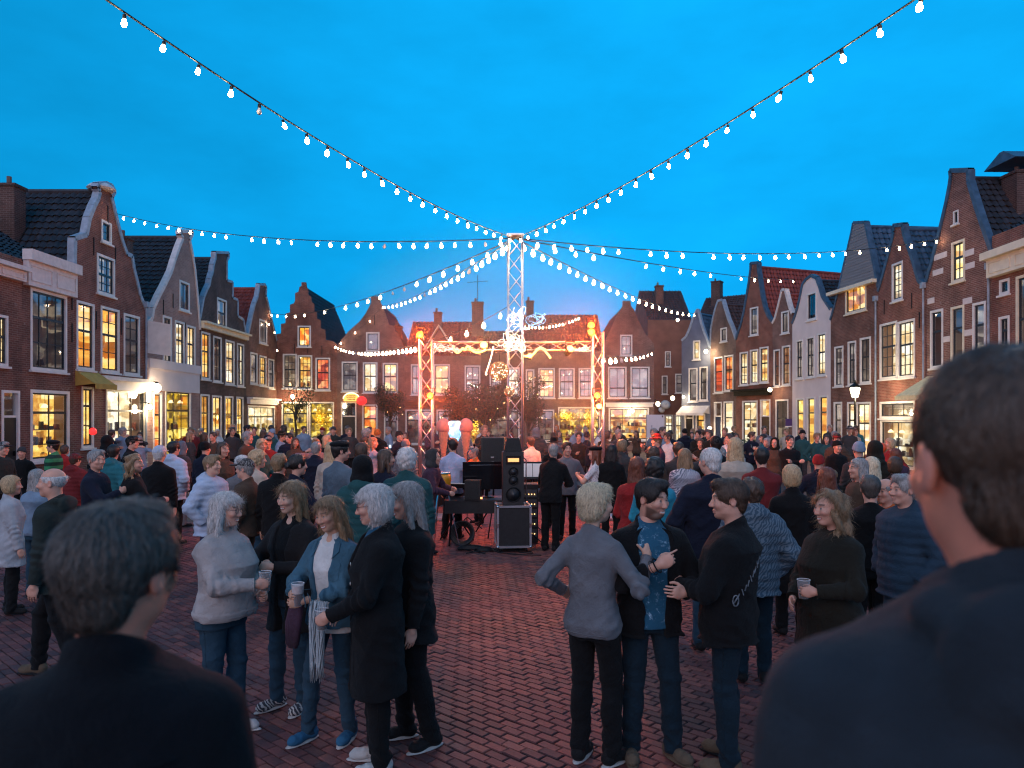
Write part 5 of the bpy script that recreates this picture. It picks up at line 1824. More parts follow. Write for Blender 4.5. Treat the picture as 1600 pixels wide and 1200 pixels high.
# ---- hands: wrist at the origin, fingers along +z, thumb towards +x, palm towards -y
def hand_fn(bends, spread=0.0, thumb='side', index=None):
    segs = []
    L = [(0.030, 0.072), (0.0105, 0.080), (-0.010, 0.074), (-0.0295, 0.058)]
    for i, (fx, fl) in enumerate(L):
        bd = index if (index and i == 0) else bends
        p = np.array([fx, 0.0, 0.084 - abs(fx - 0.005) * 0.22])
        a = 0.0
        sp = spread * (fx * 9)
        for k, (fr, bend) in enumerate(zip((0.44, 0.31, 0.25), bd)):
            a += math.radians(bend)
            q = p + fl * fr * np.array([sp * math.cos(a), -math.sin(a), math.cos(a)])
            segs.append((p, q, 0.0079 - 0.0006 * k, 0.0074 - 0.0008 * k))
            p = q
    if thumb == 'side':
        tp = [(0.028, -0.006, 0.022), (0.050, -0.018, 0.050), (0.056, -0.030, 0.078), (0.052, -0.038, 0.098)]
    elif thumb == 'grip':
        tp = [(0.026, -0.008, 0.020), (0.044, -0.034, 0.040), (0.040, -0.062, 0.058), (0.030, -0.078, 0.072)]
    else:
        tp = [(0.026, -0.006, 0.022), (0.056, -0.014, 0.042), (0.080, -0.018, 0.054), (0.098, -0.020, 0.060)]
    def fn(P):
        d = ell([P[0], P[1], P[2]], (0, 0, 0.052), (0.044, 0.017, 0.056))
        d = smin(d, rcone(P, (0.0, 0, -0.05), (0, 0, 0.02), 0.029, 0.027), 0.02)
        d = smin(d, ell(P, (0.024, -0.010, 0.034), (0.020, 0.015, 0.030)), 0.012)
        g = None
        for (a, b, ra, rb) in segs:
            q = rcone(P, a, b, ra, rb); g = q if g is None else np.minimum(g, q)
        d = smin(d, g, 0.004)
        t = None
        for k in range(3):
            q = rcone(P, tp[k], tp[k + 1], 0.0115 - 0.001 * k, 0.0105 - 0.001 * k); t = q if t is None else np.minimum(t, q)
        return smin(d, t, 0.008)
    return fn


HANDDEF = {'relax': dict(bends=(14, 20, 16)), 'grip': dict(bends=(38, 52, 40), thumb='grip'), 'fist': dict(bends=(70, 80, 50), thumb='grip'),
           'thumb': dict(bends=(62, 75, 45), thumb='up'), 'open': dict(bends=(6, 10, 8), spread=0.5), 'point': dict(bends=(55, 70, 40), index=(18, 18, 10), thumb='grip')}
_base = {}


def get_base(key, res):
    k = (key, res)
    if k in _base: return _base[k]
    if key[0] == 'head':
        _, sex, smile, beard = key
        V, Q = polygonise(head_fn(sex, smile, beard), (-0.105, -0.135, -0.225), (0.105, 0.125, 0.13), res)
        T = head_tint(V, smile, sex, beard)
    else:
        V, Q = polygonise(hand_fn(**HANDDEF[key[1]]), (-0.06, -0.12, -0.065), (0.12, 0.035, 0.18), res)
        T = np.zeros((len(V), 4))
        T[:, :3] = (0.58, 0.27, 0.2); T[:, 3] = np.clip((V[:, 2] - 0.08) * 6, 0, 0.4)
    _base[k] = (V, Q, T)
    return _base[k]


# ---- hair, caps (in the head frame)
def streak(P, n=46, amp=0.0035, wob=3.0):
    ph = np.arctan2(P[0], P[1] + 0.01)
    return amp * (np.sin(n * ph + wob * np.sin(P[2] * 38)) * 0.6 + np.sin(n * 2.3 * ph + 4.0 + wob * np.sin(P[2] * 27 + 1)) * 0.4)


def hair_fn(style):
    def scalp(P, o=0.012):
        return ell(P, (0, 0.015, 0.032), (0.0755 + o, 0.096 + o, 0.086 + o))
    def face(P, w=0.064, h=0.098, zc=-0.038):
        return ell(P, (0, -0.105, zc), (w, 0.072, h))
    def openface(P, yb=-0.038, zt=0.070):
        # everything in front of the temples and below the hairline
        return smax(P[1] - yb - 0.25 * np.abs(P[0]), P[2] - zt + 5.0 * P[0] ** 2, 0.02)
    def fn(P):
        x, y, z = P
        Pa = [np.abs(x), y, z]
        if style in ('short', 'buzz', 'spiky'):
            o = {'short': 0.013, 'buzz': 0.006, 'spiky': 0.018}[style]
            d = scalp(P, o)
            if style != 'buzz': d = smin(d, ell(P, (0.008, -0.050, 0.100), (0.055, 0.042, 0.028)), 0.02)
            d = smin(d, ell(P, (0, 0.062, -0.035), (0.058, 0.042, 0.052)), 0.02)
            d = smax(d, -face(P, 0.070, 0.112), 0.012)
            d = smax(d, -ell(Pa, (0.092, 0.004, -0.014), (0.026, 0.028, 0.040)), 0.008)
            d = smax(d, -(z + 0.080 - 0.5 * np.clip(-y, -0.03, 0.06)), 0.01)
            return d + streak(P, 52, 0.0018 if style != 'buzz' else 0.0006, 2.0) + (0.006 * np.sin(90 * x + 40 * y) * np.sin(75 * y + 60 * z) if style == 'spiky' else 0)
        if style == 'curly':
            d = scalp(P, 0.028)
            d = smin(d, ell(P, (0, 0.03, -0.03), (0.090, 0.085, 0.080)), 0.03)
            d = smax(d, -openface(P, -0.048, 0.068), 0.012)
            d = smax(d, -(z + 0.100), 0.02)
            return d + 0.009 * np.sin(62 * x + 2 * np.sin(30 * z)) * np.sin(58 * y + 1.3) * np.sin(66 * z)
        if style == 'bob':
            d = scalp(P, 0.014)
            d = smin(d, ell(P, (0, 0.026, -0.030), (0.090, 0.084, 0.092)), 0.03)
            d = smax(d, -openface(P, -0.052, 0.066), 0.012)
            d = smax(d, -(z + 0.112 + 0.25 * (y - 0.02)), 0.015)
            d = smax(d, -rcone(P, (0, 0.015, -0.07), (0, 0.03, -0.2), 0.05, 0.056), 0.01)
            return d + streak(P, 44, 0.003, 3.0)
        if style == 'pixie':
            d = scalp(P, 0.016)
            d = smin(d, ell(P, (0, 0.042, -0.040), (0.080, 0.072, 0.070)), 0.03)
            d = smin(d, ell(P, (0.01, -0.055, 0.088), (0.062, 0.040, 0.032)), 0.02)
            d = smax(d, -openface(P, -0.046, 0.062), 0.012)
            d = smax(d, -(z + 0.105 - 0.4 * np.clip(-y, -0.04, 0.05)), 0.02)
            return d + streak(P, 40, 0.0035, 5.0)
        if style in ('long', 'wavy', 'mid'):
            bot = {'long': -0.34, 'wavy': -0.34, 'mid': -0.22}[style]
            d = scalp(P, 0.012)
            d = smin(d, ell(P, (0, 0.030, -0.040), (0.088, 0.078, 0.10)), 0.03)
            d = smin(d, ell(P, (0, 0.070, bot * 0.5), (0.098, 0.042, -bot * 0.62)), 0.03)
            d = smin(d, rcone(Pa, (0.076, 0.004, 0.02), (0.098, -0.012, bot + 0.05), 0.018, 0.026), 0.02)
            d = smax(d, -openface(P, -0.044, 0.074), 0.012)
            d = smax(d, -rcone(P, (0, -0.01, -0.09), (0, 0.0, -0.4), 0.052, 0.075), 0.012)
            d = smax(d, -(z - bot + 0.03 * np.sin(60 * x)), 0.02)
            w = 0.010 if style == 'wavy' else 0.0
            return d + streak(P, 44, 0.0035, 3.0 if style != 'wavy' else 8.0) + w * np.sin(48 * z + 30 * x + 3 * np.sin(25 * y))
        if style == 'bun':
            d = scalp(P, 0.011)
            d = smin(d, ell(P, (0, 0.125, -0.005), (0.036, 0.032, 0.036)), 0.012)
            d = smax(d, -face(P, 0.066, 0.110), 0.012)
            d = smax(d, -ell(Pa, (0.092, 0.004, -0.014), (0.024, 0.028, 0.036)), 0.008)
            d = smax(d, -(z + 0.075), 0.012)
            return d + streak(P, 40, 0.003, 1.0)
        if style == 'fringe':
            d = scalp(P, 0.005)
            d = smax(d, -face(P, 0.080, 0.13), 0.01)
            d = smax(d, -(z + 0.072), 0.01)
            d = smax(d, z - 0.052, 0.012)
            d = smax(d, -ell(Pa, (0.092, 0.004, -0.014), (0.024, 0.028, 0.036)), 0.006)
            return d + streak(P, 60, 0.0012, 1.0)
        if style == 'beanie':
            d = smin(scalp(P, 0.020), ell(P, (0, 0.035, 0.095), (0.07, 0.08, 0.052)), 0.03)
            d = smax(d, -(z - 0.012 + 0.35 * (y)), 0.008)
            rim = np.abs(z - 0.030 + 0.35 * y)
            d = d - 0.006 * np.clip(1 - rim / 0.022, 0, 1)
            return d + 0.0018 * np.sin(70 * np.arctan2(x, y))
        if style == 'cap':
            d = smax(scalp(P, 0.016), -(z - 0.038 + 0.15 * y), 0.006)
            pk = smax(ell(P, (0, -0.125, 0.045), (0.070, 0.075, 0.012)), -(y + 0.20), 0.004)
            return smin(d, pk, 0.008)
        if style == 'beret':
            d = ell(P, (0.01, 0.015, 0.082), (0.112, 0.125, 0.042))
            return smin(d, smax(scalp(P, 0.012), -(z - 0.045), 0.006), 0.015)
        if style == 'hat':
            d = smax(scalp(P, 0.014), -(z - 0.045), 0.006)
            d = smin(d, ell(P, (0, 0.01, 0.112), (0.078, 0.090, 0.050)), 0.02)
            return smin(d, ell(P, (0, 0.01, 0.055), (0.155, 0.165, 0.010)), 0.012)
        if style == 'hood':
            d = ell(P, (0, 0.028, 0.012), (0.112, 0.128, 0.142))
            d = smin(d, ell(P, (0, 0.04, -0.12), (0.13, 0.11, 0.08)), 0.05)
            d = smax(d, -ell(P, (0, -0.09, -0.01), (0.080, 0.115, 0.112)), 0.015)
            return d + 0.004 * np.sin(40 * z + 20 * y)
        raise KeyError(style)
    return fn


_hair = {}


def hair_arrays(style, res):
    k = (style, res)
    if k not in _hair:
        zb = -0.42 if style in ('long', 'wavy', 'mid') else -0.22
        _hair[k] = polygonise(hair_fn(style), (-0.17, -0.22, zb), (0.17, 0.2, 0.18), res)
    return _hair[k]


# ---- clothes on a posed skeleton (metres for a 1.75 m figure; facing -y)
TOR = {'m': [(0.80, 0.160, 0.110), (0.92, 0.168, 0.120), (1.06, 0.152, 0.112), (1.24, 0.172, 0.122), (1.34, 0.184, 0.118), (1.40, 0.165, 0.100), (1.445, 0.112, 0.080), (1.48, 0.068, 0.066), (1.515, 0.058, 0.060)],
       'f': [(0.80, 0.170, 0.118), (0.92, 0.172, 0.124), (1.06, 0.132, 0.102), (1.24, 0.150, 0.125), (1.33, 0.158, 0.116), (1.39, 0.142, 0.090), (1.44, 0.096, 0.072), (1.475, 0.060, 0.058), (1.51, 0.050, 0.052)]}


def ik(S, T, L1, L2, pole):
    S, T, pole = np.array(S, float), np.array(T, float), np.array(pole, float)
    v = T - S
    d = np.linalg.norm(v)
    if d > (L1 + L2) * 0.995:
        T = S + v / d * (L1 + L2) * 0.995; v = T - S; d = np.linalg.norm(v)
    u = v / d
    a = (L1 * L1 - L2 * L2 + d * d) / (2 * d)
    hgt = math.sqrt(max(L1 * L1 - a * a, 0))
    p = pole - u * (pole @ u)
    p /= max(np.linalg.norm(p), 1e-6)
    return S + u * a + p * hgt, T


ARMS = {'down': (0.235, 0.0, 0.80), 'slack': (0.245, -0.07, 0.83), 'pocket': (0.215, -0.055, 0.93), 'cup': (0.14, -0.33, 1.14), 'chest': (0.04, -0.27, 1.20), 'belly': (0.06, -0.25, 1.06),
        'phone': (0.06, -0.30, 1.24), 'back': (0.10, 0.17, 0.95), 'up': (0.26, -0.24, 1.50), 'fold': (-0.10, -0.235, 1.19)}


def skeleton(sp):
    sex = sp.get('sex', 'm')
    sw = 0.172 if sex == 'm' else 0.150
    sw *= sp.get('wide', 1.0)
    lx, ly = sp.get('lean', (0, 0))
    J = {'sex': sex, 'lean': (lx, ly)}
    for s, k in ((-1, 'armA'), (1, 'armB')):
        a = sp.get(k, 'down')
        pre = ARMS[a] if isinstance(a, str) else a
        T = (s * pre[0], pre[1], pre[2]) if isinstance(a, str) else pre
        S = (s * sw + lx, 0.012 + ly, 1.360)
        pole = sp.get('pole' + k[-1], (s * 0.7, 0.55, -0.35))
        E, W = ik(S, T, 0.285, 0.255, pole)
        J['S%d' % s], J['E%d' % s], J['W%d' % s] = np.array(S), E, W
    for s, k in ((-1, 'footA'), (1, 'footB')):
        fx, fy = sp.get(k, (s * 0.10, 0.0))
        hip = np.array((s * 0.088, 0.0, 0.90))
        ank = np.array((fx, fy, 0.085))
        kn = (hip + ank) / 2 + np.array((0, -0.02 - abs(fy) * 0.25, 0.02))
        J['H%d' % s], J['K%d' % s], J['A%d' % s] = hip, kn, ank
    return J


def shift(z, J):
    """sideways and forward shift of the trunk at height z"""
    t = np.clip((z - 0.92) / 0.5, 0, 1.05)
    return J['lean'][0] * t, J['lean'][1] * t


def folds(P, a):
    x, y, z = P
    u1 = 21 * z + 9 * x + 2.2 * np.sin(8 * x + 5 * z) + 1.6 * np.sin(7 * y)
    u2 = 17 * z - 15 * x + 2.5 * np.sin(6 * y + 4 * z) + 1.1
    u3 = 12 * z + 11 * y - 6 * x + 2 * np.sin(9 * x)
    r = (1 - np.abs(np.sin(u1))) ** 2 + (1 - np.abs(np.sin(u2))) ** 2 + 0.8 * (1 - np.abs(np.sin(u3))) ** 2
    msk = 0.45 + 0.55 * np.sin(5 * z + 7 * x - 6 * y) * np.sin(6 * x + 3 * z)
    return a * (0.55 - r) * msk + a * 0.35 * (np.sin(52 * z + 14 * x + 4 * np.sin(17 * x + 9 * z) + 3 * np.sin(13 * y)) * 0.5 + np.sin(31 * z - 22 * x + 5 * np.sin(11 * y + 7 * z) + 1.7) * 0.5) * (0.6 + 0.4 * np.sin(9 * z + 6 * x + 5 * y))


def top_fn(sp, J, kind):
    sex = J['sex']
    girth = sp.get('girth', 1.0)
    t = {'sweater': 0.018, 'jacket': 0.030, 'coat': 0.034, 'tee': 0.010, 'shirt': 0.015, 'puffer': 0.050, 'fleece': 0.034}[kind]
    hem = sp.get('hem', {'sweater': 0.86, 'jacket': 0.80, 'coat': 0.50, 'tee': 0.86, 'shirt': 0.80, 'puffer': 0.78, 'fleece': 0.86}[kind])
    rows = []
    for (z, rx, ry) in TOR[sex]:
        sx, sy = shift(z, J)
        g = girth if z < 1.40 else 1.0
        gy = g * (1 + 0.25 * (girth - 1))
        tt = t if z < 1.47 else t * 0.6
        cy = -0.022 * (g - 1) * 8 if z < 1.3 else 0.0
        if sex == 'f' and 1.2 < z < 1.3: cy -= 0.018
        if sp.get('belly') and 0.9 < z < 1.2: cy -= sp['belly']
        rows.append((z, sx, sy + cy + 0.01, rx * g + tt, ry * gy + tt))
    if hem < 0.80:
        r0 = rows[0]
        fl = sp.get('flare', 0.02)
        rows.insert(0, (hem, r0[1], r0[2], r0[3] + fl, r0[4] + fl))
    else:
        # gather at the hem
        rows = [r for r in rows if r[0] > hem + 0.03]
        r0 = rows[0]
        gth = 0.012 if kind in ('sweater', 'fleece', 'puffer') else -0.006
        rows.insert(0, (hem, r0[1], r0[2], r0[3] - gth, r0[4] - gth))
        if kind in ('sweater', 'fleece'): rows.insert(1, (hem + 0.06, r0[1], r0[2], r0[3] + 0.012, r0[4] + 0.012))
    wid = sp.get('wide', 1.0)
    rows = [(z, a, b, c * (wid if z > 1.2 else 1 + (wid - 1) * 0.5), e) for (z, a, b, c, e) in rows]
    ar = (0.050 if sex == 'm' else 0.043) * (1 + 0.5 * (girth - 1)) + t * 0.6
    open_ = sp.get('open', 0.0) if kind in ('jacket', 'coat') else 0.0
    short = kind == 'tee'
    collar = sp.get('collar', {'jacket': 0.03, 'coat': 0.03, 'shirt': 0.012, 'puffer': 0.035, 'fleece': 0.025, 'sweater': 0.008, 'tee': 0.0}[kind])
    hood = sp.get('hooddown', False)
    scoop = sp.get('scoop', 0.0)
    fa = sp.get('folds', {'sweater': 0.009, 'jacket': 0.012, 'coat': 0.012, 'tee': 0.006, 'shirt': 0.010, 'puffer': 0.005, 'fleece': 0.010}[kind])
    def fn(P):
        x, y, z = P
        d = loft(P, rows)
        for s in (-1, 1):
            S, E, W = J['S%d' % s], J['E%d' % s], J['W%d' % s]
            up = rcone(P, S, E, ar + 0.006, ar * 0.92)
            if short:
                M = S + (E - S) * 0.75
                a_ = rcone(P, S, M, ar + 0.006, ar * 1.05)
                ax = (E - S) / np.linalg.norm(E - S)
                cut = (x - M[0]) * ax[0] + (y - M[1]) * ax[1] + (z - M[2]) * ax[2]
                a_ = np.maximum(a_, cut)
            else:
                W2 = E + (W - E) * 0.97
                lo = rcone(P, E, W2, ar * 0.92, ar * 0.62 + 0.003)
                ax = (W - E) / np.linalg.norm(W - E)
                cut = (x - W2[0]) * ax[0] + (y - W2[1]) * ax[1] + (z - W2[2]) * ax[2]
                a_ = np.maximum(smin(up, lo, 0.02), np.where(rcone(P, E, W, 0.09, 0.09) < 0.1, cut, -1) if True else -1)
                # folds bunch at the elbow
                de = np.sqrt((x - E[0]) ** 2 + (y - E[1]) ** 2 + (z - E[2]) ** 2)
                tt_ = (x - E[0]) * ax[0] + (y - E[1]) * ax[1] + (z - E[2]) * ax[2]
                a_ = a_ + fa * 1.1 * np.exp(-(de / 0.11) ** 2) * np.sin(tt_ * 95 + 2 * np.sin(40 * x))
            d = smin(d, a_, 0.045 if sex == 'm' else 0.04)
        lx, ly = shift(np.array(1.5), J)
        if collar > 0:
            c = rcone(P, (lx, ly + 0.018, 1.46), (lx, ly + 0.012, 1.495 + collar), 0.062 + t * 0.5, 0.058 + t * 0.4)
            c = np.maximum(c, -rcone(P, (lx, ly + 0.012, 1.45), (lx, ly - 0.01, 1.62), 0.046, 0.050))
            d = smin(d, c, 0.014)
        d = smax(d, z - (1.462 + (0.042 if kind == 'tee' else collar) + 0.62 * (y - ly)), 0.008)
        if hood:
            hd = smin(ell(P, (lx, ly + 0.110, 1.440), (0.125, 0.058, 0.085)), rcone(np.array([np.abs(x - lx), y, z]), (0.092, ly + 0.06, 1.475), (0.055, ly - 0.08, 1.415), 0.030, 0.020), 0.02)
            hd = smax(hd, -ell(P, (lx, ly + 0.045, 1.53), (0.070, 0.070, 0.075)), 0.012)
            d = smin(d, hd + 0.004 * np.sin(60 * z + 25 * x), 0.014)
        if scoop > 0:
            d = smax(d, -ell(P, (lx, ly - 0.12, 1.475), (scoop, 0.09, scoop * 0.95)), 0.008)
        if open_ > 0:
            wv = open_ * (0.55 + 0.45 * np.clip((z - hem) / (1.45 - hem), 0, 1)) + 0.006 * np.sin(25 * z)
            sx, sy = shift(z, J)
            d = smax(d, -np.maximum(np.abs(x - sx) - wv, y - sy + 0.055), 0.012)
        if kind == 'puffer':
            d = d - 0.010 * np.abs(np.sin(z * 42))
        body_w = folds(P, fa) * np.clip(1.45 - z, 0.0, 0.3) / 0.3
        d = d + body_w
        if kind in ('sweater', 'fleece'):
            d = d + 0.006 * np.exp(-((z - hem - 0.055) / 0.012) ** 2)
        # seam lines
        if kind in ('jacket', 'coat', 'fleece', 'shirt', 'puffer') and open_ == 0:
            sx, sy = shift(z, J)
            d = d + 0.004 * np.exp(-((x - sx) / 0.006) ** 2) * (y < 0)
        return d
    lo = np.minimum(np.minimum(J['W-1'], J['W1']), np.minimum(J['E-1'], J['E1'])) - 0.13
    hi = np.maximum(np.maximum(J['W-1'], J['W1']), np.maximum(J['E-1'], J['E1'])) + 0.13
    g2 = 0.29 * max(girth, wid)
    lo = np.minimum(lo, (-g2 + min(0, J['lean'][0]), -0.26 * girth + min(0, J['lean'][1]), hem - 0.03)); lo[2] = min(lo[2], hem - 0.03)
    hi = np.maximum(hi, (g2 + max(0, J['lean'][0]), 0.24 + max(0, J['lean'][1]), 1.62))
    return fn, tuple(lo), tuple(hi)


def trouser_fn(sp, J):
    sex = J['sex']
    girth = sp.get('girth', 1.0)
    slim = sp.get('slim', 1.0)
    base = [(0.80, 0.165, 0.115), (0.90, 0.168, 0.120), (1.00, 0.150, 0.108), (1.05, 0.138, 0.102)]
    rows = [(z, shift(z, J)[0], shift(z, J)[1] + 0.008, rx * girth, ry * girth) for z, rx, ry in base]
    def fn(P):
        x, y, z = P
        d = loft(P, rows)
        for s in (-1, 1):
            H, K, A = J['H%d' % s], J['K%d' % s], J['A%d' % s]
            gl = 1 + 0.5 * (girth - 1)
            th = rcone(P, H - np.array((0, 0, 0.03)), K, 0.093 * gl * (0.5 + 0.5 * slim), 0.066 * slim)
            sh = rcone(P, K, A - np.array((0, -0.01, 0.03)), 0.066 * slim, 0.058 * slim)
            cf = ell(P, (K + (A - K) * 0.32 + np.array((0, 0.028, 0))), (0.050 * slim, 0.055, 0.13))
            lg = smin(smin(th, sh, 0.02), cf, 0.03)
            lg = lg + 0.006 * np.exp(-((z - 0.13) / 0.09) ** 2) * np.sin(70 * z + 12 * x + 3 * np.sin(30 * y)) + 0.004 * np.exp(-((z - K[2]) / 0.07) ** 2) * np.sin(80 * z + 10 * x)
            d = smin(d, lg, 0.028)
        d = np.maximum(d, 0.045 - z)
        return d + folds(P, 0.008)
    xs = [J[k][0] for k in ('A-1', 'A1')]; ys = [J[k][1] for k in ('A-1', 'A1')]
    g = 0.24 * girth
    return fn, (min(min(xs) - 0.11, -g), min(min(ys) - 0.14, -0.2), 0.02), (max(max(xs) + 0.11, g), max(max(ys) + 0.13, 0.2), 1.09)


def shoe_fn(c, ang, sole=False):
    ca, sa = math.cos(ang), math.sin(ang)
    def fn(P):
        x, y, z = P[0] - c[0], P[1] - c[1], P[2]
        x, y = x * ca + y * sa, -x * sa + y * ca
        Q = [x, y, z]
        if sole:
            d = ell(Q, (0, -0.045, 0.0), (0.050, 0.152, 0.03))
            d = np.maximum(np.maximum(d + 0.002, -(z - 0.002)), z - 0.026)
            return d
        d = rcone(Q, (0, 0.045, 0.050), (0, -0.125, 0.042), 0.042, 0.030)
        d = smin(d, ell(Q, (0, -0.100, 0.035), (0.046, 0.070, 0.036)), 0.02)
        d = smin(d, rcone(Q, (0, 0.030, 0.05), (0, 0.018, 0.125), 0.042, 0.044), 0.02)
        d = np.maximum(d, 0.0 + 0.012 - z)
        return d + 0.0025 * np.sin(110 * y) * (z > 0.05) * (y < 0.0)
    return fn


def frame(f, h):
    f = np.array(f, float); f /= np.linalg.norm(f)
    h = np.array(h, float); x = h - f * (f @ h)
    n = np.linalg.norm(x)
    if n < 1e-5: x = np.array((1, 0, 0)) - f * f[0]; n = np.linalg.norm(x)
    x /= n
    y = np.cross(f, x)
    return np.stack([x, y, f], 1)          # columns


def body_arrays(sp, J, hres, yawm, headkey, hscale):
    """head, neck and hands as one mesh"""
    Vs, Qs, Ts = [], [], []
    V, Q, T = get_base(headkey, hres)
    lx, ly = shift(np.array(1.6), J)
    hc = np.array((float(lx), float(ly) - 0.012, 1.632))
    V2 = V * np.array(hscale)
    # the neck stays with the trunk, the head turns
    w = np.clip((V2[:, 2] + 0.19) / 0.11, 0, 1)[:, None]
    piv = np.array((0, 0.025, -0.08))
    Vr = (V2 - piv) @ yawm.T + piv
    Vs.append(Vr * w + V2 * (1 - w) + hc); Qs.append(Q); Ts.append(T)
    off = len(V)
    for s, k in ((-1, 'handA'), (1, 'handB')):
        hp = sp.get(k, 'relax')
        if hp is None: continue
        V, Q, T = get_base(('hand', hp), sp.get('handres', 0.0037))
        f = J['W%d' % s] - J['E%d' % s]
        fd = sp.get(k + '_dir')
        if fd is not None: f = np.array(fd, float)
        hint = sp.get(k + '_up', (0, -1, 0.15) if abs(f[2]) > 0.7 * np.linalg.norm(f) else (0, 0, 1))
        M = frame(f, hint)
        Vh = V.copy()
        if s > 0: Vh[:, 1] *= -1
        hs = 0.95 if J['sex'] == 'm' else 0.86
        Vw = (Vh * hs) @ M.T + J['W%d' % s]
        if s > 0: Q = Q[:, ::-1]
        Vs.append(Vw); Qs.append(Q + off); Ts.append(T); off += len(V)
        if not hasattr(sp, 'x'):
            g = np.array((0.0, -0.046 * (1 if s < 0 else -1), 0.078)) * hs
            sp['grip%d' % s] = M @ g + J['W%d' % s]
        # bare forearm under a short or pushed-up sleeve
        if sp.get('barearms'):
            E, W = J['E%d' % s], J['W%d' % s]
            S = J['S%d' % s]
            lo_ = np.minimum(np.minimum(E, W), S) - 0.06; hi_ = np.maximum(np.maximum(E, W), S) + 0.06
            Va, Qa = polygonise(lambda P: smin(rcone(P, E, W, 0.040, 0.027), rcone(P, S + (E - S) * 0.4, E, 0.046, 0.040), 0.02), lo_, hi_, 0.009)
            Vs.append(Va); Qs.append(Qa + off); Ts.append(np.zeros((len(Va), 4))); off += len(Va)
    if sp.get('scoop') or sp.get('chest'):
        rows = [(z, shift(z, J)[0], shift(z, J)[1] + 0.008, rx - 0.004, ry - 0.018) for (z, rx, ry) in TOR[J['sex']] if z > 1.2]
        rows[-1] = (1.52, rows[-1][1], rows[-1][2], 0.05, 0.05)
        Vc, Qc = polygonise(lambda P: loft(P, rows), (-0.25, -0.2, 1.2), (0.25, 0.2, 1.54), 0.010)
        Vs.append(Vc); Qs.append(Qc + off); Ts.append(np.zeros((len(Vc), 4))); off += len(Vc)
    # thin unseen strips added under the clothes join the skin pieces into one mesh
    V, Q, T = np.concatenate(Vs), np.concatenate(Qs), np.concatenate(Ts)
    starts = np.cumsum([0] + [len(v) for v in Vs])
    def rim(k, score):
        lo_, hi_ = starts[k], starts[k + 1]
        i = lo_ + int(np.argmin(score(V[lo_:hi_])))
        q = Q[np.nonzero((Q == i).any(1))[0][0]]
        j = list(q).index(i)
        return [i, int(q[(j + 1) % 4])]
    extra, quads = [], []
    def strip(e0, pts, e1):
        prev = e0
        for p in pts:
            n0 = len(V) + len(extra)
            extra.append(np.array(p) + (0.006, 0, 0)); extra.append(np.array(p) - (0.006, 0, 0))
            quads.append((prev[0], prev[1], n0 + 1, n0)); prev = [n0, n0 + 1]
        quads.append((prev[0], prev[1], e1[1], e1[0]))
    neck = rim(0, lambda v: v[:, 2])
    for k in range(1, len(Vs)):
        c = Vs[k].mean(0)
        s_ = -1 if np.linalg.norm(c - J['W-1']) < np.linalg.norm(c - J['W1']) else 1
        S_, E_, W_ = J['S%d' % s_], J['E%d' % s_], J['W%d' % s_]
        if c[2] > 1.3 and abs(c[0] - hc[0]) < 0.05 and len(Vs[k]) > 300 and k == len(Vs) - 1 and (sp.get('scoop') or sp.get('chest')):
            strip(neck, [], rim(k, lambda v: np.linalg.norm(v - V[neck[0]], axis=1)))
        else:
            strip(neck, [S_ * (1, 1, 1) - (0, 0, 0.02), E_ * 0.98 + S_ * 0.02, E_ * 0.6 + W_ * 0.4], rim(k, lambda v: np.linalg.norm(v - (E_ * 0.75 + W_ * 0.25), axis=1)))
    if extra:
        V = np.concatenate([V, np.array(extra)]); T = np.concatenate([T, np.zeros((len(extra), 4))])
    if quads:
        Q = np.concatenate([Q, np.array(quads)])
    return V, Q, T, hc


def strands(V, Q, n, length, rad, rng, flow, jitter=0.25, keep=None):
    """loose locks lying on a hair surface: thin curved ribbons"""
    P = V[Q]
    c = P.mean(1)
    nr = np.cross(P[:, 2] - P[:, 0], P[:, 3] - P[:, 1]); nr /= np.linalg.norm(nr, axis=1)[:, None] + 1e-9
    ok = np.arange(len(Q))
    if keep is not None:
        ok = ok[keep(c)]
    idx = ok[rng.integers(0, len(ok), n)]
    c, nr = c[idx], nr[idx]
    d = flow(c)
    d = d - nr * (d * nr).sum(1)[:, None]
    d /= np.linalg.norm(d, axis=1)[:, None] + 1e-6
    side = np.cross(nr, d)
    L = length * rng.uniform(0.5, 1.3, n)[:, None]
    lat = rng.normal(0, jitter, n)[:, None]
    segs = 4
    pts = []
    for k in range(segs + 1):
        t = k / segs
        pts.append(c + d * L * t + side * L * lat * t * t * 0.5 + nr * (0.0015 + rng.uniform(0, 0.0035, n)[:, None] * math.sin(math.pi * min(t * 1.1, 1)) - (L * t) ** 2 / 0.20))
    W = rad * rng.uniform(0.6, 1.4, n)[:, None]
    verts, quads = [], []
    for k in range(segs + 1):
        w = W * (1.0 - 0.85 * (k / segs) ** 2)
        verts.append(pts[k] - side * w); verts.append(pts[k] + nr * w * 0.7); verts.append(pts[k] + side * w)
    A = np.stack(verts, 1).reshape(n, (segs + 1) * 3, 3)
    f = []
    for k in range(segs):
        for j in (0, 1):
            f.append((k * 3 + j, k * 3 + j + 1, k * 3 + 3 + j + 1, k * 3 + 3 + j))
    F = (np.array(f)[None] + (np.arange(n) * (segs + 1) * 3)[:, None, None]).reshape(-1, 4)
    return A.reshape(-1, 3), F


def trace(fn, p, d, far=0.45, off=0.001):
    """points on a garment met from outside when looking along d at p"""
    p = np.array(p, float).reshape(-1, 3); d = np.array(d, float).reshape(-1, 3); d = d / np.linalg.norm(d, axis=1)[:, None]
    q = p - d * far
    for _ in range(22):
        v = fn([q[:, 0], q[:, 1], q[:, 2]])
        q = q + d * np.clip(v, -0.02, 0.06)[:, None] * 0.8
    return q - d * off


def line_part(name, segs, r, m, root, flat=False):
    b = MB()
    for pts in segs: b.tube([tuple(q) for q in pts], r, 5)
    return b.build(name, m, root, smooth=True)


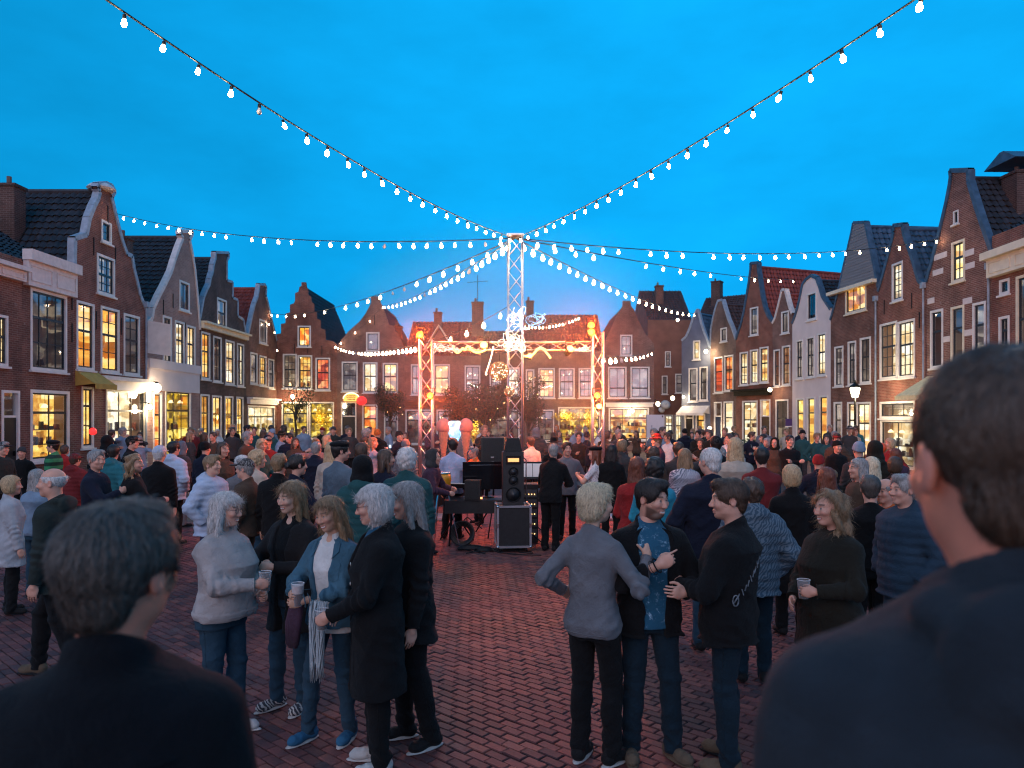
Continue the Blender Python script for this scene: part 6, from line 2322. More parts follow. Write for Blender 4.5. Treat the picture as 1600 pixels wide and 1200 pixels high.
def tailoring(root, sp, J, fn, kind, m, extra):
    hem = extra.get('hem', {'sweater': 0.86, 'jacket': 0.80, 'coat': 0.50, 'fleece': 0.86}.get(kind, 0.8))
    t = np.linspace(0, 1, 14)
    # cuffs
    for s in (-1, 1):
        E, W = J['E%d' % s], J['W%d' % s]
        ax = (W - E) / np.linalg.norm(W - E)
        M = frame(ax, (0, 0, 1) if abs(ax[2]) < 0.8 else (1, 0, 0))
        an = np.arange(16) * 2 * math.pi / 16
        dirs = M[:, 0][None] * np.cos(an)[:, None] + M[:, 1][None] * np.sin(an)[:, None]
        for f_, rr in ((0.955, 0.0045), (0.84, 0.0022)):
            c = E + (W - E) * f_
            q = trace(fn, np.tile(c, (16, 1)), -dirs, 0.10, -0.0005)
            bad = np.linalg.norm(q - c, axis=1) > 0.09
            q[bad] = c + dirs[bad] * 0.045
            b = MB(); b.tube([tuple(v) for v in q], rr, 5, closed=True); b.build('cuff', m, root, smooth=True)
    segs = []
    # shoulder yoke at the back, side pockets, front edge
    x = np.linspace(-0.14, 0.14, 15)
    if kind in ('jacket', 'coat', 'fleece'):
        segs.append(trace(fn, np.stack([x, 0 * x, 1.335 + 0.0 * x], 1), (0, -1, 0)))
        for s in (-1, 1):
            zz = np.linspace(hem + 0.14, hem + 0.28, 8)
            segs.append(trace(fn, np.stack([s * (0.105 + 0.10 * (zz - hem - 0.14) * -1 + 0.0), 0 * zz, zz], 1), (0, 1, 0)))
        if not extra.get('open'):
            zz = np.linspace(hem + 0.01, 1.43, 26)
            segs.append(trace(fn, np.stack([0 * zz, 0 * zz, zz], 1), (0, 1, 0)))
    z2 = np.full(21, hem + 0.028)
    xx = np.linspace(-0.17, 0.17, 21)
    segs.append(trace(fn, np.stack([xx * 0.9, 0 * xx, z2], 1), (0, 1, 0)))
    segs.append(trace(fn, np.stack([xx * 0.9, 0 * xx, z2], 1), (0, -1, 0)))
    line_part('seam', segs, 0.0022, m, root)
    if extra.get('buttons'):
        for z in extra['buttons']:
            q = trace(fn, (0.055, 0, z), (0, 1, 0), off=0.002)[0]
            b = MB(); b.lathe([(0.011, 0), (0.011, 0.004), (0.002, 0.005)], 10); b.build('button', mat('horn_button', (.5, .48, .45), .3), root, tuple(q), (R(90), 0, 0))
    if extra.get('lapel'):
        for s in (-1, 1):
            pts = [(s * 0.055, 1.455), (s * 0.115, 1.43), (s * 0.125, 1.375), (s * 0.088, 1.33), (s * 0.075, 1.38)]
            q = list(trace(fn, [(x_, 0, z_) for x_, z_ in pts], (0, 1, 0), off=0.004))
            q2 = [v + np.array((0, -0.009, 0)) for v in q]
            b = MB(); b.face([tuple(v) for v in q2]); b.face([tuple(v) for v in q[::-1]])
            for i in range(5):
                j = (i + 1) % 5
                b.face([tuple(q[i]), tuple(q[j]), tuple(q2[j]), tuple(q2[i])])
            b.build('lapel', m, root)
    if extra.get('chest_pockets'):
        for s in (-1, 1):
            pts = [(s * 0.075, 1.30), (s * 0.145, 1.30), (s * 0.145, 1.19), (s * 0.11, 1.175), (s * 0.075, 1.19), (s * 0.075, 1.30)]
            q = list(trace(fn, [(x_, 0, z_) for x_, z_ in pts], (0, 1, 0), off=0.002))
            line_part('pocket', [q], 0.0028, m, root)


HEADGEAR = ('beanie', 'cap', 'beret', 'hat', 'hood')


def rot3(yaw, pitch=0, roll=0):
    return np.array(Euler((pitch, roll, yaw), 'XYZ').to_matrix())


def hero(label, px, d, H, rz, sp, cat='person'):
    """a figure of its own, standing at photograph column px, d metres away"""
    k = H / 1.75
    root = empty('person', (((px - 800) / FP) * d, d, sp.get('base', 0.0)), R(rz))
    root.scale = (k, k, k)
    tag(root, label, cat, sp.get('group', 'people in the crowd'))
    J = skeleton(sp)
    res = sp.get('res', 0.009)
    yaw = rot3(*[R(q) for q in sp.get('head', (0, 0, 0))])
    hk = ('head', J['sex'], sp.get('smile', False), sp.get('beard', False))
    V, Q, T, hc = body_arrays(sp, J, sp.get('hres', 0.0036), yaw, hk, sp.get('hscale', (1, 1, 1)))
    add('body', to_mesh('body', V, Q, [SKINS[sp.get('skin', 0)]], T), root)
    piv = np.array((0, 0.025, -0.08))
    rng = np.random.default_rng(abs(hash(label)) % 1000 if False else int(px))
    for (style, col) in sp.get('hair', ()):
        Vh, Qh = hair_arrays(style, sp.get('hairres', 0.005))
        gear = style in HEADGEAR
        mtl = CL[col] if gear else HAIR[col]
        Vs, Qs = Vh, Qh
        if not gear and sp.get('strands', 0):
            def flow(c):
                r = c - np.array((0, 0.05 if style not in ('short', 'spiky', 'pixie') else 0.02, 0.10))
                f = np.stack([r[:, 0] * 0.8, r[:, 1] * 0.9, -0.6 * np.abs(r[:, 2]) - 0.05], 1)
                return f
            Va, Fa = strands(Vh, Qh, int(sp['strands'] * 1.7), {'long': 0.075, 'wavy': 0.07, 'mid': 0.065, 'bob': 0.05}.get(style, 0.034), 0.0012, rng, flow, 0.35 if style != 'wavy' else 0.8, (lambda c: ~((np.abs(c[:, 0]) > 0.058) & (c[:, 2] < 0.022) & (c[:, 1] < 0.06))) if style in ('short', 'buzz', 'spiky', 'fringe', 'bun') else None)
            Vs = np.concatenate([Vh, Va]); Qs = np.concatenate([Qh, Fa + len(Vh)])
        Vs = (Vs * np.array(sp.get('hscale', (1, 1, 1))) - piv) @ yaw.T + piv + hc
        add('hair' if not gear else style if style != 'hat' else 'hat', to_mesh('hair', Vs, Qs, [mtl]), root)
    for (kind, col, extra) in sp.get('tops', ()):
        s2 = dict(sp); s2.update(extra)
        fn, lo, hi = top_fn(s2, J, kind)
        V, Q = polygonise(fn, lo, hi, extra.get('res', res))
        add(extra.get('name', {'fleece': 'jacket', 'puffer': 'jacket', 'tee': 'shirt'}.get(kind, kind)), to_mesh(kind, V, Q, [CL[col]]), root)
        if kind != 'tee' and not sp.get('plain'): tailoring(root, s2, J, fn, kind, CL[col], dict(extra))
    if sp.get('legs'):
        fn, lo, hi = trouser_fn(sp, J)
        V, Q = polygonise(fn, lo, hi, res)
        add('trousers', to_mesh('trousers', V, Q, [CL[sp['legs']]]), root)
        segs = []
        for s in (-1, 1):
            H_, K_, A_ = J['H%d' % s], J['K%d' % s], J['A%d' % s]
            cl = np.array([H_ + (K_ - H_) * q for q in np.linspace(0.1, 1, 12)] + [K_ + (A_ - K_) * q for q in np.linspace(0.1, 0.95, 12)])
            segs.append(trace(fn, cl, (-s, 0, 0), 0.2))
            segs.append(trace(fn, np.array([(s * 0.045, 0, 0.93), (s * 0.135, 0, 0.93), (s * 0.13, 0, 0.82), (s * 0.09, 0, 0.795), (s * 0.05, 0, 0.82), (s * 0.045, 0, 0.93)]), (0, -1, 0), 0.4))
        line_part('seam', segs, 0.002, CL[sp['legs']], root)
        for s, fa in ((-1, sp.get('toeA', -12)), (1, sp.get('toeB', 12))):
            A = J['A%d' % s]
            lo, hi = (A[0] - 0.2, A[1] - 0.26, -0.005), (A[0] + 0.2, A[1] + 0.16, 0.19)
            V, Q = polygonise(shoe_fn(A, R(fa)), lo, hi, 0.008)
            sh = add('shoe', to_mesh('shoe', V, Q, [CL[sp.get('shoe', 'blackshoe')]]), root)
            V, Q = polygonise(shoe_fn(A, R(fa), True), lo, hi, 0.008)
            add('sole', to_mesh('sole', V, Q, [CL[sp.get('sole', 'blackshoe')]]), sh)
    if sp.get('glasses'):
        b = MB()
        for s in (-1, 1):
            b.tube([(s * 0.033 + 0.022 * math.cos(t), -0.102 + 0.004 * math.cos(t) ** 2, 0.001 + 0.018 * math.sin(t)) for t in [2 * math.pi * i / 14 for i in range(14)]], 0.0016, 5, closed=True)
            b.tube([(s * 0.055, -0.098, 0.006), (s * 0.076, -0.05, 0.008), (s * 0.080, 0.005, 0.006)], 0.0015, 5)
        b.tube([(-0.011, -0.104, 0.004), (0.011, -0.104, 0.004)], 0.0015, 5)
        Vg = (np.array(b.v) - piv) @ yaw.T + piv + hc
        b.v = [tuple(q) for q in Vg]
        b.build('glasses', sp['glasses'], root, smooth=True)
    M = Matrix.Translation(root.location) @ Matrix.Rotation(R(rz), 4, 'Z') @ Matrix.Scale(k, 4)
    sp['M'] = M
    return root, sp, J


# ---- plastic cups
def clear_mat():
    m, n, l, b = nmat('clear_plastic')
    n.remove(b)
    out = n['Material Output']
    tr = n.new('ShaderNodeBsdfTransparent'); tr.inputs['Color'].default_value = (0.88, 0.9, 0.92, 1)
    df = n.new('ShaderNodeBsdfDiffuse'); df.inputs['Color'].default_value = (0.7, 0.7, 0.72, 1)
    gl = n.new('ShaderNodeBsdfGlossy'); gl.inputs['Roughness'].default_value = 0.15
    m1 = n.new('ShaderNodeMixShader'); m1.inputs['Fac'].default_value = 0.3
    m2 = n.new('ShaderNodeMixShader')
    lw = n.new('ShaderNodeLayerWeight'); lw.inputs['Blend'].default_value = 0.35
    l.new(df.outputs['BSDF'], m1.inputs[1]); l.new(gl.outputs['BSDF'], m1.inputs[2])
    mr = n.new('ShaderNodeMapRange'); mr.inputs['To Min'].default_value = 0.18; mr.inputs['To Max'].default_value = 0.75
    l.new(lw.outputs['Facing'], mr.inputs['Value']); l.new(mr.outputs['Result'], m2.inputs['Fac'])
    l.new(tr.outputs['BSDF'], m2.inputs[1]); l.new(m1.outputs['Shader'], m2.inputs[2])
    l.new(m2.outputs['Shader'], out.inputs['Surface'])
    return m


CLEAR = clear_mat()
BEER = {'beer': mat('amber_beer', (0.30, 0.10, 0.015), 0.15, var=0.1), 'dark': mat('dark_beer', (0.07, 0.010, 0.006), 0.12, var=0.1), 'cola': mat('cola', (0.02, 0.008, 0.005), 0.1, var=0.1), 'foam': mat('foam', (0.72, 0.55, 0.50), 0.9, var=0.1, scale=60)}


def cup(label, loc, fill='beer', level=0.6, foam=0.0, h=0.125, tilt=(0, 0), name='plastic_cup'):
    o = empty(name, loc)
    o.rotation_euler = (tilt[0], tilt[1], 0)
    tag(o, label, 'cup', 'plastic cups in hands')
    r0, r1 = 0.029, 0.041
    b = MB()
    seg = 20
    prof = [(r0, 0), (r0 + (r1 - r0) * 0.5, h * 0.5), (r1, h)]
    n0 = 0
    for (r, z) in prof:
        for q in range(seg):
            a = 2 * math.pi * q / seg
            b.v.append((r * math.cos(a), r * math.sin(a), z))
    for i in range(2):
        for q in range(seg):
            w = (q + 1) % seg
            b.f.append((i * seg + q, i * seg + w, (i + 1) * seg + w, (i + 1) * seg + q)); b.m.append(0); b.uv.append(None)
    c = b.build('cup_wall', CLEAR, o, (0, 0, -h * 0.5), smooth=True, fix=False)
    b = MB(); b.tube([(r1 * math.cos(2 * math.pi * q / 20), r1 * math.sin(2 * math.pi * q / 20), h * 0.5) for q in range(20)], 0.0022, 6, closed=True)
    b.build('rim', mat('cup_rim', (0.62, 0.62, 0.64), 0.3), o, smooth=True)
    if level > 0:
        z1 = h * level
        rr = lambda z: r0 + (r1 - r0) * z / h - 0.0012
        b = MB(); b.lathe([(rr(0.002), 0.002), (rr(z1 * 0.5), z1 * 0.5), (rr(z1), z1)], 20)
        b.build('drink', BEER[fill], o, (0, 0, -h * 0.5), smooth=False)
        if foam:
            b = MB(); z2 = h * (level + foam); b.lathe([(rr(z1 + .0005), z1 + 0.0005), (rr(z2), z2)], 20)
            b.build('foam', BEER['foam'], o, (0, 0, -h * 0.5))
    return o


def grip_world(sp, s):
    return sp['M'] @ Vector(sp['grip%d' % s])
# ---------------------------------------------------------------- the people in front
GOLDRIM = mat('spectacle_rim', (0.12, 0.05, 0.05), 0.3, 0.6)
G1, G2 = 'friends chatting on the open paving', 'friends chatting on the open paving'

r_, sp, J = hero('woman with white hair in pale grey fleece jacket and blue jeans holding a cup', 347, 5.1, 1.67, 72, dict(
    sex='f', smile=True, skin=1, hair=(('mid', 'white'),), strands=2600, glasses=GOLDRIM, girth=1.22, tops=(('fleece', 'greyfleece', {}),), legs='jeans', shoe='whiteshoe', sole='whiteshoe',
    armA=(-0.07, -0.34, 1.12), handA='grip', armB=(0.12, -0.26, 1.02), handB='grip', head=(8, 4, 0), group=G1, lean=(0, -0.02), footA=(-0.11, 0.05), footB=(0.10, -0.05)))
cup('clear plastic cup held by the white haired woman in grey fleece', grip_world(sp, -1) + Vector((0, 0, 0.01)), 'cola', 0.35, 0, 0.13)

r_, sp, J = hero('laughing blonde woman in black cardigan with scoop neck holding a foamy cup', 458, 5.55, 1.71, -28, dict(
    sex='f', smile=True, skin=0, hair=(('long', 'light'),), strands=2600, scoop=0.085, tops=(('coat', 'cardigan', {'hem': 0.62, 'open': 0.07, 'collar': 0.0, 'scoop': 0.10}), ('tee', 'black', {'res': 0.01})), legs='jeans', shoe='patternshoe', sole='whiteshoe',
    armA=(-0.17, -0.31, 1.10), handA='grip', armB=(0.06, -0.27, 1.14), handB='fist', head=(-8, 6, 4), group=G1, slim=0.9, footA=(-0.12, -0.06)))
cup('clear cup with pale foam held by the blonde in black cardigan', grip_world(sp, -1), 'cola', 0.5, 0.25, 0.12, (0.2, 0.1))

r_, sp, J = hero('laughing young woman in light denim jacket and white top holding a dark red beer', 520, 5.0, 1.655, -24, dict(
    sex='f', smile=True, skin=2, hair=(('long', 'light'),), strands=2600, scoop=0.08, tops=(('jacket', 'denim', {'open': 0.085, 'hem': 0.84, 'collar': 0.02, 'lapel': True, 'chest_pockets': True}), ('tee', 'white', {'res': 0.01, 'hem': 0.80})), legs='jeans', shoe='blueshoe', sole='whiteshoe',
    armA=(-0.13, -0.28, 1.10), handA='grip', armB=(-0.03, -0.29, 1.06), handB='grip', head=(-6, 10, -8), group=G1, slim=0.86, footA=(-0.16, -0.08), footB=(0.10, 0.06)))
cup('clear cup of dark red beer with pink foam held by the woman in denim', grip_world(sp, -1) + Vector((0.005, 0, 0.012)), 'dark', 0.55, 0.36, 0.145)
# shawl hanging over her arm
b = MB()
rg = random.Random(5)
for k in range(26):
    x = -0.07 + 0.14 * k / 25
    pts = [(x + 0.012 * math.sin(k * 1.7), -0.03 + 0.02 * math.sin(k * 0.9), 0.0)]
    for j in range(1, 7):
        pts.append((x * (1 - 0.05 * j) + 0.01 * math.sin(k * 1.3 + j), -0.03 + 0.028 * math.sin(k * 0.9 + j * 0.5), -0.085 * j - (rg.random() * 0.05 if j == 6 else 0)))
    b.tube(pts, [0.006] * 6 + [0.002], 5)
s_ = b.build('fringed_scarf', cloth('scarf_pale', (0.42, 0.46, 0.48)), r_, (0.06, -0.22, 1.06), smooth=True)
b = MB()
for k in range(7):
    b.tube([(-0.02 + 0.012 * k, 0.0, 0), (-0.04 + 0.014 * k, -0.02, -0.15), (-0.06 + 0.012 * k, 0.0, -0.3 - 0.01 * (k % 3))], [0.02, 0.026, 0.02], 7)
b.build('folded_jacket', CL['purple'], r_, (-0.17, -0.2, 1.02), smooth=True)

r_, sp, J = hero('woman with silver bob and glasses in long black coat over a blue patterned top', 590, 4.62, 1.765, -74, dict(
    sex='f', smile=True, skin=1, hair=(('bob', 'white'),), strands=2800, glasses=GOLDRIM, girth=1.06, tops=(('coat', 'black', {'hem': 0.48, 'open': 0.05, 'flare': 0.015, 'buttons': (1.16, 1.28)}), ('tee', 'bluescarf', {'res': 0.01})), legs='black', shoe='whiteshoe', sole='whiteshoe',
    armB=(0.13, -0.30, 0.99), handB='grip', armA=(-0.16, -0.2, 0.95), head=(-6, 8, 0), group=G1))
cup('half empty clear cup held low by the woman in long black coat', grip_world(sp, 1), 'cola', 0.4, 0, 0.12)

r_, sp, J = hero('woman with long ash blonde hair in black jacket half hidden behind the silver bob', 640, 4.95, 1.755, -62, dict(
    sex='f', smile=True, skin=1, hair=(('long', 'grey'),), strands=2600, girth=1.05, tops=(('jacket', 'black', {'hem': 0.72}),), legs='black', shoe='blackshoe', sole='whiteshoe',
    armA='belly', armB='slack', head=(-10, 10, 0), group=G1, footB=(0.13, 0.10)))

r_, sp, J = hero('woman with short platinum hair in grey sweater seen from behind, thumb raised', 928, 4.66, 1.765, 142, dict(
    sex='f', skin=0, hair=(('pixie', 'platinum'),), strands=2800, girth=0.97, tops=(('sweater', 'midgrey', {'hem': 0.82}),), legs='black', shoe='blackshoe', sole='whiteshoe',
    armA=(-0.27, -0.19, 1.30), handA='thumb', handA_dir=(0.05, -0.35, 0.75), handA_up=(0.1, -0.3, 1), poleA=(-0.6, 0.3, -1), armB=(0.25, -0.02, 1.05), handB='open', poleB=(0.2, 0.9, -0.2), head=(-28, 0, 0), group=G2, footA=(-0.10, -0.06)))

r_, sp, J = hero('bearded dark haired man in open black jacket over a blue splashed t-shirt', 1014, 4.78, 1.79, 6, dict(
    sex='m', smile=True, beard=True, chest=True, skin=1, hair=(('short', 'dark'),), strands=1800, tops=(('jacket', 'black', {'open': 0.105, 'hem': 0.78, 'lapel': True}), ('tee', 'bluetee', {'res': 0.01, 'hem': 0.83})), legs='darkjeans', shoe='tanshoe', sole='tanshoe',
    armA=(-0.02, -0.27, 1.26), handA='point', armB=(0.14, -0.27, 1.09), handB='relax', handB_dir=(-0.8, -0.45, 0.15), head=(34, 6, 0), group=G2, wide=1.03, girth=1.04, footA=(-0.12, -0.02), footB=(0.14, -0.06), toeB=22))

r_, sp, J = hero('man with brown hair in black jacket with pale print across the back', 1142, 4.62, 1.80, -118, dict(
    sex='m', skin=1, hair=(('short', 'brown'),), strands=2000, tops=(('jacket', 'black', {'hem': 0.78}),), legs='darkjeans', shoe='tanshoe', sole='blackshoe', girth=1.14, wide=1.04,
    armA=(-0.02, -0.34, 1.20), handA='grip', armB=(0.12, -0.29, 1.10), handB='grip', head=(24, 2, 0), group=G2, footA=(-0.12, -0.05)))
cup('clear cup in front of the man with the printed jacket', grip_world(sp, -1) + Vector((0, 0, 0.015)), 'cola', 0.45, 0, 0.13)
# worn print curving across the jacket's lower back: a leaf emblem and a row of slanting strokes
def on_back(u, v, e=0.004):
    rx_, ry_ = 0.170 * 1.14 * 1.02 + 0.032, 0.122 * 1.17 + 0.034
    ang = 0.95 - u / 0.20
    return (math.sin(ang) * (rx_ + e), math.cos(ang) * (ry_ + e) - 0.012, 1.10 + v)
b = MB()
b.tube([on_back(-0.03 + 0.018 * math.cos(t), -0.035 + 0.032 * math.sin(t)) for t in [2 * math.pi * i / 12 for i in range(12)]], 0.004, 4, closed=True)
for k in range(4): b.tube([on_back(-0.045 + 0.008 * k, -0.055 + 0.01 * k), on_back(-0.03 + 0.008 * k, -0.03 + 0.012 * k)], 0.0035, 4)
for k in range(9):
    u0 = 0.015 + 0.021 * k
    v0 = -0.005 + 0.024 * k
    sl = 0.006 if k % 3 else -0.006
    b.tube([on_back(u0 - sl, v0), on_back(u0 + sl, v0 + 0.036)], 0.0036, 4)
    if k in (4, 6, 7): b.tube([on_back(u0 + sl, v0 + 0.042), on_back(u0 + 0.012, v0 + 0.036), on_back(u0 + 0.010, v0 + 0.02)], 0.0035, 4)
b.build('print', mat('worn_print', (0.13, 0.15, 0.17), 0.8, var=0.5, scale=50), r_)

r_, sp, J = hero('smiling woman with long wavy brown hair in dark olive coat holding a cup', 1300, 4.95, 1.70, -66, dict(
    sex='f', smile=True, skin=1, hair=(('wavy', 'light'),), strands=3000, girth=1.16, tops=(('coat', 'olive', {'hem': 0.66, 'folds': 0.009}),), legs='black', shoe='blackshoe',
    armB=(0.12, -0.28, 1.10), handB='grip', armA=(-0.12, -0.24, 1.0), head=(-12, 2, 0), group=G2))
cup('clear cup held by the woman with wavy hair and olive coat', grip_world(sp, 1) + Vector((0, 0, 0.012)), 'cola', 0.3, 0, 0.12)

# the two men close to the camera, on the same low platform as the photographer
b = MB()
for k in range(14):
    b.box(-1.6, 1.6, -1.2 + k * 0.19, -1.2 + k * 0.19 + 0.183, 0.36, 0.40)
plat = empty('viewing_platform', (0, 0, 0))
tag(plat, 'low wooden platform under the photographer and the two nearest men', 'platform')
for k in range(14):
    q = MB(); q.box(-1.6, 1.6, -1.2 + k * 0.19, -1.2 + k * 0.19 + 0.183, 0.36, 0.40)
    q.build('plank', mat('platform_wood', (0.16, 0.10, 0.06), 0.8, scale=3, stretch=(1, 8, 8)), plat)
q = MB()
for x in (-1.5, 0, 1.5):
    q.box(x - 0.05, x + 0.05, -1.15, 1.4, 0.0, 0.358)
q.build('joist', mat('platform_wood', (0.16, 0.10, 0.06), 0.8), plat)
hero('grey haired man in black coat seen from behind, close to the camera', 178, 1.27, 1.64, 190, dict(
    sex='m', skin=4, hair=(('short', 'steel'),), strands=12000, tops=(('coat', 'fgblack', {'hem': 0.7, 'collar': 0.035, 'folds': 0.02}),), legs='black', armA='down', armB='down', base=0.40,
    head=(-18, 0, 0), hres=0.003, hairres=0.0042, hscale=(1.04, 1.06, 1.0), wide=0.93))
hero('close shorn man in dark blue hooded jacket seen from behind, nearest figure to the camera', 1566, 0.86, 1.875, 176, dict(
    sex='m', skin=4, hair=(('buzz', 'brown'),), strands=5000, tops=(('jacket', 'fgjacket', {'hooddown': True, 'collar': 0.045, 'folds': 0.022}),), legs='black', armA='down', armB='down', base=0.40,
    head=(-2, 0, 0), hres=0.003, hairres=0.0042, wide=1.05, girth=1.08))

# ---------------------------------------------------------------- the crowd
POSES = {
    'A': dict(sex='m', armA='down', armB='slack', kind='jacket'),
    'B': dict(sex='m', armA='pocket', armB='pocket', kind='jacket', handA=None, handB=None, footA=(-0.13, -0.03)),
    'C': dict(sex='m', armA='phone', armB='belly', kind='jacket', handA='fist', handB='relax'),
    'D': dict(sex='f', armA='slack', armB='down', kind='coat', x=dict(hem=0.62)),
    'E': dict(sex='f', armA='cup', armB='pocket', kind='jacket', handA='grip', handB=None),
    'F': dict(sex='f', armA='belly', armB='chest', kind='sweater', handA='fist', handB='fist'),
    'G': dict(sex='m', armA='pocket', armB='slack', kind='shirt', handA=None, footB=(0.14, 0.06)),
    'H': dict(sex='f', armA='down', armB='belly', kind='coat', x=dict(hem=0.45)),
    'I': dict(sex='m', armA='slack', armB='pocket', kind='jacket', girth=1.18, wide=1.08, handB=None),
    'J': dict(sex='m', armA='fold', armB='fold', kind='sweater', handA='fist', handB='fist', girth=1.1),
    'K': dict(sex='m', armA='up', armB='belly', kind='jacket', handA='fist', handB='fist'),
    'L': dict(sex='f', armA='phone', armB='phone', kind='tee', handA='fist', handB='fist', barearms=True),
    'M': dict(sex='m', armA='pocket', armB='pocket', kind='puffer', handA=None, handB=None, x=dict(hooddown=True)),
    'N': dict(sex='m', armA=(-0.1, -0.42, 1.05), armB=(0.12, -0.42, 1.1), kind='jacket', lean=(0, -0.12), handA='fist', handB='fist'),
    'P': dict(sex='f', armA=(-0.055, -0.33, 1.47), armB=(0.055, -0.33, 1.46), kind='jacket', handA='fist', handB='fist'),
    'O': dict(sex='f', armA='slack', armB='belly', kind='fleece', girth=1.12),
}
_cm = {}


def cpiece(key, make):
    if key not in _cm: _cm[key] = make()
    return _cm[key]


def crowd_person(label, px, ytop, d, rz, pose, top, legs='darkjeans', hair=(('short', 'brown'),), yaw=0, skin=1, group='people in the crowd', far=False, shoe='blackshoe', H=None):
    pz = POSES[pose]
    sp = dict(pz); sp.update(pz.get('x', {}))
    J = cpiece(('J', pose), lambda: skeleton(sp))
    if H is None: H = CH - (ytop - 650) * d / FP - 0.012
    H = min(max(H, 1.30), 1.98)
    k = H / 1.75
    root = empty('person', ((px - 800) / FP * d, d, 0), R(rz))
    root.scale = (k, k, k)
    tag(root, label, 'person', group)
    res = 0.014
    ym = rot3(R(yaw))

    def mk_body():
        s3 = dict(sp); s3['handres'] = 0.0075
        V, Q, T, hc = body_arrays(s3, J, 0.0062, ym, ('head', J['sex'], False, False), (1, 1, 1))
        me = to_mesh('body', V, Q, [SKINS[1]], T)
        return me, hc
    me, hc = cpiece(('body', pose, yaw), mk_body)

    def put(name, mesh, m):
        o = add(name, mesh, root)
        o.material_slots[0].link = 'OBJECT'
        o.material_slots[0].material = m
        return o
    put('body', me, SKINS[skin])
    piv = np.array((0, 0.025, -0.08))
    for (style, col) in hair:
        def mk_hair():
            V, Q = hair_arrays(style, 0.0085)
            if style not in HEADGEAR:
                Va, Fa = strands(V, Q, 500, 0.07 if style in ('long', 'wavy', 'mid') else 0.04, 0.003, np.random.default_rng(5),
                                 lambda c: np.stack([c[:, 0] * 0.8, (c[:, 1] - 0.03) * 0.9, -0.6 * np.abs(c[:, 2] - 0.1) - 0.05], 1), 0.4)
                V, Q = np.concatenate([V, Va]), np.concatenate([Q, Fa + len(V)])
            V = (V - piv) @ ym.T + piv + hc
            return to_mesh('hair', V, Q, [HAIR['brown']])
        mesh = cpiece(('hair', style, yaw, tuple(np.round(hc, 3))), mk_hair)
        put('hair' if style not in HEADGEAR else style, mesh, CL[col] if style in HEADGEAR else HAIR[col])

    def mk_top():
        fn, lo, hi = top_fn(sp, J, pz['kind'])
        V, Q = polygonise(fn, lo, hi, res)
        return to_mesh('top', V, Q, [CL['black']])
    put({'fleece': 'jacket', 'puffer': 'jacket', 'tee': 'shirt'}.get(pz['kind'], pz['kind']), cpiece(('top', pose), mk_top), CL[top])

    def mk_legs():
        fn, lo, hi = trouser_fn(sp, J)
        V, Q = polygonise(fn, lo, hi, res)
        return to_mesh('trousers', V, Q, [CL['black']])
    put('trousers', cpiece(('legs', pose), mk_legs), CL[legs])
    if not far:
        for s in (-1, 1):
            def mk_shoe():
                A = J['A%d' % s]
                V, Q = polygonise(shoe_fn(A, R(12 * s)), (A[0] - 0.2, A[1] - 0.26, -0.005), (A[0] + 0.2, A[1] + 0.16, 0.19), 0.014)
                return to_mesh('shoe', V, Q, [CL['blackshoe']])
            put('shoe', cpiece(('shoe', pose, s), mk_shoe), CL[shoe])
    return root


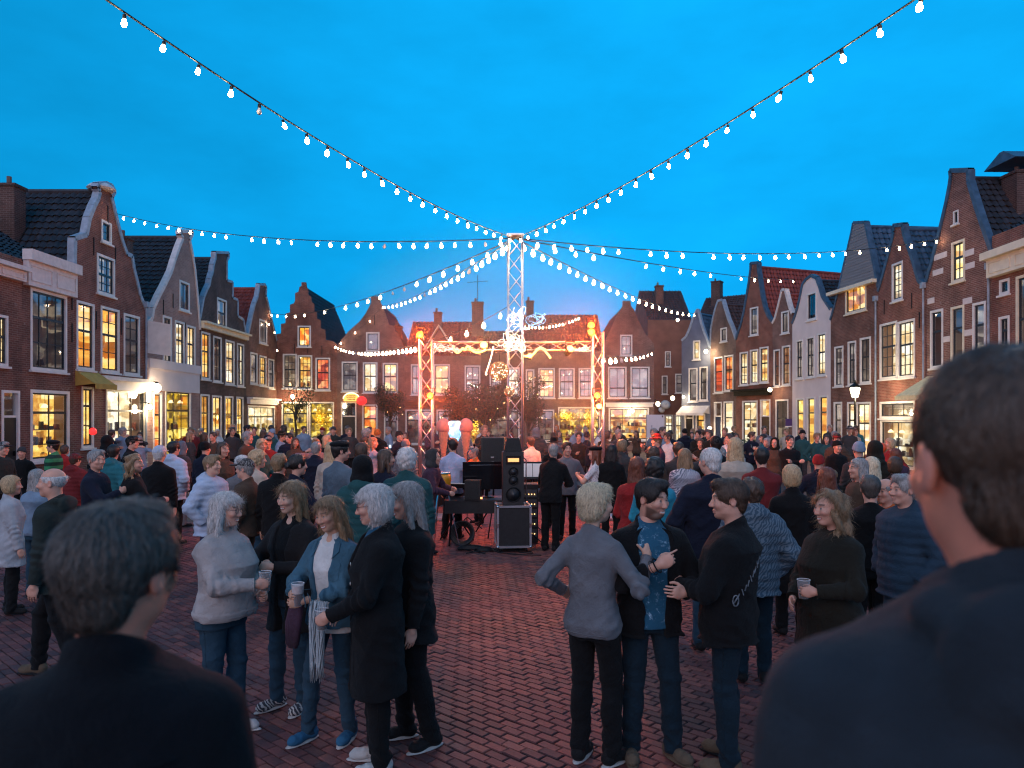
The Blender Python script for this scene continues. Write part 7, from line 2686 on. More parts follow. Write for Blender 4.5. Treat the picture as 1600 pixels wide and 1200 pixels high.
S = 'short'
cast = [
    # label, column, head-top row, distance, facing, pose, top, legs, hair, head yaw, skin
    ('man in dark green jacket and flat cap at the photo\'s left edge', 4, 690, 13.5, 80, 'B', 'greygreen', 'black', (('cap', 'charcoal'), (S, 'grey')), 0, 1),
    ('person in black with dark woollen hat beside the narrow glazed door', 34, 699, 15.5, 10, 'B', 'black', 'black', (('beanie', 'charcoal'),), 0, 1),
    ('person in green and black striped jacket with dark hat before the paned shop window', 83, 687, 14.5, -80, 'A', 'greenstripe', 'black', (('beret', 'black'), (S, 'dark')), 0, 1),
    ('brown haired person in red jacket behind the green striped one', 101, 695, 17, 150, 'D', 'red', 'black', (('bob', 'brown'),), 0, 1),
    ('person in dark red jacket and maroon cap beside the paned shop', 117, 708, 12.5, 170, 'M', 'maroon', 'black', (('cap', 'maroon'), (S, 'brown')), 0, 1),
    ('grey haired man in navy coat turned to the right, left of the teal jacket', 151, 702, 9.2, 96, 'C', 'navy', 'black', ((S, 'grey'),), -35, 1),
    ('hunched person in bright teal jacket with hood down', 178, 694, 11.8, 160, 'M', 'teal', 'black', ((S, 'dark'),), 35, 1),
    ('person in dark peaked cap beside the shop doorway', 206, 681, 14.5, 100, 'A', 'black', 'black', (('cap', 'black'), (S, 'dark')), 0, 1),
    ('person in black hood in front of the lit shop window', 168, 681, 15.5, 170, 'M', 'black', 'black', (('hood', 'black'),), 0, 1),
    ('woman with long wavy fair hair in black top turned to the right', 209, 708, 9.4, 130, 'E', 'black', 'black', (('wavy', 'light'),), -35, 1),
    ('woman with blonde bob in pale grey fur coat at the photo\'s left edge', 17, 742, 8.2, 130, 'D', 'fur', 'black', (('bob', 'blonde'),), 0, 1),
    ('woman with long silver hair in grey blue jacket behind the bald man', 58, 732, 8.9, 165, 'O', 'paleblue', 'jeans', (('long', 'grey'),), 0, 1),
    ('man in light grey cap and black jacket seen from behind', 249, 696, 11.0, 178, 'A', 'black', 'black', (('cap', 'lightblue'), (S, 'white')), 0, 1),
    ('person with dark hair and pale blue hood beside the grey capped man', 271, 689, 12.6, 160, 'M', 'lightblue', 'black', ((S, 'dark'),), 0, 1),
    ('person in teal hood with dark jacket and grey trousers', 284, 690, 14.6, 140, 'M', 'charcoal', 'midgrey', (('hood', 'slate'),), 0, 1),
    ('man in black knitted hat and navy jacket with a blue bag', 321, 691, 14.0, 170, 'A', 'navy', 'black', (('beanie', 'black'),), 0, 1),
    ('boy with brown hair in pale blue hooded sweatshirt', 331, 710, 9.0, 75, 'M', 'lightblue', 'floral', (('short', 'light'),), 0, 0),
    ('dark haired woman in brown coat behind the boy', 348, 690, 12.2, 60, 'D', 'brown', 'black', (('mid', 'brown'),), 0, 1),
    ('woman with big ginger blonde hair left of the studded black jacket', 402, 703, 10.2, 120, 'O', 'beige', 'jeans', (('curly', 'blonde'),), 0, 0),
    ('person with white hair behind the brown jacketed man', 378, 712, 10.4, -150, 'A', 'midgrey', 'black', (('curly', 'white'),), 0, 1),
    ('man in grey flat cap and brown jacket facing left', 384, 716, 8.8, -95, 'B', 'brown', 'brown', (('cap', 'charcoal'), (S, 'grey')), 0, 1),
    ('person with short fair hair in black studded jacket seen from behind', 436, 708, 8.7, 175, 'A', 'black', 'black', ((S, 'light'),), 0, 0),
    ('woman with dark hair in a bun and black jacket', 464, 709, 8.6, 130, 'E', 'navy', 'black', (('bun', 'dark'),), 0, 1),
    ('grey haired man in navy jacket well back left of the beret', 494, 690, 13, 170, 'I', 'navy', 'black', ((S, 'grey'),), 0, 1),
    ('woman with long straight blonde hair just left of the beret', 518, 690, 11.2, 165, 'D', 'beige', 'black', (('long', 'blonde'),), 0, 0),
    ('bearded man in black beret and faded blue denim jacket', 531, 688, 9.6, 150, 'G', 'slate', 'black', (('beret', 'black'), (S, 'dark')), -35, 1),
    ('woman with shining brown bob behind the black hood', 566, 691, 11.2, 130, 'D', 'charcoal', 'black', (('bob', 'brown'),), 0, 1),
    ('person in large black hood and dark teal coat', 567, 713, 7.8, 178, 'M', 'darkteal', 'black', (('hood', 'black'),), 0, 1),
    ('woman with brown shoulder length hair in navy jacket', 602, 701, 9.8, 150, 'E', 'navy', 'black', (('mid', 'brown'),), -35, 1),
    ('person with curly white hair in dark teal jacket seen from behind', 636, 700, 8.2, 172, 'I', 'darkteal', 'charcoal', (('curly', 'white'),), 0, 1),
    ('person in dark hooded top bending beside the yellow drum', 666, 702, 11.6, 80, 'N', 'purple', 'black', (('hood', 'charcoal'),), 0, 1),
    ('dark haired man in pale blue shirt with hands behind his belt', 708, 684, 13.2, 165, 'G', 'skyshirt', 'black', ((S, 'dark'),), 35, 2),
    ('grey haired man in orange leaning over the mixing desk', 748, 697, 15.0, -60, 'N', 'orange', 'black', ((S, 'grey'),), 0, 1),
    ('shaven headed man in black at the microphone side of the speakers', 860, 693, 12.0, 150, 'N', 'black', 'black', (('buzz', 'grey'),), 35, 1),
    ('man in white shirt behind the music stand', 829, 682, 16.6, -150, 'A', 'white', 'black', ((S, 'brown'),), 0, 1),
    ('person under a wide round black hat beside the tower', 866, 684, 14.6, 175, 'D', 'black', 'black', (('hat', 'black'),), 0, 1),
    ('laughing man in open grey jacket facing the camera near the shaven headed man', 886, 690, 13.2, 10, 'B', 'midgrey', 'black', ((S, 'brown'),), 0, 1),
    ('woman with long auburn hair and dark cap in white dotted blouse', 930, 696, 12.3, -110, 'L', 'dots', 'black', (('long', 'red'), ('beret', 'black')), 0, 1),
    ('dark haired woman in black quilted jacket right of the dotted blouse', 955, 693, 12.2, 170, 'D', 'black', 'black', (('mid', 'dark'),), 0, 1),
    ('woman with light brown hair in black behind the red top', 972, 686, 13.8, 140, 'D', 'charcoal', 'black', (('bob', 'light'),), 0, 1),
    ('woman with long auburn hair in bright red top seen from behind', 995, 713, 8.4, 160, 'O', 'red', 'maroon', (('long', 'red'),), 0, 1),
    ('woman with dark curls in turquoise top', 1023, 715, 8.0, 165, 'O', 'turquoise', 'midgrey', (('curly', 'dark'),), 0, 1),
    ('brown curly haired woman behind the turquoise top', 1020, 698, 11.6, 175, 'D', 'brown', 'black', (('curly', 'brown'),), 0, 1),
    ('person raising a beer cup before the white banner', 1060, 690, 11.8, 170, 'K', 'charcoal', 'black', ((S, 'brown'),), 0, 1),
    ('person in zebra striped jacket under the raised cup', 1070, 700, 10.6, 150, 'O', 'zebra', 'black', (('mid', 'light'),), 0, 1),
    ('broad man with shaved grey hair in black polo shirt and jeans', 1112, 698, 6.9, 170, 'I', 'navy', 'jeans', (('buzz', 'white'),), 35, 1),
    ('person in dark cap left of the long blonde hair', 1119, 681, 11.8, 175, 'B', 'black', 'black', (('cap', 'black'), (S, 'dark')), 0, 1),
    ('woman with long blonde hair in cream jacket seen from behind', 1149, 683, 10.2, 178, 'O', 'beige', 'black', (('long', 'blonde'),), 0, 1),
    ('dark haired man in maroon sweater with white collar', 1190, 698, 9.4, 170, 'J', 'maroon', 'black', ((S, 'dark'),), 0, 1),
    ('young man with short brown hair in striped grey hooded top', 1176, 746, 6.1, 175, 'M', 'stripehood', 'darkjeans', (('spiky', 'brown'),), 0, 1),
    ('stout man in black t-shirt facing the camera with folded arms', 1234, 679, 16.0, 8, 'J', 'black', 'jeans', (('buzz', 'dark'),), 0, 1),
    ('woman with blonde bob in black coat seen from behind', 1237, 725, 7.4, 172, 'H', 'black', 'black', (('bob', 'blonde'),), 0, 1),
    ('person in red knitted hat and blue jacket before the white plastered house', 1279, 711, 11.2, 150, 'B', 'navy', 'black', (('beanie', 'red'),), 0, 1),
    ('child with sandy hair beside the red hat', 1301, 711, 11.4, 178, 'A', 'olive', 'black', ((S, 'light'),), 0, 0),
    ('woman with long auburn hair in dark coat beyond the wavy haired woman', 1292, 729, 7.7, 178, 'D', 'charcoal', 'black', (('long', 'red'),), 0, 1),
    ('woman with grey hair and brown jacket turned to the left', 1342, 715, 8.6, -90, 'B', 'brown', 'black', (('mid', 'grey'),), 0, 1),
    ('woman with long pale blonde hair beside the brown jacket', 1362, 713, 9.2, -170, 'D', 'olive', 'black', (('long', 'platinum'),), 0, 1),
    ('man with cropped iron grey hair in black sweater seen from behind', 1360, 742, 6.6, 160, 'J', 'black', 'black', ((S, 'steel'),), 0, 1),
    ('person in olive hooded parka before the street lamp', 1367, 690, 11.2, 165, 'M', 'olive', 'black', (('hood', 'olive'),), 0, 1),
    ('person in grey blue bobble hat beside the olive hood', 1342, 691, 11.8, 170, 'A', 'charcoal', 'black', (('beanie', 'paleblue'),), 0, 1),
    ('person in tall black hat before the boarded gable house', 1308, 689, 15.5, 10, 'A', 'black', 'black', (('beanie', 'black'),), 0, 1),
    ('older man with orange collar beside the blue quilted jacket', 1384, 746, 6.7, -60, 'A', 'orange', 'black', (('fringe', 'grey'),), 0, 1),
    ('grey haired man in glasses and blue quilted jacket at the big head\'s edge', 1412, 740, 5.9, -75, 'M', 'puffer', 'jeans', ((S, 'grey'),), 0, 1),
    ('brown haired person in dark coat above the older man with orange collar', 1398, 713, 9.8, 170, 'D', 'black', 'black', (('bob', 'brown'),), 0, 1),
    ('person with auburn hair near the shop of the double window house', 1400, 700, 12.6, 160, 'D', 'purple', 'black', (('mid', 'red'),), 0, 1),
    ('person in blue jacket standing tall before the glowing greenery', 905, 664, 25, 178, 'M', 'paleblue', 'black', ((S, 'light'),), 0, 1),
    ('person in dark blue knitted hat below the blue jacket', 917, 675, 21, 170, 'A', 'navy', 'black', (('beanie', 'navy'),), 0, 1),
    ('person in green jacket with pale chest print before the dark doorway', 521, 667, 26, 5, 'B', 'greygreen', 'black', (('beanie', 'charcoal'),), 0, 1),
    ('person in orange knitted hat and black jacket', 590, 671, 21, 170, 'M', 'black', 'black', (('beanie', 'orange'),), 0, 1),
    ('bearded man in dark jacket beside the lit round sign', 546, 668, 24, 15, 'B', 'charcoal', 'black', ((S, 'light'),), 0, 1),
    ('man in teal grey jacket before the corner shop', 424, 664, 25, 165, 'M', 'slate', 'black', ((S, 'dark'),), 0, 1),
    ('blonde woman in dark coat before the tall lit windows', 364, 662, 27, 20, 'D', 'black', 'black', (('long', 'blonde'),), 0, 1),
    ('person in cap and navy coat before the tall lit windows', 386, 664, 26, 100, 'A', 'navy', 'black', (('cap', 'navy'), (S, 'dark')), 0, 1),
    ('woman in white jacket before the corner shop', 411, 672, 23, 170, 'D', 'white', 'black', (('mid', 'brown'),), 0, 1),
    ('person in dark brown coat left of the step gable shop', 443, 664, 26, -100, 'D', 'brown', 'black', (('mid', 'dark'),), 0, 1),
    ('woman with fair hair before the pink gabled house', 297, 674, 21, 120, 'D', 'charcoal', 'black', (('long', 'light'),), 0, 1),
    ('person in brown hair and black coat by the red lamp', 319, 675, 21.5, 150, 'D', 'black', 'black', (('mid', 'brown'),), 0, 1),
    ('dark clad person behind the gantry post beside the ice cream stand', 677, 661, 22, 30, 'C', 'purple', 'black', ((S, 'dark'),), 0, 2),
    ('drummer in dark clothes behind the stage', 757, 664, 21, 10, 'C', 'black', 'black', ((S, 'light'),), 0, 1),
    ('person in cap with orange lit face beside the gantry post', 624, 674, 20, 60, 'B', 'navy', 'black', (('beanie', 'black'),), 0, 1),
    ('person in grey knitted hat low beside the gantry post', 634, 687, 15.5, 170, 'A', 'midgrey', 'black', (('beanie', 'midgrey'),), 0, 1),
    ('person in black coat bending below the white banner', 1026, 673, 24, 150, 'M', 'black', 'black', (('hood', 'black'),), 0, 1),
    ('person in navy coat right of the white banner', 1047, 672, 24, 140, 'B', 'navy', 'black', ((S, 'dark'),), 0, 1),
    ('person in navy jacket before the alley lanterns', 1070, 670, 25, -170, 'M', 'navy', 'black', (('beanie', 'black'),), 0, 1),
    ('brown haired person by the right gantry post', 949, 672, 20, 100, 'D', 'brown', 'black', (('bob', 'brown'),), 0, 1),
    ('grey haired person by the white shop front', 966, 671, 21, 20, 'A', 'charcoal', 'black', ((S, 'grey'),), 0, 1),
    ('person in pointed hood near the tower\'s foot', 838, 669, 22, 170, 'M', 'charcoal', 'black', (('hood', 'midgrey'),), 0, 1),
]
occupied = []
for (lab, px, yt, d, rz, pose, top, legs, hr, yw, sk) in cast:
    H = 1.36 if lab.startswith('child') else None
    crowd_person(lab, px, yt, d, rz, pose, top, legs, hr, yw, sk, far=d > 18, H=H)
    occupied.append(((px - 800) / FP * d, d))

# the bald old man walking at the left
r_, sp, J = hero('bald elderly man in dark grey green waterproof jacket walking towards the left', 92, 6.2, 1.76, -84, dict(
    sex='m', skin=1, hair=(('fringe', 'white'),), strands=300, tops=(('jacket', 'greygreen', {'hem': 0.74, 'hooddown': True}),), legs='black', armA='down', armB='slack', head=(6, 0, 0), hres=0.0045,
    footA=(-0.10, -0.22), footB=(0.10, 0.22), lean=(0, -0.04), shoe='tanshoe'))
occupied.append(((92 - 800) / FP * 6.2, 6.2))

# the rest of the crowd further back
rg = random.Random(21)
tops = ['black', 'black', 'navy', 'charcoal', 'olive', 'brown', 'maroon', 'darkteal', 'slate', 'midgrey', 'purple', 'red', 'beige', 'white', 'paleblue', 'greygreen', 'teal']
word = {'black': 'black', 'navy': 'navy', 'charcoal': 'charcoal', 'olive': 'olive', 'brown': 'brown', 'maroon': 'maroon', 'darkteal': 'dark teal', 'slate': 'slate blue', 'midgrey': 'grey', 'purple': 'dark purple', 'red': 'red', 'beige': 'beige', 'white': 'white', 'paleblue': 'pale blue', 'greygreen': 'grey green', 'teal': 'teal', 'lightblue': 'light blue', 'orange': 'orange'}
hword = {'short': 'short', 'mid': 'shoulder length', 'long': 'long', 'bob': 'bobbed', 'curly': 'curly', 'spiky': 'spiky'}
kword = {'A': 'jacket', 'B': 'jacket', 'C': 'jacket', 'D': 'coat', 'E': 'jacket', 'F': 'sweater', 'G': 'shirt', 'H': 'long coat', 'I': 'jacket', 'J': 'sweater', 'K': 'jacket', 'P': 'jacket', 'M': 'quilted jacket', 'O': 'fleece'}


def where(px, d):
    for (a, c, w) in ((-50, 112, 'before the paned house'), (112, 228, 'before the scroll crowned house'), (228, 312, 'before the pink gabled house'), (312, 385, 'before the four tall windows'), (385, 440, 'before the corner shop'),
                      (440, 527, 'before the step gable shop'), (527, 632, 'before the bell gable'), (632, 752, 'behind the gantry\'s drum side'), (752, 860, 'behind the tower'), (860, 945, 'before the glowing greenery'),
                      (945, 1022, 'before the white shop front'), (1022, 1070, 'before the alley'), (1070, 1150, 'before the slate blue house'), (1150, 1240, 'before the red spout gable'), (1240, 1300, 'before the white plastered house'), (1300, 1500, 'before the boarded gable house')):
        if a <= px < c: return w
    return 'at the edge of the crowd'


used = set(c[0] for c in cast)
n = 0
tries = 0
while n < 95 and tries < 4000:
    tries += 1
    d = rg.uniform(12.5, 33)
    px = rg.uniform(10, 1430)
    x = (px - 800) / FP * d
    if abs(x) > 13.2: continue
    if 600 < px < 960 and d < 18.5: continue
    if -3 < x < 3 and d < 18.5: continue
    if 230 < px < 300 and d < 16: continue
    if any((x - a) ** 2 + (d - c) ** 2 < 0.5 for a, c in occupied): continue
    pose = rg.choice('AABCDDEFGHIJMMOKPP')
    fem = POSES[pose]['sex'] == 'f'
    st = rg.choice(['mid', 'long', 'bob', 'bob', 'curly'] if fem else ['short', 'short', 'short', 'spiky', 'curly'])
    hc_ = rg.choice(['dark', 'brown', 'brown', 'light', 'grey', 'blonde', 'white', 'red'] if fem else ['dark', 'brown', 'brown', 'light', 'grey', 'grey', 'steel'])
    hair = ((st, hc_),)
    hl = '%s %s hair' % (hword[st], {'light': 'light brown', 'steel': 'iron grey'}.get(hc_, hc_))
    if rg.random() < 0.28:
        g_ = rg.choice(['beanie', 'cap', 'hood', 'beanie', 'hat'])
        gc = rg.choice(['black', 'navy', 'charcoal', 'red', 'paleblue', 'midgrey', 'olive', 'orange'])
        hair = ((g_, gc),) + (((S, hc_),) if g_ in ('cap', 'hat') else ())
        hl = '%s %s' % (word[gc], {'beanie': 'knitted hat', 'cap': 'cap', 'hood': 'hood', 'hat': 'brimmed hat'}[g_])
    tp = rg.choice(tops)
    lab = 'person in %s %s, %s, %s' % (word[tp], kword[pose], hl, where(px, d))
    if lab in used: continue
    toward = math.degrees(math.atan2(0 - x, -(15.5 - d)))       # turn to the stage
    rz = 180 - math.degrees(math.atan2(x - 0, 15.5 - d)) if False else math.degrees(math.atan2(0.0 - x, d - 15.5))
    rz += rg.gauss(0, 40)
    hh = rg.uniform(1.60, 1.74) if fem else rg.uniform(1.70, 1.86)
    used.add(lab)
    pr_ = crowd_person(lab, px, 0, d, rz, pose, tp, rg.choice(['black', 'darkjeans', 'jeans', 'charcoal']), hair, rg.choice([-35, 0, 0, 35]), rg.choice([0, 1, 1, 1, 2]), far=True, H=hh)
    occupied.append((x, d))
    n += 1
    if pose == 'P':
        k_ = hh / 1.75
        M_ = Matrix.Translation((x, d, 0)) @ Matrix.Rotation(R(rz), 4, 'Z') @ Matrix.Scale(k_, 4)
        ph = empty('mobile_phone', M_ @ Vector((0, -0.42, 1.54)), R(rz))
        tag(ph, 'phone held up by ' + lab.split(',')[0] + ', ' + where(px, d), 'phone', 'phones held up in the crowd')
        b = MB(); b.box(-.075, .075, -.004, .004, -.038, .038); b.build('shell', BLACKM, ph)
        b = MB(); b.box(-.07, .07, .0045, .006, -.034, .034); b.build('screen', glow_mat('phone_screen', (.55, .75, 1.0), .5), ph)
# ---------------------------------------------------------------- stage gear
CASEB = mat('case_laminate', (0.012, 0.012, 0.014), 0.45, var=0.3, scale=20)
GRILLE = mat('speaker_grille', (0.015, 0.015, 0.016), 0.6, 0.2, var=0.4, scale=60, bump=0.6, bscale=200)
CONE = mat('speaker_cone', (0.05, 0.05, 0.055), 0.35, 0.1)
CHROME = mat('chrome', (0.6, 0.6, 0.62), 0.18, 1.0, var=0.05)


def P0(px, d):
    return Vector(((px - 800) / FP * d, d, 0))


# flight case with aluminium edges
fc = empty('flight_case', P0(801, 12.1), R(6))
tag(fc, 'black flight case with aluminium edges standing on the paving', 'case')
w, dp, z0, z1 = 0.265, 0.24, 0.09, 0.74
b = MB(); b.box(-w + .008, w - .008, -dp + .008, dp - .008, z0 + .008, z1 - .008); b.build('shell', CASEB, fc)
for (sx, sy) in ((-1, -1), (1, -1), (1, 1), (-1, 1)):
    b = MB(); b.box(sx * w - .018, sx * w + .018, sy * dp - .018, sy * dp + .018, z0, z1); b.build('edge_profile', ALU, fc)
for z in (z0, z1):
    for sy in (-1, 1):
        b = MB(); b.box(-w + .018, w - .018, sy * dp - .017, sy * dp + .017, z - .017, z + .017); b.build('edge_profile', ALU, fc)
    for sx in (-1, 1):
        b = MB(); b.box(sx * w - .017, sx * w + .017, -dp + .018, dp - .018, z - .017, z + .017); b.build('edge_profile', ALU, fc)
for sx in (-1, 1):
    for sy in (-1, 1):
        for z in (z0, z1):
            b = MB(); b.lathe([(0.006, -.028), (.024, -.016), (.03, 0), (.024, .016), (.006, .028)], 8); b.build('corner_ball', CHROME, fc, (sx * w, sy * dp, z), smooth=True)
        b = MB(); b.tube([(sx * (w - .06) - .015, sy * (dp - .06), .036), (sx * (w - .06) + .015, sy * (dp - .06), .036)], 0.036, 12); b.build('castor', BLACKM, fc)
for sx in (-1, 1):
    b = MB(); b.box(sx * (w + .002) - .02, sx * (w + .002) + .02, -dp - .022, -dp - .006, 0.40, 0.47); b.build('latch', CHROME, fc)

# narrow speaker column on the case
sc = empty('speaker_column', P0(801, 12.1) + Vector((0, 0, 0.757)), R(4))
tag(sc, 'tall black loudspeaker column with four drivers standing on the flight case', 'loudspeaker')
b = MB(); b.box(-.17, .17, -.17, .17, 0, .86); b.build('cabinet', CASEB, sc)
b = MB(); b.prism([(-.15, 0), (.15, 0), (.10, .22), (-.10, .22)], -.12, .12); b.build('top_horn', GRILLE, sc, (0, 0, .862))
for (z, r) in ((.17, .115), (.40, .07), (.54, .07)):
    b = MB(); b.tube([(r * math.cos(t), 0, r * math.sin(t)) for t in [2 * math.pi * i / 20 for i in range(20)]], .012, 6, closed=True)
    dr = b.build('driver', BLACKM, sc, (0, -.175, z), smooth=True)
    b = MB(); b.lathe([(r * .95, 0), (r * .5, .03), (r * .3, .035), (r * .28, .02), (r * .05, -.004)], 18); b.build('cone', CONE, dr, rot=(R(-90), 0, 0), smooth=True)
b = MB(); b.box(-.12, .12, -.185, -.172, .66, .80); hn = b.build('horn', BLACKM, sc)
b = MB(); b.box(-.09, .09, -.192, -.187, .70, .76); b.build('lit_badge', glow_mat('badge_amber', (1, .35, .12), 0.5), hn)

# loudspeaker on a tripod
sp_ = empty('loudspeaker', P0(771, 13.6), R(-4))
tag(sp_, 'black loudspeaker box on a tripod stand behind the mixing desk', 'loudspeaker')
zb = at(0, 723, 13.6).z; zt_ = at(0, 683, 13.6).z
b = MB(); b.prism([(-.21, zb), (.21, zb), (.21, zt_), (-.21, zt_)], -.17, .17); cb = b.build('cabinet', CASEB, sp_)
b = MB(); b.box(-.18, .18, -.185, -.172, zb + .03, zt_ - .03); b.build('grille', GRILLE, sp_)
b = MB(); b.box(-.03, .03, -.192, -.187, zb + .1, zb + .125); b.build('badge', CHROME, sp_)
b = MB(); b.tube([(0, 0, .5), (0, 0, zb)], .018, 8); b.build('pole', BLACKM, sp_)
for k in range(3):
    q = 2 * math.pi * k / 3 + .4
    b = MB(); b.tube([(0, 0, .62), (.45 * math.cos(q), .45 * math.sin(q), .012)], .013, 6); b.build('leg', BLACKM, sp_)

# mixing desk on a trestle table with screens
tb = empty('mixing_table', P0(752, 12.75), R(3))
tag(tb, 'black trestle table holding the mixing desk and monitors', 'table')
b = MB(); b.box(-.62, .62, -.36, .36, .74, .78); b.build('table_top', CASEB, tb)
b = MB(); b.box(-.62, .62, -.372, -.362, .56, .78); b.build('apron', CASEB, tb)
for sx in (-1, 1):
    b = MB(); b.tube([(sx * .5, -.3, .74), (sx * .54, -.34, .012)], .018, 6); b.build('leg', BLACKM, tb)
    b = MB(); b.tube([(sx * .5, .3, .74), (sx * .54, .34, .012)], .018, 6); b.build('leg', BLACKM, tb)
mon = empty('monitor_screen', P0(760, 12.75) + Vector((0, .1, .782)), R(8))
tag(mon, 'large dark monitor screen turned away on the mixing table', 'screen')
b = MB(); b.box(-.42, .42, -.03, .03, .14, .62); b.build('housing', mat('screen_black', (0.006, 0.006, 0.008), 0.12, var=0.1), mon)
b = MB(); b.lathe([(.14, 0), (.14, .015), (.03, .03), (.03, .2)], 12); b.build('stand', BLACKM, mon)
b = MB(); b.box(-.3, .3, -.032, -.0305, .56, .57); b.build('trim', CHROME, mon)
bx = empty('small_monitor', P0(740, 12.55) + Vector((0, -.1, .782)), R(-6))
tag(bx, 'small square black monitor speaker at the front of the mixing table', 'loudspeaker')
b = MB(); b.box(-.13, .13, -.12, .12, 0, .34); b.build('cabinet', CASEB, bx)
b = MB(); b.box(-.11, .11, -.13, -.122, .02, .32); b.build('grille', GRILLE, bx)
b = MB(); b.box(.14, .17, -.13, -.1, .03, .06); b.build('power_light', glow_mat('led_orange', (1, .3, .1), 1.0), bx)
kb = empty('keyboard', P0(712, 12.9) + Vector((0, 0, .95)), R(-8))
tag(kb, 'electronic keyboard on a folding stand beside the mixing table', 'keyboard')
b = MB(); b.box(-.38, .38, -.14, .14, 0, .07); b.build('case', BLACKM, kb)
b = MB()
for k in range(30): b.box(-.36 + k * .024, -.36 + k * .024 + .021, -.135, -.02, .0705, .082)
o = b.build('keys', WHITE, kb); o['kind'] = 'stuff'
for s in (-1, 1):
    b = MB(); b.tube([(s * .3, -.1, 0), (-s * .3, .1, -.938)], .015, 6); b.build('stand_leg', BLACKM, kb)

# yellow hand drum on a stand
dr = empty('hand_drum', P0(690, 12.4))
tag(dr, 'amber hand drum on a chrome stand beside the teal jacket', 'drum')
zd = at(0, 768, 12.4).z
b = MB(); b.lathe([(.10, zd - .02), (.15, zd + .1), (.165, zd + .22), (.15, zd + .30)], 18); b.build('shell', mat('amber_lacquer', (0.75, 0.30, 0.02), 0.25, var=0.15), dr, smooth=True)
b = MB(); b.lathe([(.152, zd + .298), (.156, zd + .31), (.15, zd + .325)], 18); b.build('rim', CHROME, dr, smooth=True)
b = MB(); b.lathe([(.14, zd + .318), (.01, zd + .322)], 18); b.build('drumhead', mat('drumhead', (.6, .55, .5), .6), dr)
for k in range(3):
    q = 2 * math.pi * k / 3
    b = MB(); b.tube([(.1 * math.cos(q), .1 * math.sin(q), zd), (.3 * math.cos(q), .3 * math.sin(q), .01)], .011, 6); b.build('leg', CHROME, dr)

# round hoop case and coils of cable on the ground
for (lab, px, d, rr, zc, col, tilt) in (('dark round drum case leaning under the table', 722, 12.5, .20, .21, CASEB, 0.25), ('coil of black cable on the paving before the table', 735, 12.1, .22, .03, CABLE, 1.45), ('coil of cable beside the flight case', 756, 12.0, .16, .02, CABLE, 1.5)):
    o = empty('cable_coil' if col is CABLE else 'drum_case', P0(px, d) + Vector((0, 0, zc)))
    tag(o, lab, 'cable' if col is CABLE else 'case')
    b = MB()
    for k in range(4):
        q = rr - k * 0.018
        b.tube([(q * math.cos(t), 0.012 * k * (1 if col is CABLE else 4), q * math.sin(t)) for t in [2 * math.pi * i / 22 for i in range(22)]], .009 if col is CABLE else .02, 6, closed=True)
    b.build('loops', col, o, rot=(tilt if col is CABLE else -tilt, 0, 0), smooth=True)
rg = random.Random(8)
for i in range(7):
    p = P0(715 + i * 14, 12.2 + rg.uniform(-.3, .4)); q = P0(rg.uniform(740, 840), 12.0 + rg.uniform(-.35, .3))
    pts = []
    for k in range(18):
        t = k / 17
        pts.append(p.lerp(q, t) + Vector((0.14 * math.sin(t * 7 + i * 2), 0.16 * math.sin(t * 5 + i), 0.012)))
    o0 = pts[0].copy()
    b = MB(); b.tube([v - o0 for v in pts], .009, 5)
    o = b.build('power_cable', CABLE, None, o0, smooth=True)
    tag(o, 'black cable snaking over the paving below the mixing table', 'cable', 'stage cables on the ground')


def stand(label, px, d, h, boom=None, name='microphone_stand', sheet=False):
    o = empty(name, P0(px, d))
    tag(o, label, 'stand')
    b = MB(); b.tube([(0, 0, .1), (0, 0, h)], .011, 6); b.build('pole', CHROME, o)
    for k in range(3):
        q = 2 * math.pi * k / 3 + .3
        b = MB(); b.tube([(0, 0, .25), (.3 * math.cos(q), .3 * math.sin(q), .01)], .009, 5); b.build('leg', BLACKM, o)
    if boom:
        b = MB(); b.tube([(0, 0, h), boom], .009, 6); b.build('boom', CHROME, o)
        b = MB(); b.lathe([(.012, 0), (.014, .1), (.026, .12), (.026, .16), (.01, .175)], 10); b.build('microphone', BLACKM, o, boom, (R(70), 0, 0), smooth=True)
    if sheet:
        b = MB(); b.prism([(-.24, 0), (.24, 0), (.24, .34), (-.24, .34)], -.008, .008); b.build('desk', BLACKM, o, (0, 0, h), (R(-25), 0, 0))
        b = MB(); b.box(-.18, .0, -.014, -.0095, .04, .3); b.box(.01, .19, -.014, -.0095, .04, .3); b.build('music_sheet', WHITE, o, (0, 0, h), (R(-25), 0, 0))
    return o


stand('music stand with white sheets beside the tower', 832, 13.4, 1.05, sheet=True, name='music_stand')
stand('microphone stand in front of the shaven headed man', 822, 12.6, 1.45, (-.12, -.2, 1.55))
stand('microphone stand behind the mixing desk', 730, 14.2, 1.5, (.15, -.1, 1.6))
# small rack of effects beside the musician
rk = empty('equipment_rack', P0(826, 12.9))
tag(rk, 'narrow equipment rack with lit dials beside the flight case', 'rack')
b = MB(); b.box(-.16, .16, -.2, .2, .02, 1.02); b.build('shell', CASEB, rk)
for k in range(5):
    b = MB(); b.box(-.14, .14, -.212, -.202, .12 + k * .17, .25 + k * .17); u_ = b.build('unit', mat('rack_unit', (.10, .10, .11), .35, .6), rk)
    b = MB()
    for j in range(5): b.box(-.11 + j * .05, -.095 + j * .05, -.22, -.2125, .16 + k * .17, .18 + k * .17)
    b.build('dial_light', glow_mat('dial_amber', (1, .55, .2), .9), u_)

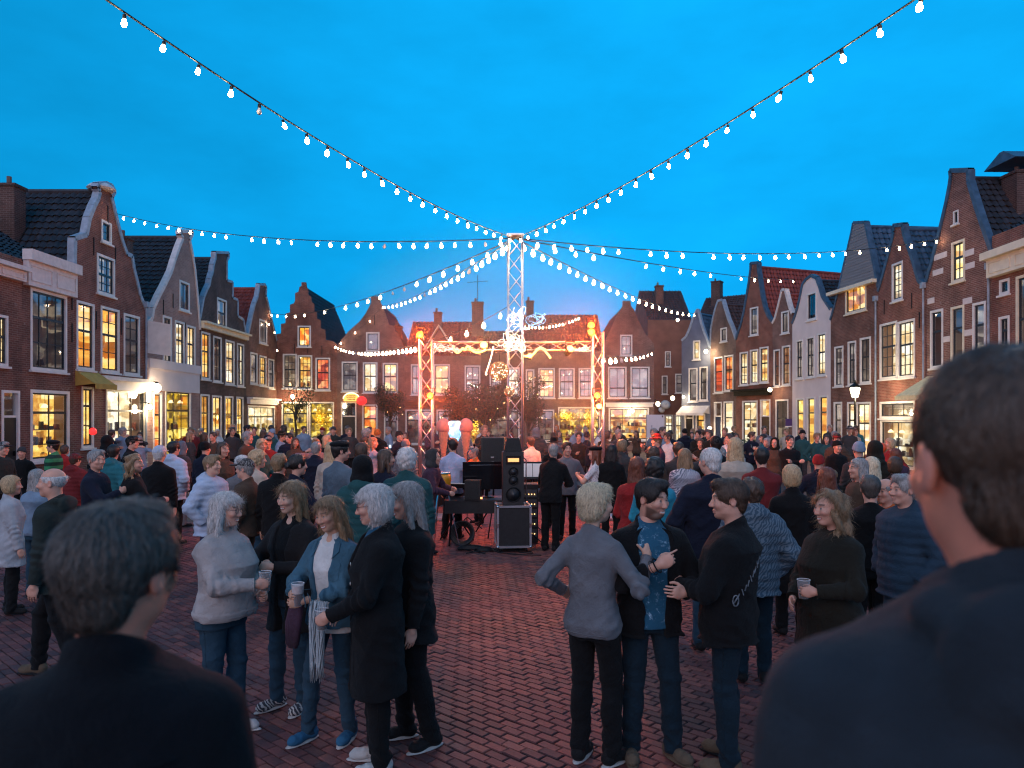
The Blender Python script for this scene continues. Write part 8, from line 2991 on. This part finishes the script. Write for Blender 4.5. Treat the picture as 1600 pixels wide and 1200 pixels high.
# ---------------------------------------------------------------- ice cream stand, banner, signs
WAFFLE = mat('waffle', (.42, .20, .13), .7, var=.2, scale=12)
PINKICE = mat('pink_ice', (.5, .22, .19), .55, var=.1)
for i, px in enumerate((693, 728)):
    o = empty('giant_ice_cream', P0(px, 18.2) + Vector((0, 0, 1.02)))
    tag(o, ('giant pink ice cream cone decoration left of the blue lit bowl', 'giant pink ice cream cone decoration right of the blue lit bowl')[i], 'decoration', 'giant ice cream cones')
    b = MB(); b.lathe([(.02, 0), (.07, .35), (.125, .76), (.13, .8)], 16); b.build('cone', WAFFLE, o, smooth=True)
    b = MB(); b.lathe([(.13, .78), (.175, .84), (.185, .94), (.15, 1.04), (.09, 1.1), (.02, 1.13)], 16); b.build('scoop', PINKICE, o, smooth=True)
    b = MB()
    for k in range(9):
        z = .1 + .075 * k; r = .025 + .10 * (z / .76)
        b.tube([(r * math.cos(t), r * math.sin(t), z + .05 * math.sin(t)) for t in [2 * math.pi * j / 14 for j in range(14)]], .008, 4, closed=True)
    b.build('waffle_ridge', WAFFLE, o)
ct = empty('ice_cream_cart', P0(711, 18.3))
tag(ct, 'low dark cart carrying the giant ice cream cones', 'cart')
b = MB(); b.box(-.6, .6, -.3, .3, .3, 1.0); b.build('body', BLACKM, ct)
b = MB(); b.box(-.66, .66, -.36, .36, 1.0, 1.018); b.build('counter', ALU, ct)
for s in (-1, 1):
    b = MB(); b.tube([(s * .4, -.34, .26), (s * .4, -.29, .26)], .26, 18); b.build('wheel', BLACKM, ct)
o = empty('lit_bowl', P0(711, 18.3) + Vector((0, 0, 1.02)))
tag(o, 'blue white lit glass bowl between the giant ice cream cones', 'lamp')
b = MB(); b.tube([(0, 0, 0), (0, 0, .55)], .03, 8); b.build('stem', CHROME, o)
b = MB(); b.lathe([(.08, .55), (.17, .75), (.27, .98), (.24, 1.03), (.1, 1.06)], 18); b.build('bowl', room_mat('bowl_blue', [(.05, .25, .7, 1), (.2, .6, 1, 1), (.7, .9, 1, 1), (1, 1, 1, 1)], .4, 9, 9), o, smooth=True)

bn = empty('banner', at(1024, 0, 40) * Vector((1, 1, 0)))
tag(bn, 'plain white banner board on poles before the alley', 'banner')
zb, zt_ = at(0, 684, 40).z, at(0, 648, 40).z
hw_ = 14 * 40 / FP
b = MB(); b.box(-hw_, hw_, -.02, .02, zb, zt_); b.build('panel', mat('banner_white', (.62, .58, .62), .8, var=.05, scale=1), bn)
b = MB(); b.box(hw_ * .72, hw_ * .85, -.026, -.021, zt_ - .14, zt_ - .05); b.build('corner_mark', BLACKM, bn)
b = MB(); b.box(-hw_ * .5, -hw_ * .34, -.026, -.021, zb + .55, zb + .68); b.build('small_mark', mat('mark_grey', (.4, .37, .42), .8), bn)
for s in (-1, 1):
    b = MB(); b.tube([(s * hw_, 0, 0), (s * hw_, 0, zt_)], .03, 6); b.build('pole', ALU, bn)

sg = empty('arched_sign', at(549, 627, 46.8))
tag(sg, 'lit golden arched sign over the black door of the bell gable house', 'sign')
arc = [(-.5, 0), (.5, 0)] + [(.5 * math.cos(t), .16 + .36 * math.sin(t)) for t in [math.pi * i / 14 for i in range(15)]]
b = MB(); b.prism(arc, 0, .08); b.build('panel', glow_mat('sign_gold', (1, .55, .12), .38), sg)
b = MB(); b.tube([(x * 1.02, -.02, z * 1.02) for x, z in arc[2:]], .03, 6); b.build('neon_edge', glow_mat('sign_edge', (1, .8, .4), .9), sg)
b = MB()
for i, (x, w_) in enumerate(((-.3, .12), (-.13, .1), (.0, .12), (.15, .1))):
    b.box(x, x + w_, -.012, -.003, .22, .40)
    b.box(x + .02, x + w_ - .02, -.014, -.0125, .26, .36, 1)
for i in range(6): b.box(-.24 + i * .085, -.19 + i * .085, -.012, -.003, .08, .16)
b.build('worn_letters', [mat('sign_brown', (.2, .07, .02), .7), glow_mat('sign_gold', (1, .55, .12), .38)], sg)
sg = empty('hanging_lantern', at(565, 626, 46.5))
tag(sg, 'glowing red lantern beside the arched sign', 'lamp')
b = MB(); b.lathe([(.12, -.28), (.3, -.14), (.34, .05), (.22, .22), (.06, .28)], 14); b.build('shade', glow_mat('lantern_red', (1, .03, .03), .42), sg, smooth=True)
b = MB(); b.tube([(0, 0, .28), (0, .25, .42)], .02, 5); b.build('bracket', BLACKM, sg)
for (lab, px, py, d, r, col) in (('red globe lantern hanging between the two shop fronts', 145, 674, 24.6, .12, 'lantern_red'), ('small red sign lamp by the four tall windows', 318, 690, 33.5, .14, 'lantern_red')):
    o = empty('hanging_lantern', at(px, py, d)); tag(o, lab, 'lamp')
    b = MB(); b.lathe([(.4 * r, -r), (r, -.5 * r), (r, .4 * r), (.3 * r, r)], 14); b.build('shade', glow_mat(col, (1, .03, .03), .42), o, smooth=True)
    b = MB(); b.tube([(0, 0, r), (-.3, 0, r * 1.8)], .015, 5); b.build('bracket', BLACKM, o)
o = empty('balloon', at(1378, 700, 14)); tag(o, 'orange balloon floating beside the olive hood', 'balloon')
b = MB(); b.lathe([(.01, -.11), (.05, -.08), (.085, -.01), (.08, .05), (.04, .09), (.01, .1)], 14); b.build('skin', mat('balloon_orange', (.8, .09, .02), .3), o, smooth=True)
b = MB(); b.tube([(0, 0, -.11), (.02, 0, -.5)], .002, 4); b.build('string', WHITE, o)
# wall signs
o = empty('projecting_sign', at(229, 528, dL(229) - .05)); tag(o, 'blank white sign board sticking out between scroll gable and pink gable', 'sign')
b = MB(); b.prism([(.05, -.62), (1.0, -.75), (1.0, .55), (.05, .72)], -.02, .02); b.build('board', WHITE, o, smooth=False)
b = MB(); b.tube([(0, 0, .6), (1.0, 0, .5)], .02, 5); b.build('arm', BLACKM, o)
o = empty('wall_sign', at(1232, 660, 40.9)); tag(o, 'small purple sign beside the white plastered house', 'sign')
b = MB(); b.box(-.18, .18, -.06, -.02, -.2, .2); b.build('board', mat('sign_purple', (.07, .03, .14), .6), o)
b = MB(); b.box(-.2, .2, -.07, -.015, -.26, -.202); b.build('ledge', WHITE, o)
for (lab, px, py, d) in (('pale satellite dish in the alley, the larger one', 1040, 632, 57.5), ('small satellite dish higher on the alley wall', 1034, 640, 57.6)):
    o = empty('satellite_dish', at(px, py, d)); tag(o, lab, 'dish'); o.scale = (.6, .6, .6) if lab.startswith('small') else (.9, .9, .9)
    b = MB(); b.lathe([(.02, .06), (.25, .02), (.42, -.06), (.43, -.05), (.26, .035), (.02, .075)], 16); b.build('reflector', WHITE, o, rot=(R(70), 0, 0), smooth=True)
    b = MB(); b.tube([(0, 0, 0), (0, -.4, .05)], .015, 5); b.build('feed_arm', BLACKM, o)

# ---------------------------------------------------------------- trees and plants
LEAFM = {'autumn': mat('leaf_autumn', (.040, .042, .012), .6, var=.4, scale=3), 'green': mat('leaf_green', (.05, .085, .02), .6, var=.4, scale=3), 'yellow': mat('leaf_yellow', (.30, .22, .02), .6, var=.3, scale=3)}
BARK = mat('bark', (.07, .05, .038), .9, var=.4, scale=8, bump=.8)


def leaf_mass(mb, c, r, n, size, rg):
    for _ in range(n):
        v = Vector((rg.gauss(0, 1), rg.gauss(0, 1), rg.gauss(0, 1)))
        v = v.normalized() * (rg.random() ** .45)
        p = Vector((c[0] + v.x * r[0], c[1] + v.y * r[1], c[2] + v.z * r[2]))
        a = Vector((rg.gauss(0, 1), rg.gauss(0, 1), rg.gauss(0, 1))).normalized()
        q = a.orthogonal().normalized()
        s = size * rg.uniform(.6, 1.4)
        mb.face([p - a * s, p + q * s * .5, p + a * s, p - q * s * .5])


def tree(label, px, d, h, rx, leaf, n, seed, lights=0):
    rg = random.Random(seed)
    o = empty('small_tree', P0(px, d)); tag(o, label, 'tree', 'small trees behind the stage')
    b = MB()
    b.tube([(0, 0, 0), (.05, .02, h * .25), (-.03, 0, h * .45), (.02, 0, h * .62)], [.09, .075, .06, .045], 8)
    tips = []
    for k in range(13):
        q = rg.uniform(0, 6.28); z = h * rg.uniform(.38, .62)
        e = Vector((rx * .75 * math.cos(q) * rg.uniform(.5, 1), rx * .6 * math.sin(q), h * rg.uniform(.62, .95)))
        m_ = Vector((0, 0, z)).lerp(e, .5) + Vector((rg.uniform(-.15, .15), rg.uniform(-.15, .15), .12))
        b.tube([(0, 0, z), m_, e], [.035, .02, .008], 5)
        tips += [e, m_]
    b.build('trunk', BARK, o, smooth=True)
    b = MB()
    for t in tips:
        leaf_mass(b, t, (rx * .34, rx * .3, h * .11), n // len(tips), .055, rg)
    b.build('crown', LEAFM[leaf], o, fix=False)
    if lights:
        b = MB()
        for k in range(lights):
            t = rg.choice(tips)
            p = t + Vector((rg.gauss(0, .2), rg.gauss(0, .2), rg.gauss(0, .2)))
            b.lathe([(.004, -.02), (.02, 0), (.004, .02)], 5, p)
        q_ = b.build('fairy_bulbs', glow_mat('tree_lights', (1, .6, .2), 2.0), o); q_['kind'] = 'stuff'
    return o


tree('brown leaved tree behind the ice cream cart', 722, 33, 3.4, 1.1, 'autumn', 4500, 3)
tree('brown leaved tree beside the tower with small lights', 764, 31, 3.5, 1.2, 'autumn', 5000, 5, 22)
tree('slim brown leaved tree by the bell gable\'s lit door', 610, 44, 4.0, 1.1, 'autumn', 3600, 9, 8)
tree('thin tree before the step gable shop', 462, 43, 4.4, 1.3, 'green', 700, 12)
tree('thin tree right of the tower', 826, 32, 3.8, 0.9, 'autumn', 2600, 15, 6)


def bush(label, px, py, d, r, leaf, n, seed, glow=None, pot=True):
    rg = random.Random(seed)
    p = at(px, py, d)
    o = empty('potted_plant', p); tag(o, label, 'plant')
    b = MB(); leaf_mass(b, (0, 0, 0), r, n, .05, rg); b.build('foliage', LEAFM[leaf], o, fix=False)
    if pot:
        b = MB(); b.lathe([(.18, -r[2] - .5), (.26, -r[2] - .05), (.24, -r[2])], 12); b.build('pot', mat('clay_pot', (.2, .1, .07), .8), o)
    if glow:
        b = MB()
        for k in range(glow):
            v = Vector((rg.gauss(0, .4) * r[0], rg.gauss(0, .4) * r[1], rg.gauss(0, .4) * r[2]))
            b.lathe([(.004, -.02), (.022, 0), (.004, .02)], 5, v)
        q_ = b.build('fairy_bulbs', glow_mat('plant_lights', (1, .62, .12), 1.6), o); q_['kind'] = 'stuff'
        ld = bpy.data.lights.new('plant_glow', 'POINT'); ld.energy = 22; ld.color = (1, .6, .12); ld.shadow_soft_size = .2
        lo = bpy.data.objects.new('plant_glow', ld); COL.objects.link(lo); lo.parent = o; lo.location = (0, -.5, .1)
    return o


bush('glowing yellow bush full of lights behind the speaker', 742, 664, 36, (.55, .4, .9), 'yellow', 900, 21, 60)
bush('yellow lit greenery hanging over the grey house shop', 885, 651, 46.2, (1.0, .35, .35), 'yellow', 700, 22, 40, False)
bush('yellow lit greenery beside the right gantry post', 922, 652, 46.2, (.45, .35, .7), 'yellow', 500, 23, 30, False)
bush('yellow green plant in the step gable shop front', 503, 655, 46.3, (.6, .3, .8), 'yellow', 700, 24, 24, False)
bush('round green potted shrub before the red spout gable', 1171, 694, 36, (.4, .4, .35), 'green', 500, 25)

# ---------------------------------------------------------------- smoke from the stage hanging round the gantry
b = MB(); b.box(-4.8, 4.8, 13.9, 18.0, 0.02, 6.8)
sm, n_, l_, bs_ = nmat('stage_smoke')
n_.remove(bs_)
pv = n_.new('ShaderNodeVolumePrincipled')
pv.inputs['Color'].default_value = (0.9, 0.9, 0.9, 1)
pv.inputs['Anisotropy'].default_value = 0.2
# densest in the middle, thinning out to nothing at the edge of the cloud
tc_ = n_.new('ShaderNodeTexCoord')
mp_ = n_.new('ShaderNodeVectorMath'); mp_.operation = 'MULTIPLY_ADD'; mp_.inputs[1].default_value = (2, 2, 2); mp_.inputs[2].default_value = (-1, -1, -1)
ln_ = n_.new('ShaderNodeVectorMath'); ln_.operation = 'LENGTH'
mr_ = n_.new('ShaderNodeMapRange'); mr_.interpolation_type = 'SMOOTHSTEP'
mr_.inputs['From Min'].default_value = 1.0; mr_.inputs['From Max'].default_value = 0.15; mr_.inputs['To Min'].default_value = 0.0; mr_.inputs['To Max'].default_value = 0.05
l_.new(tc_.outputs['Generated'], mp_.inputs[0]); l_.new(mp_.outputs['Vector'], ln_.inputs[0]); l_.new(ln_.outputs['Value'], mr_.inputs['Value'])
l_.new(mr_.outputs['Result'], pv.inputs['Density'])
l_.new(pv.outputs['Volume'], n_['Material Output'].inputs['Volume'])
o = b.build('stage_smoke', sm)
tag(o, 'thin smoke hanging round the stage lights and gantry', 'smoke', kind='stuff')
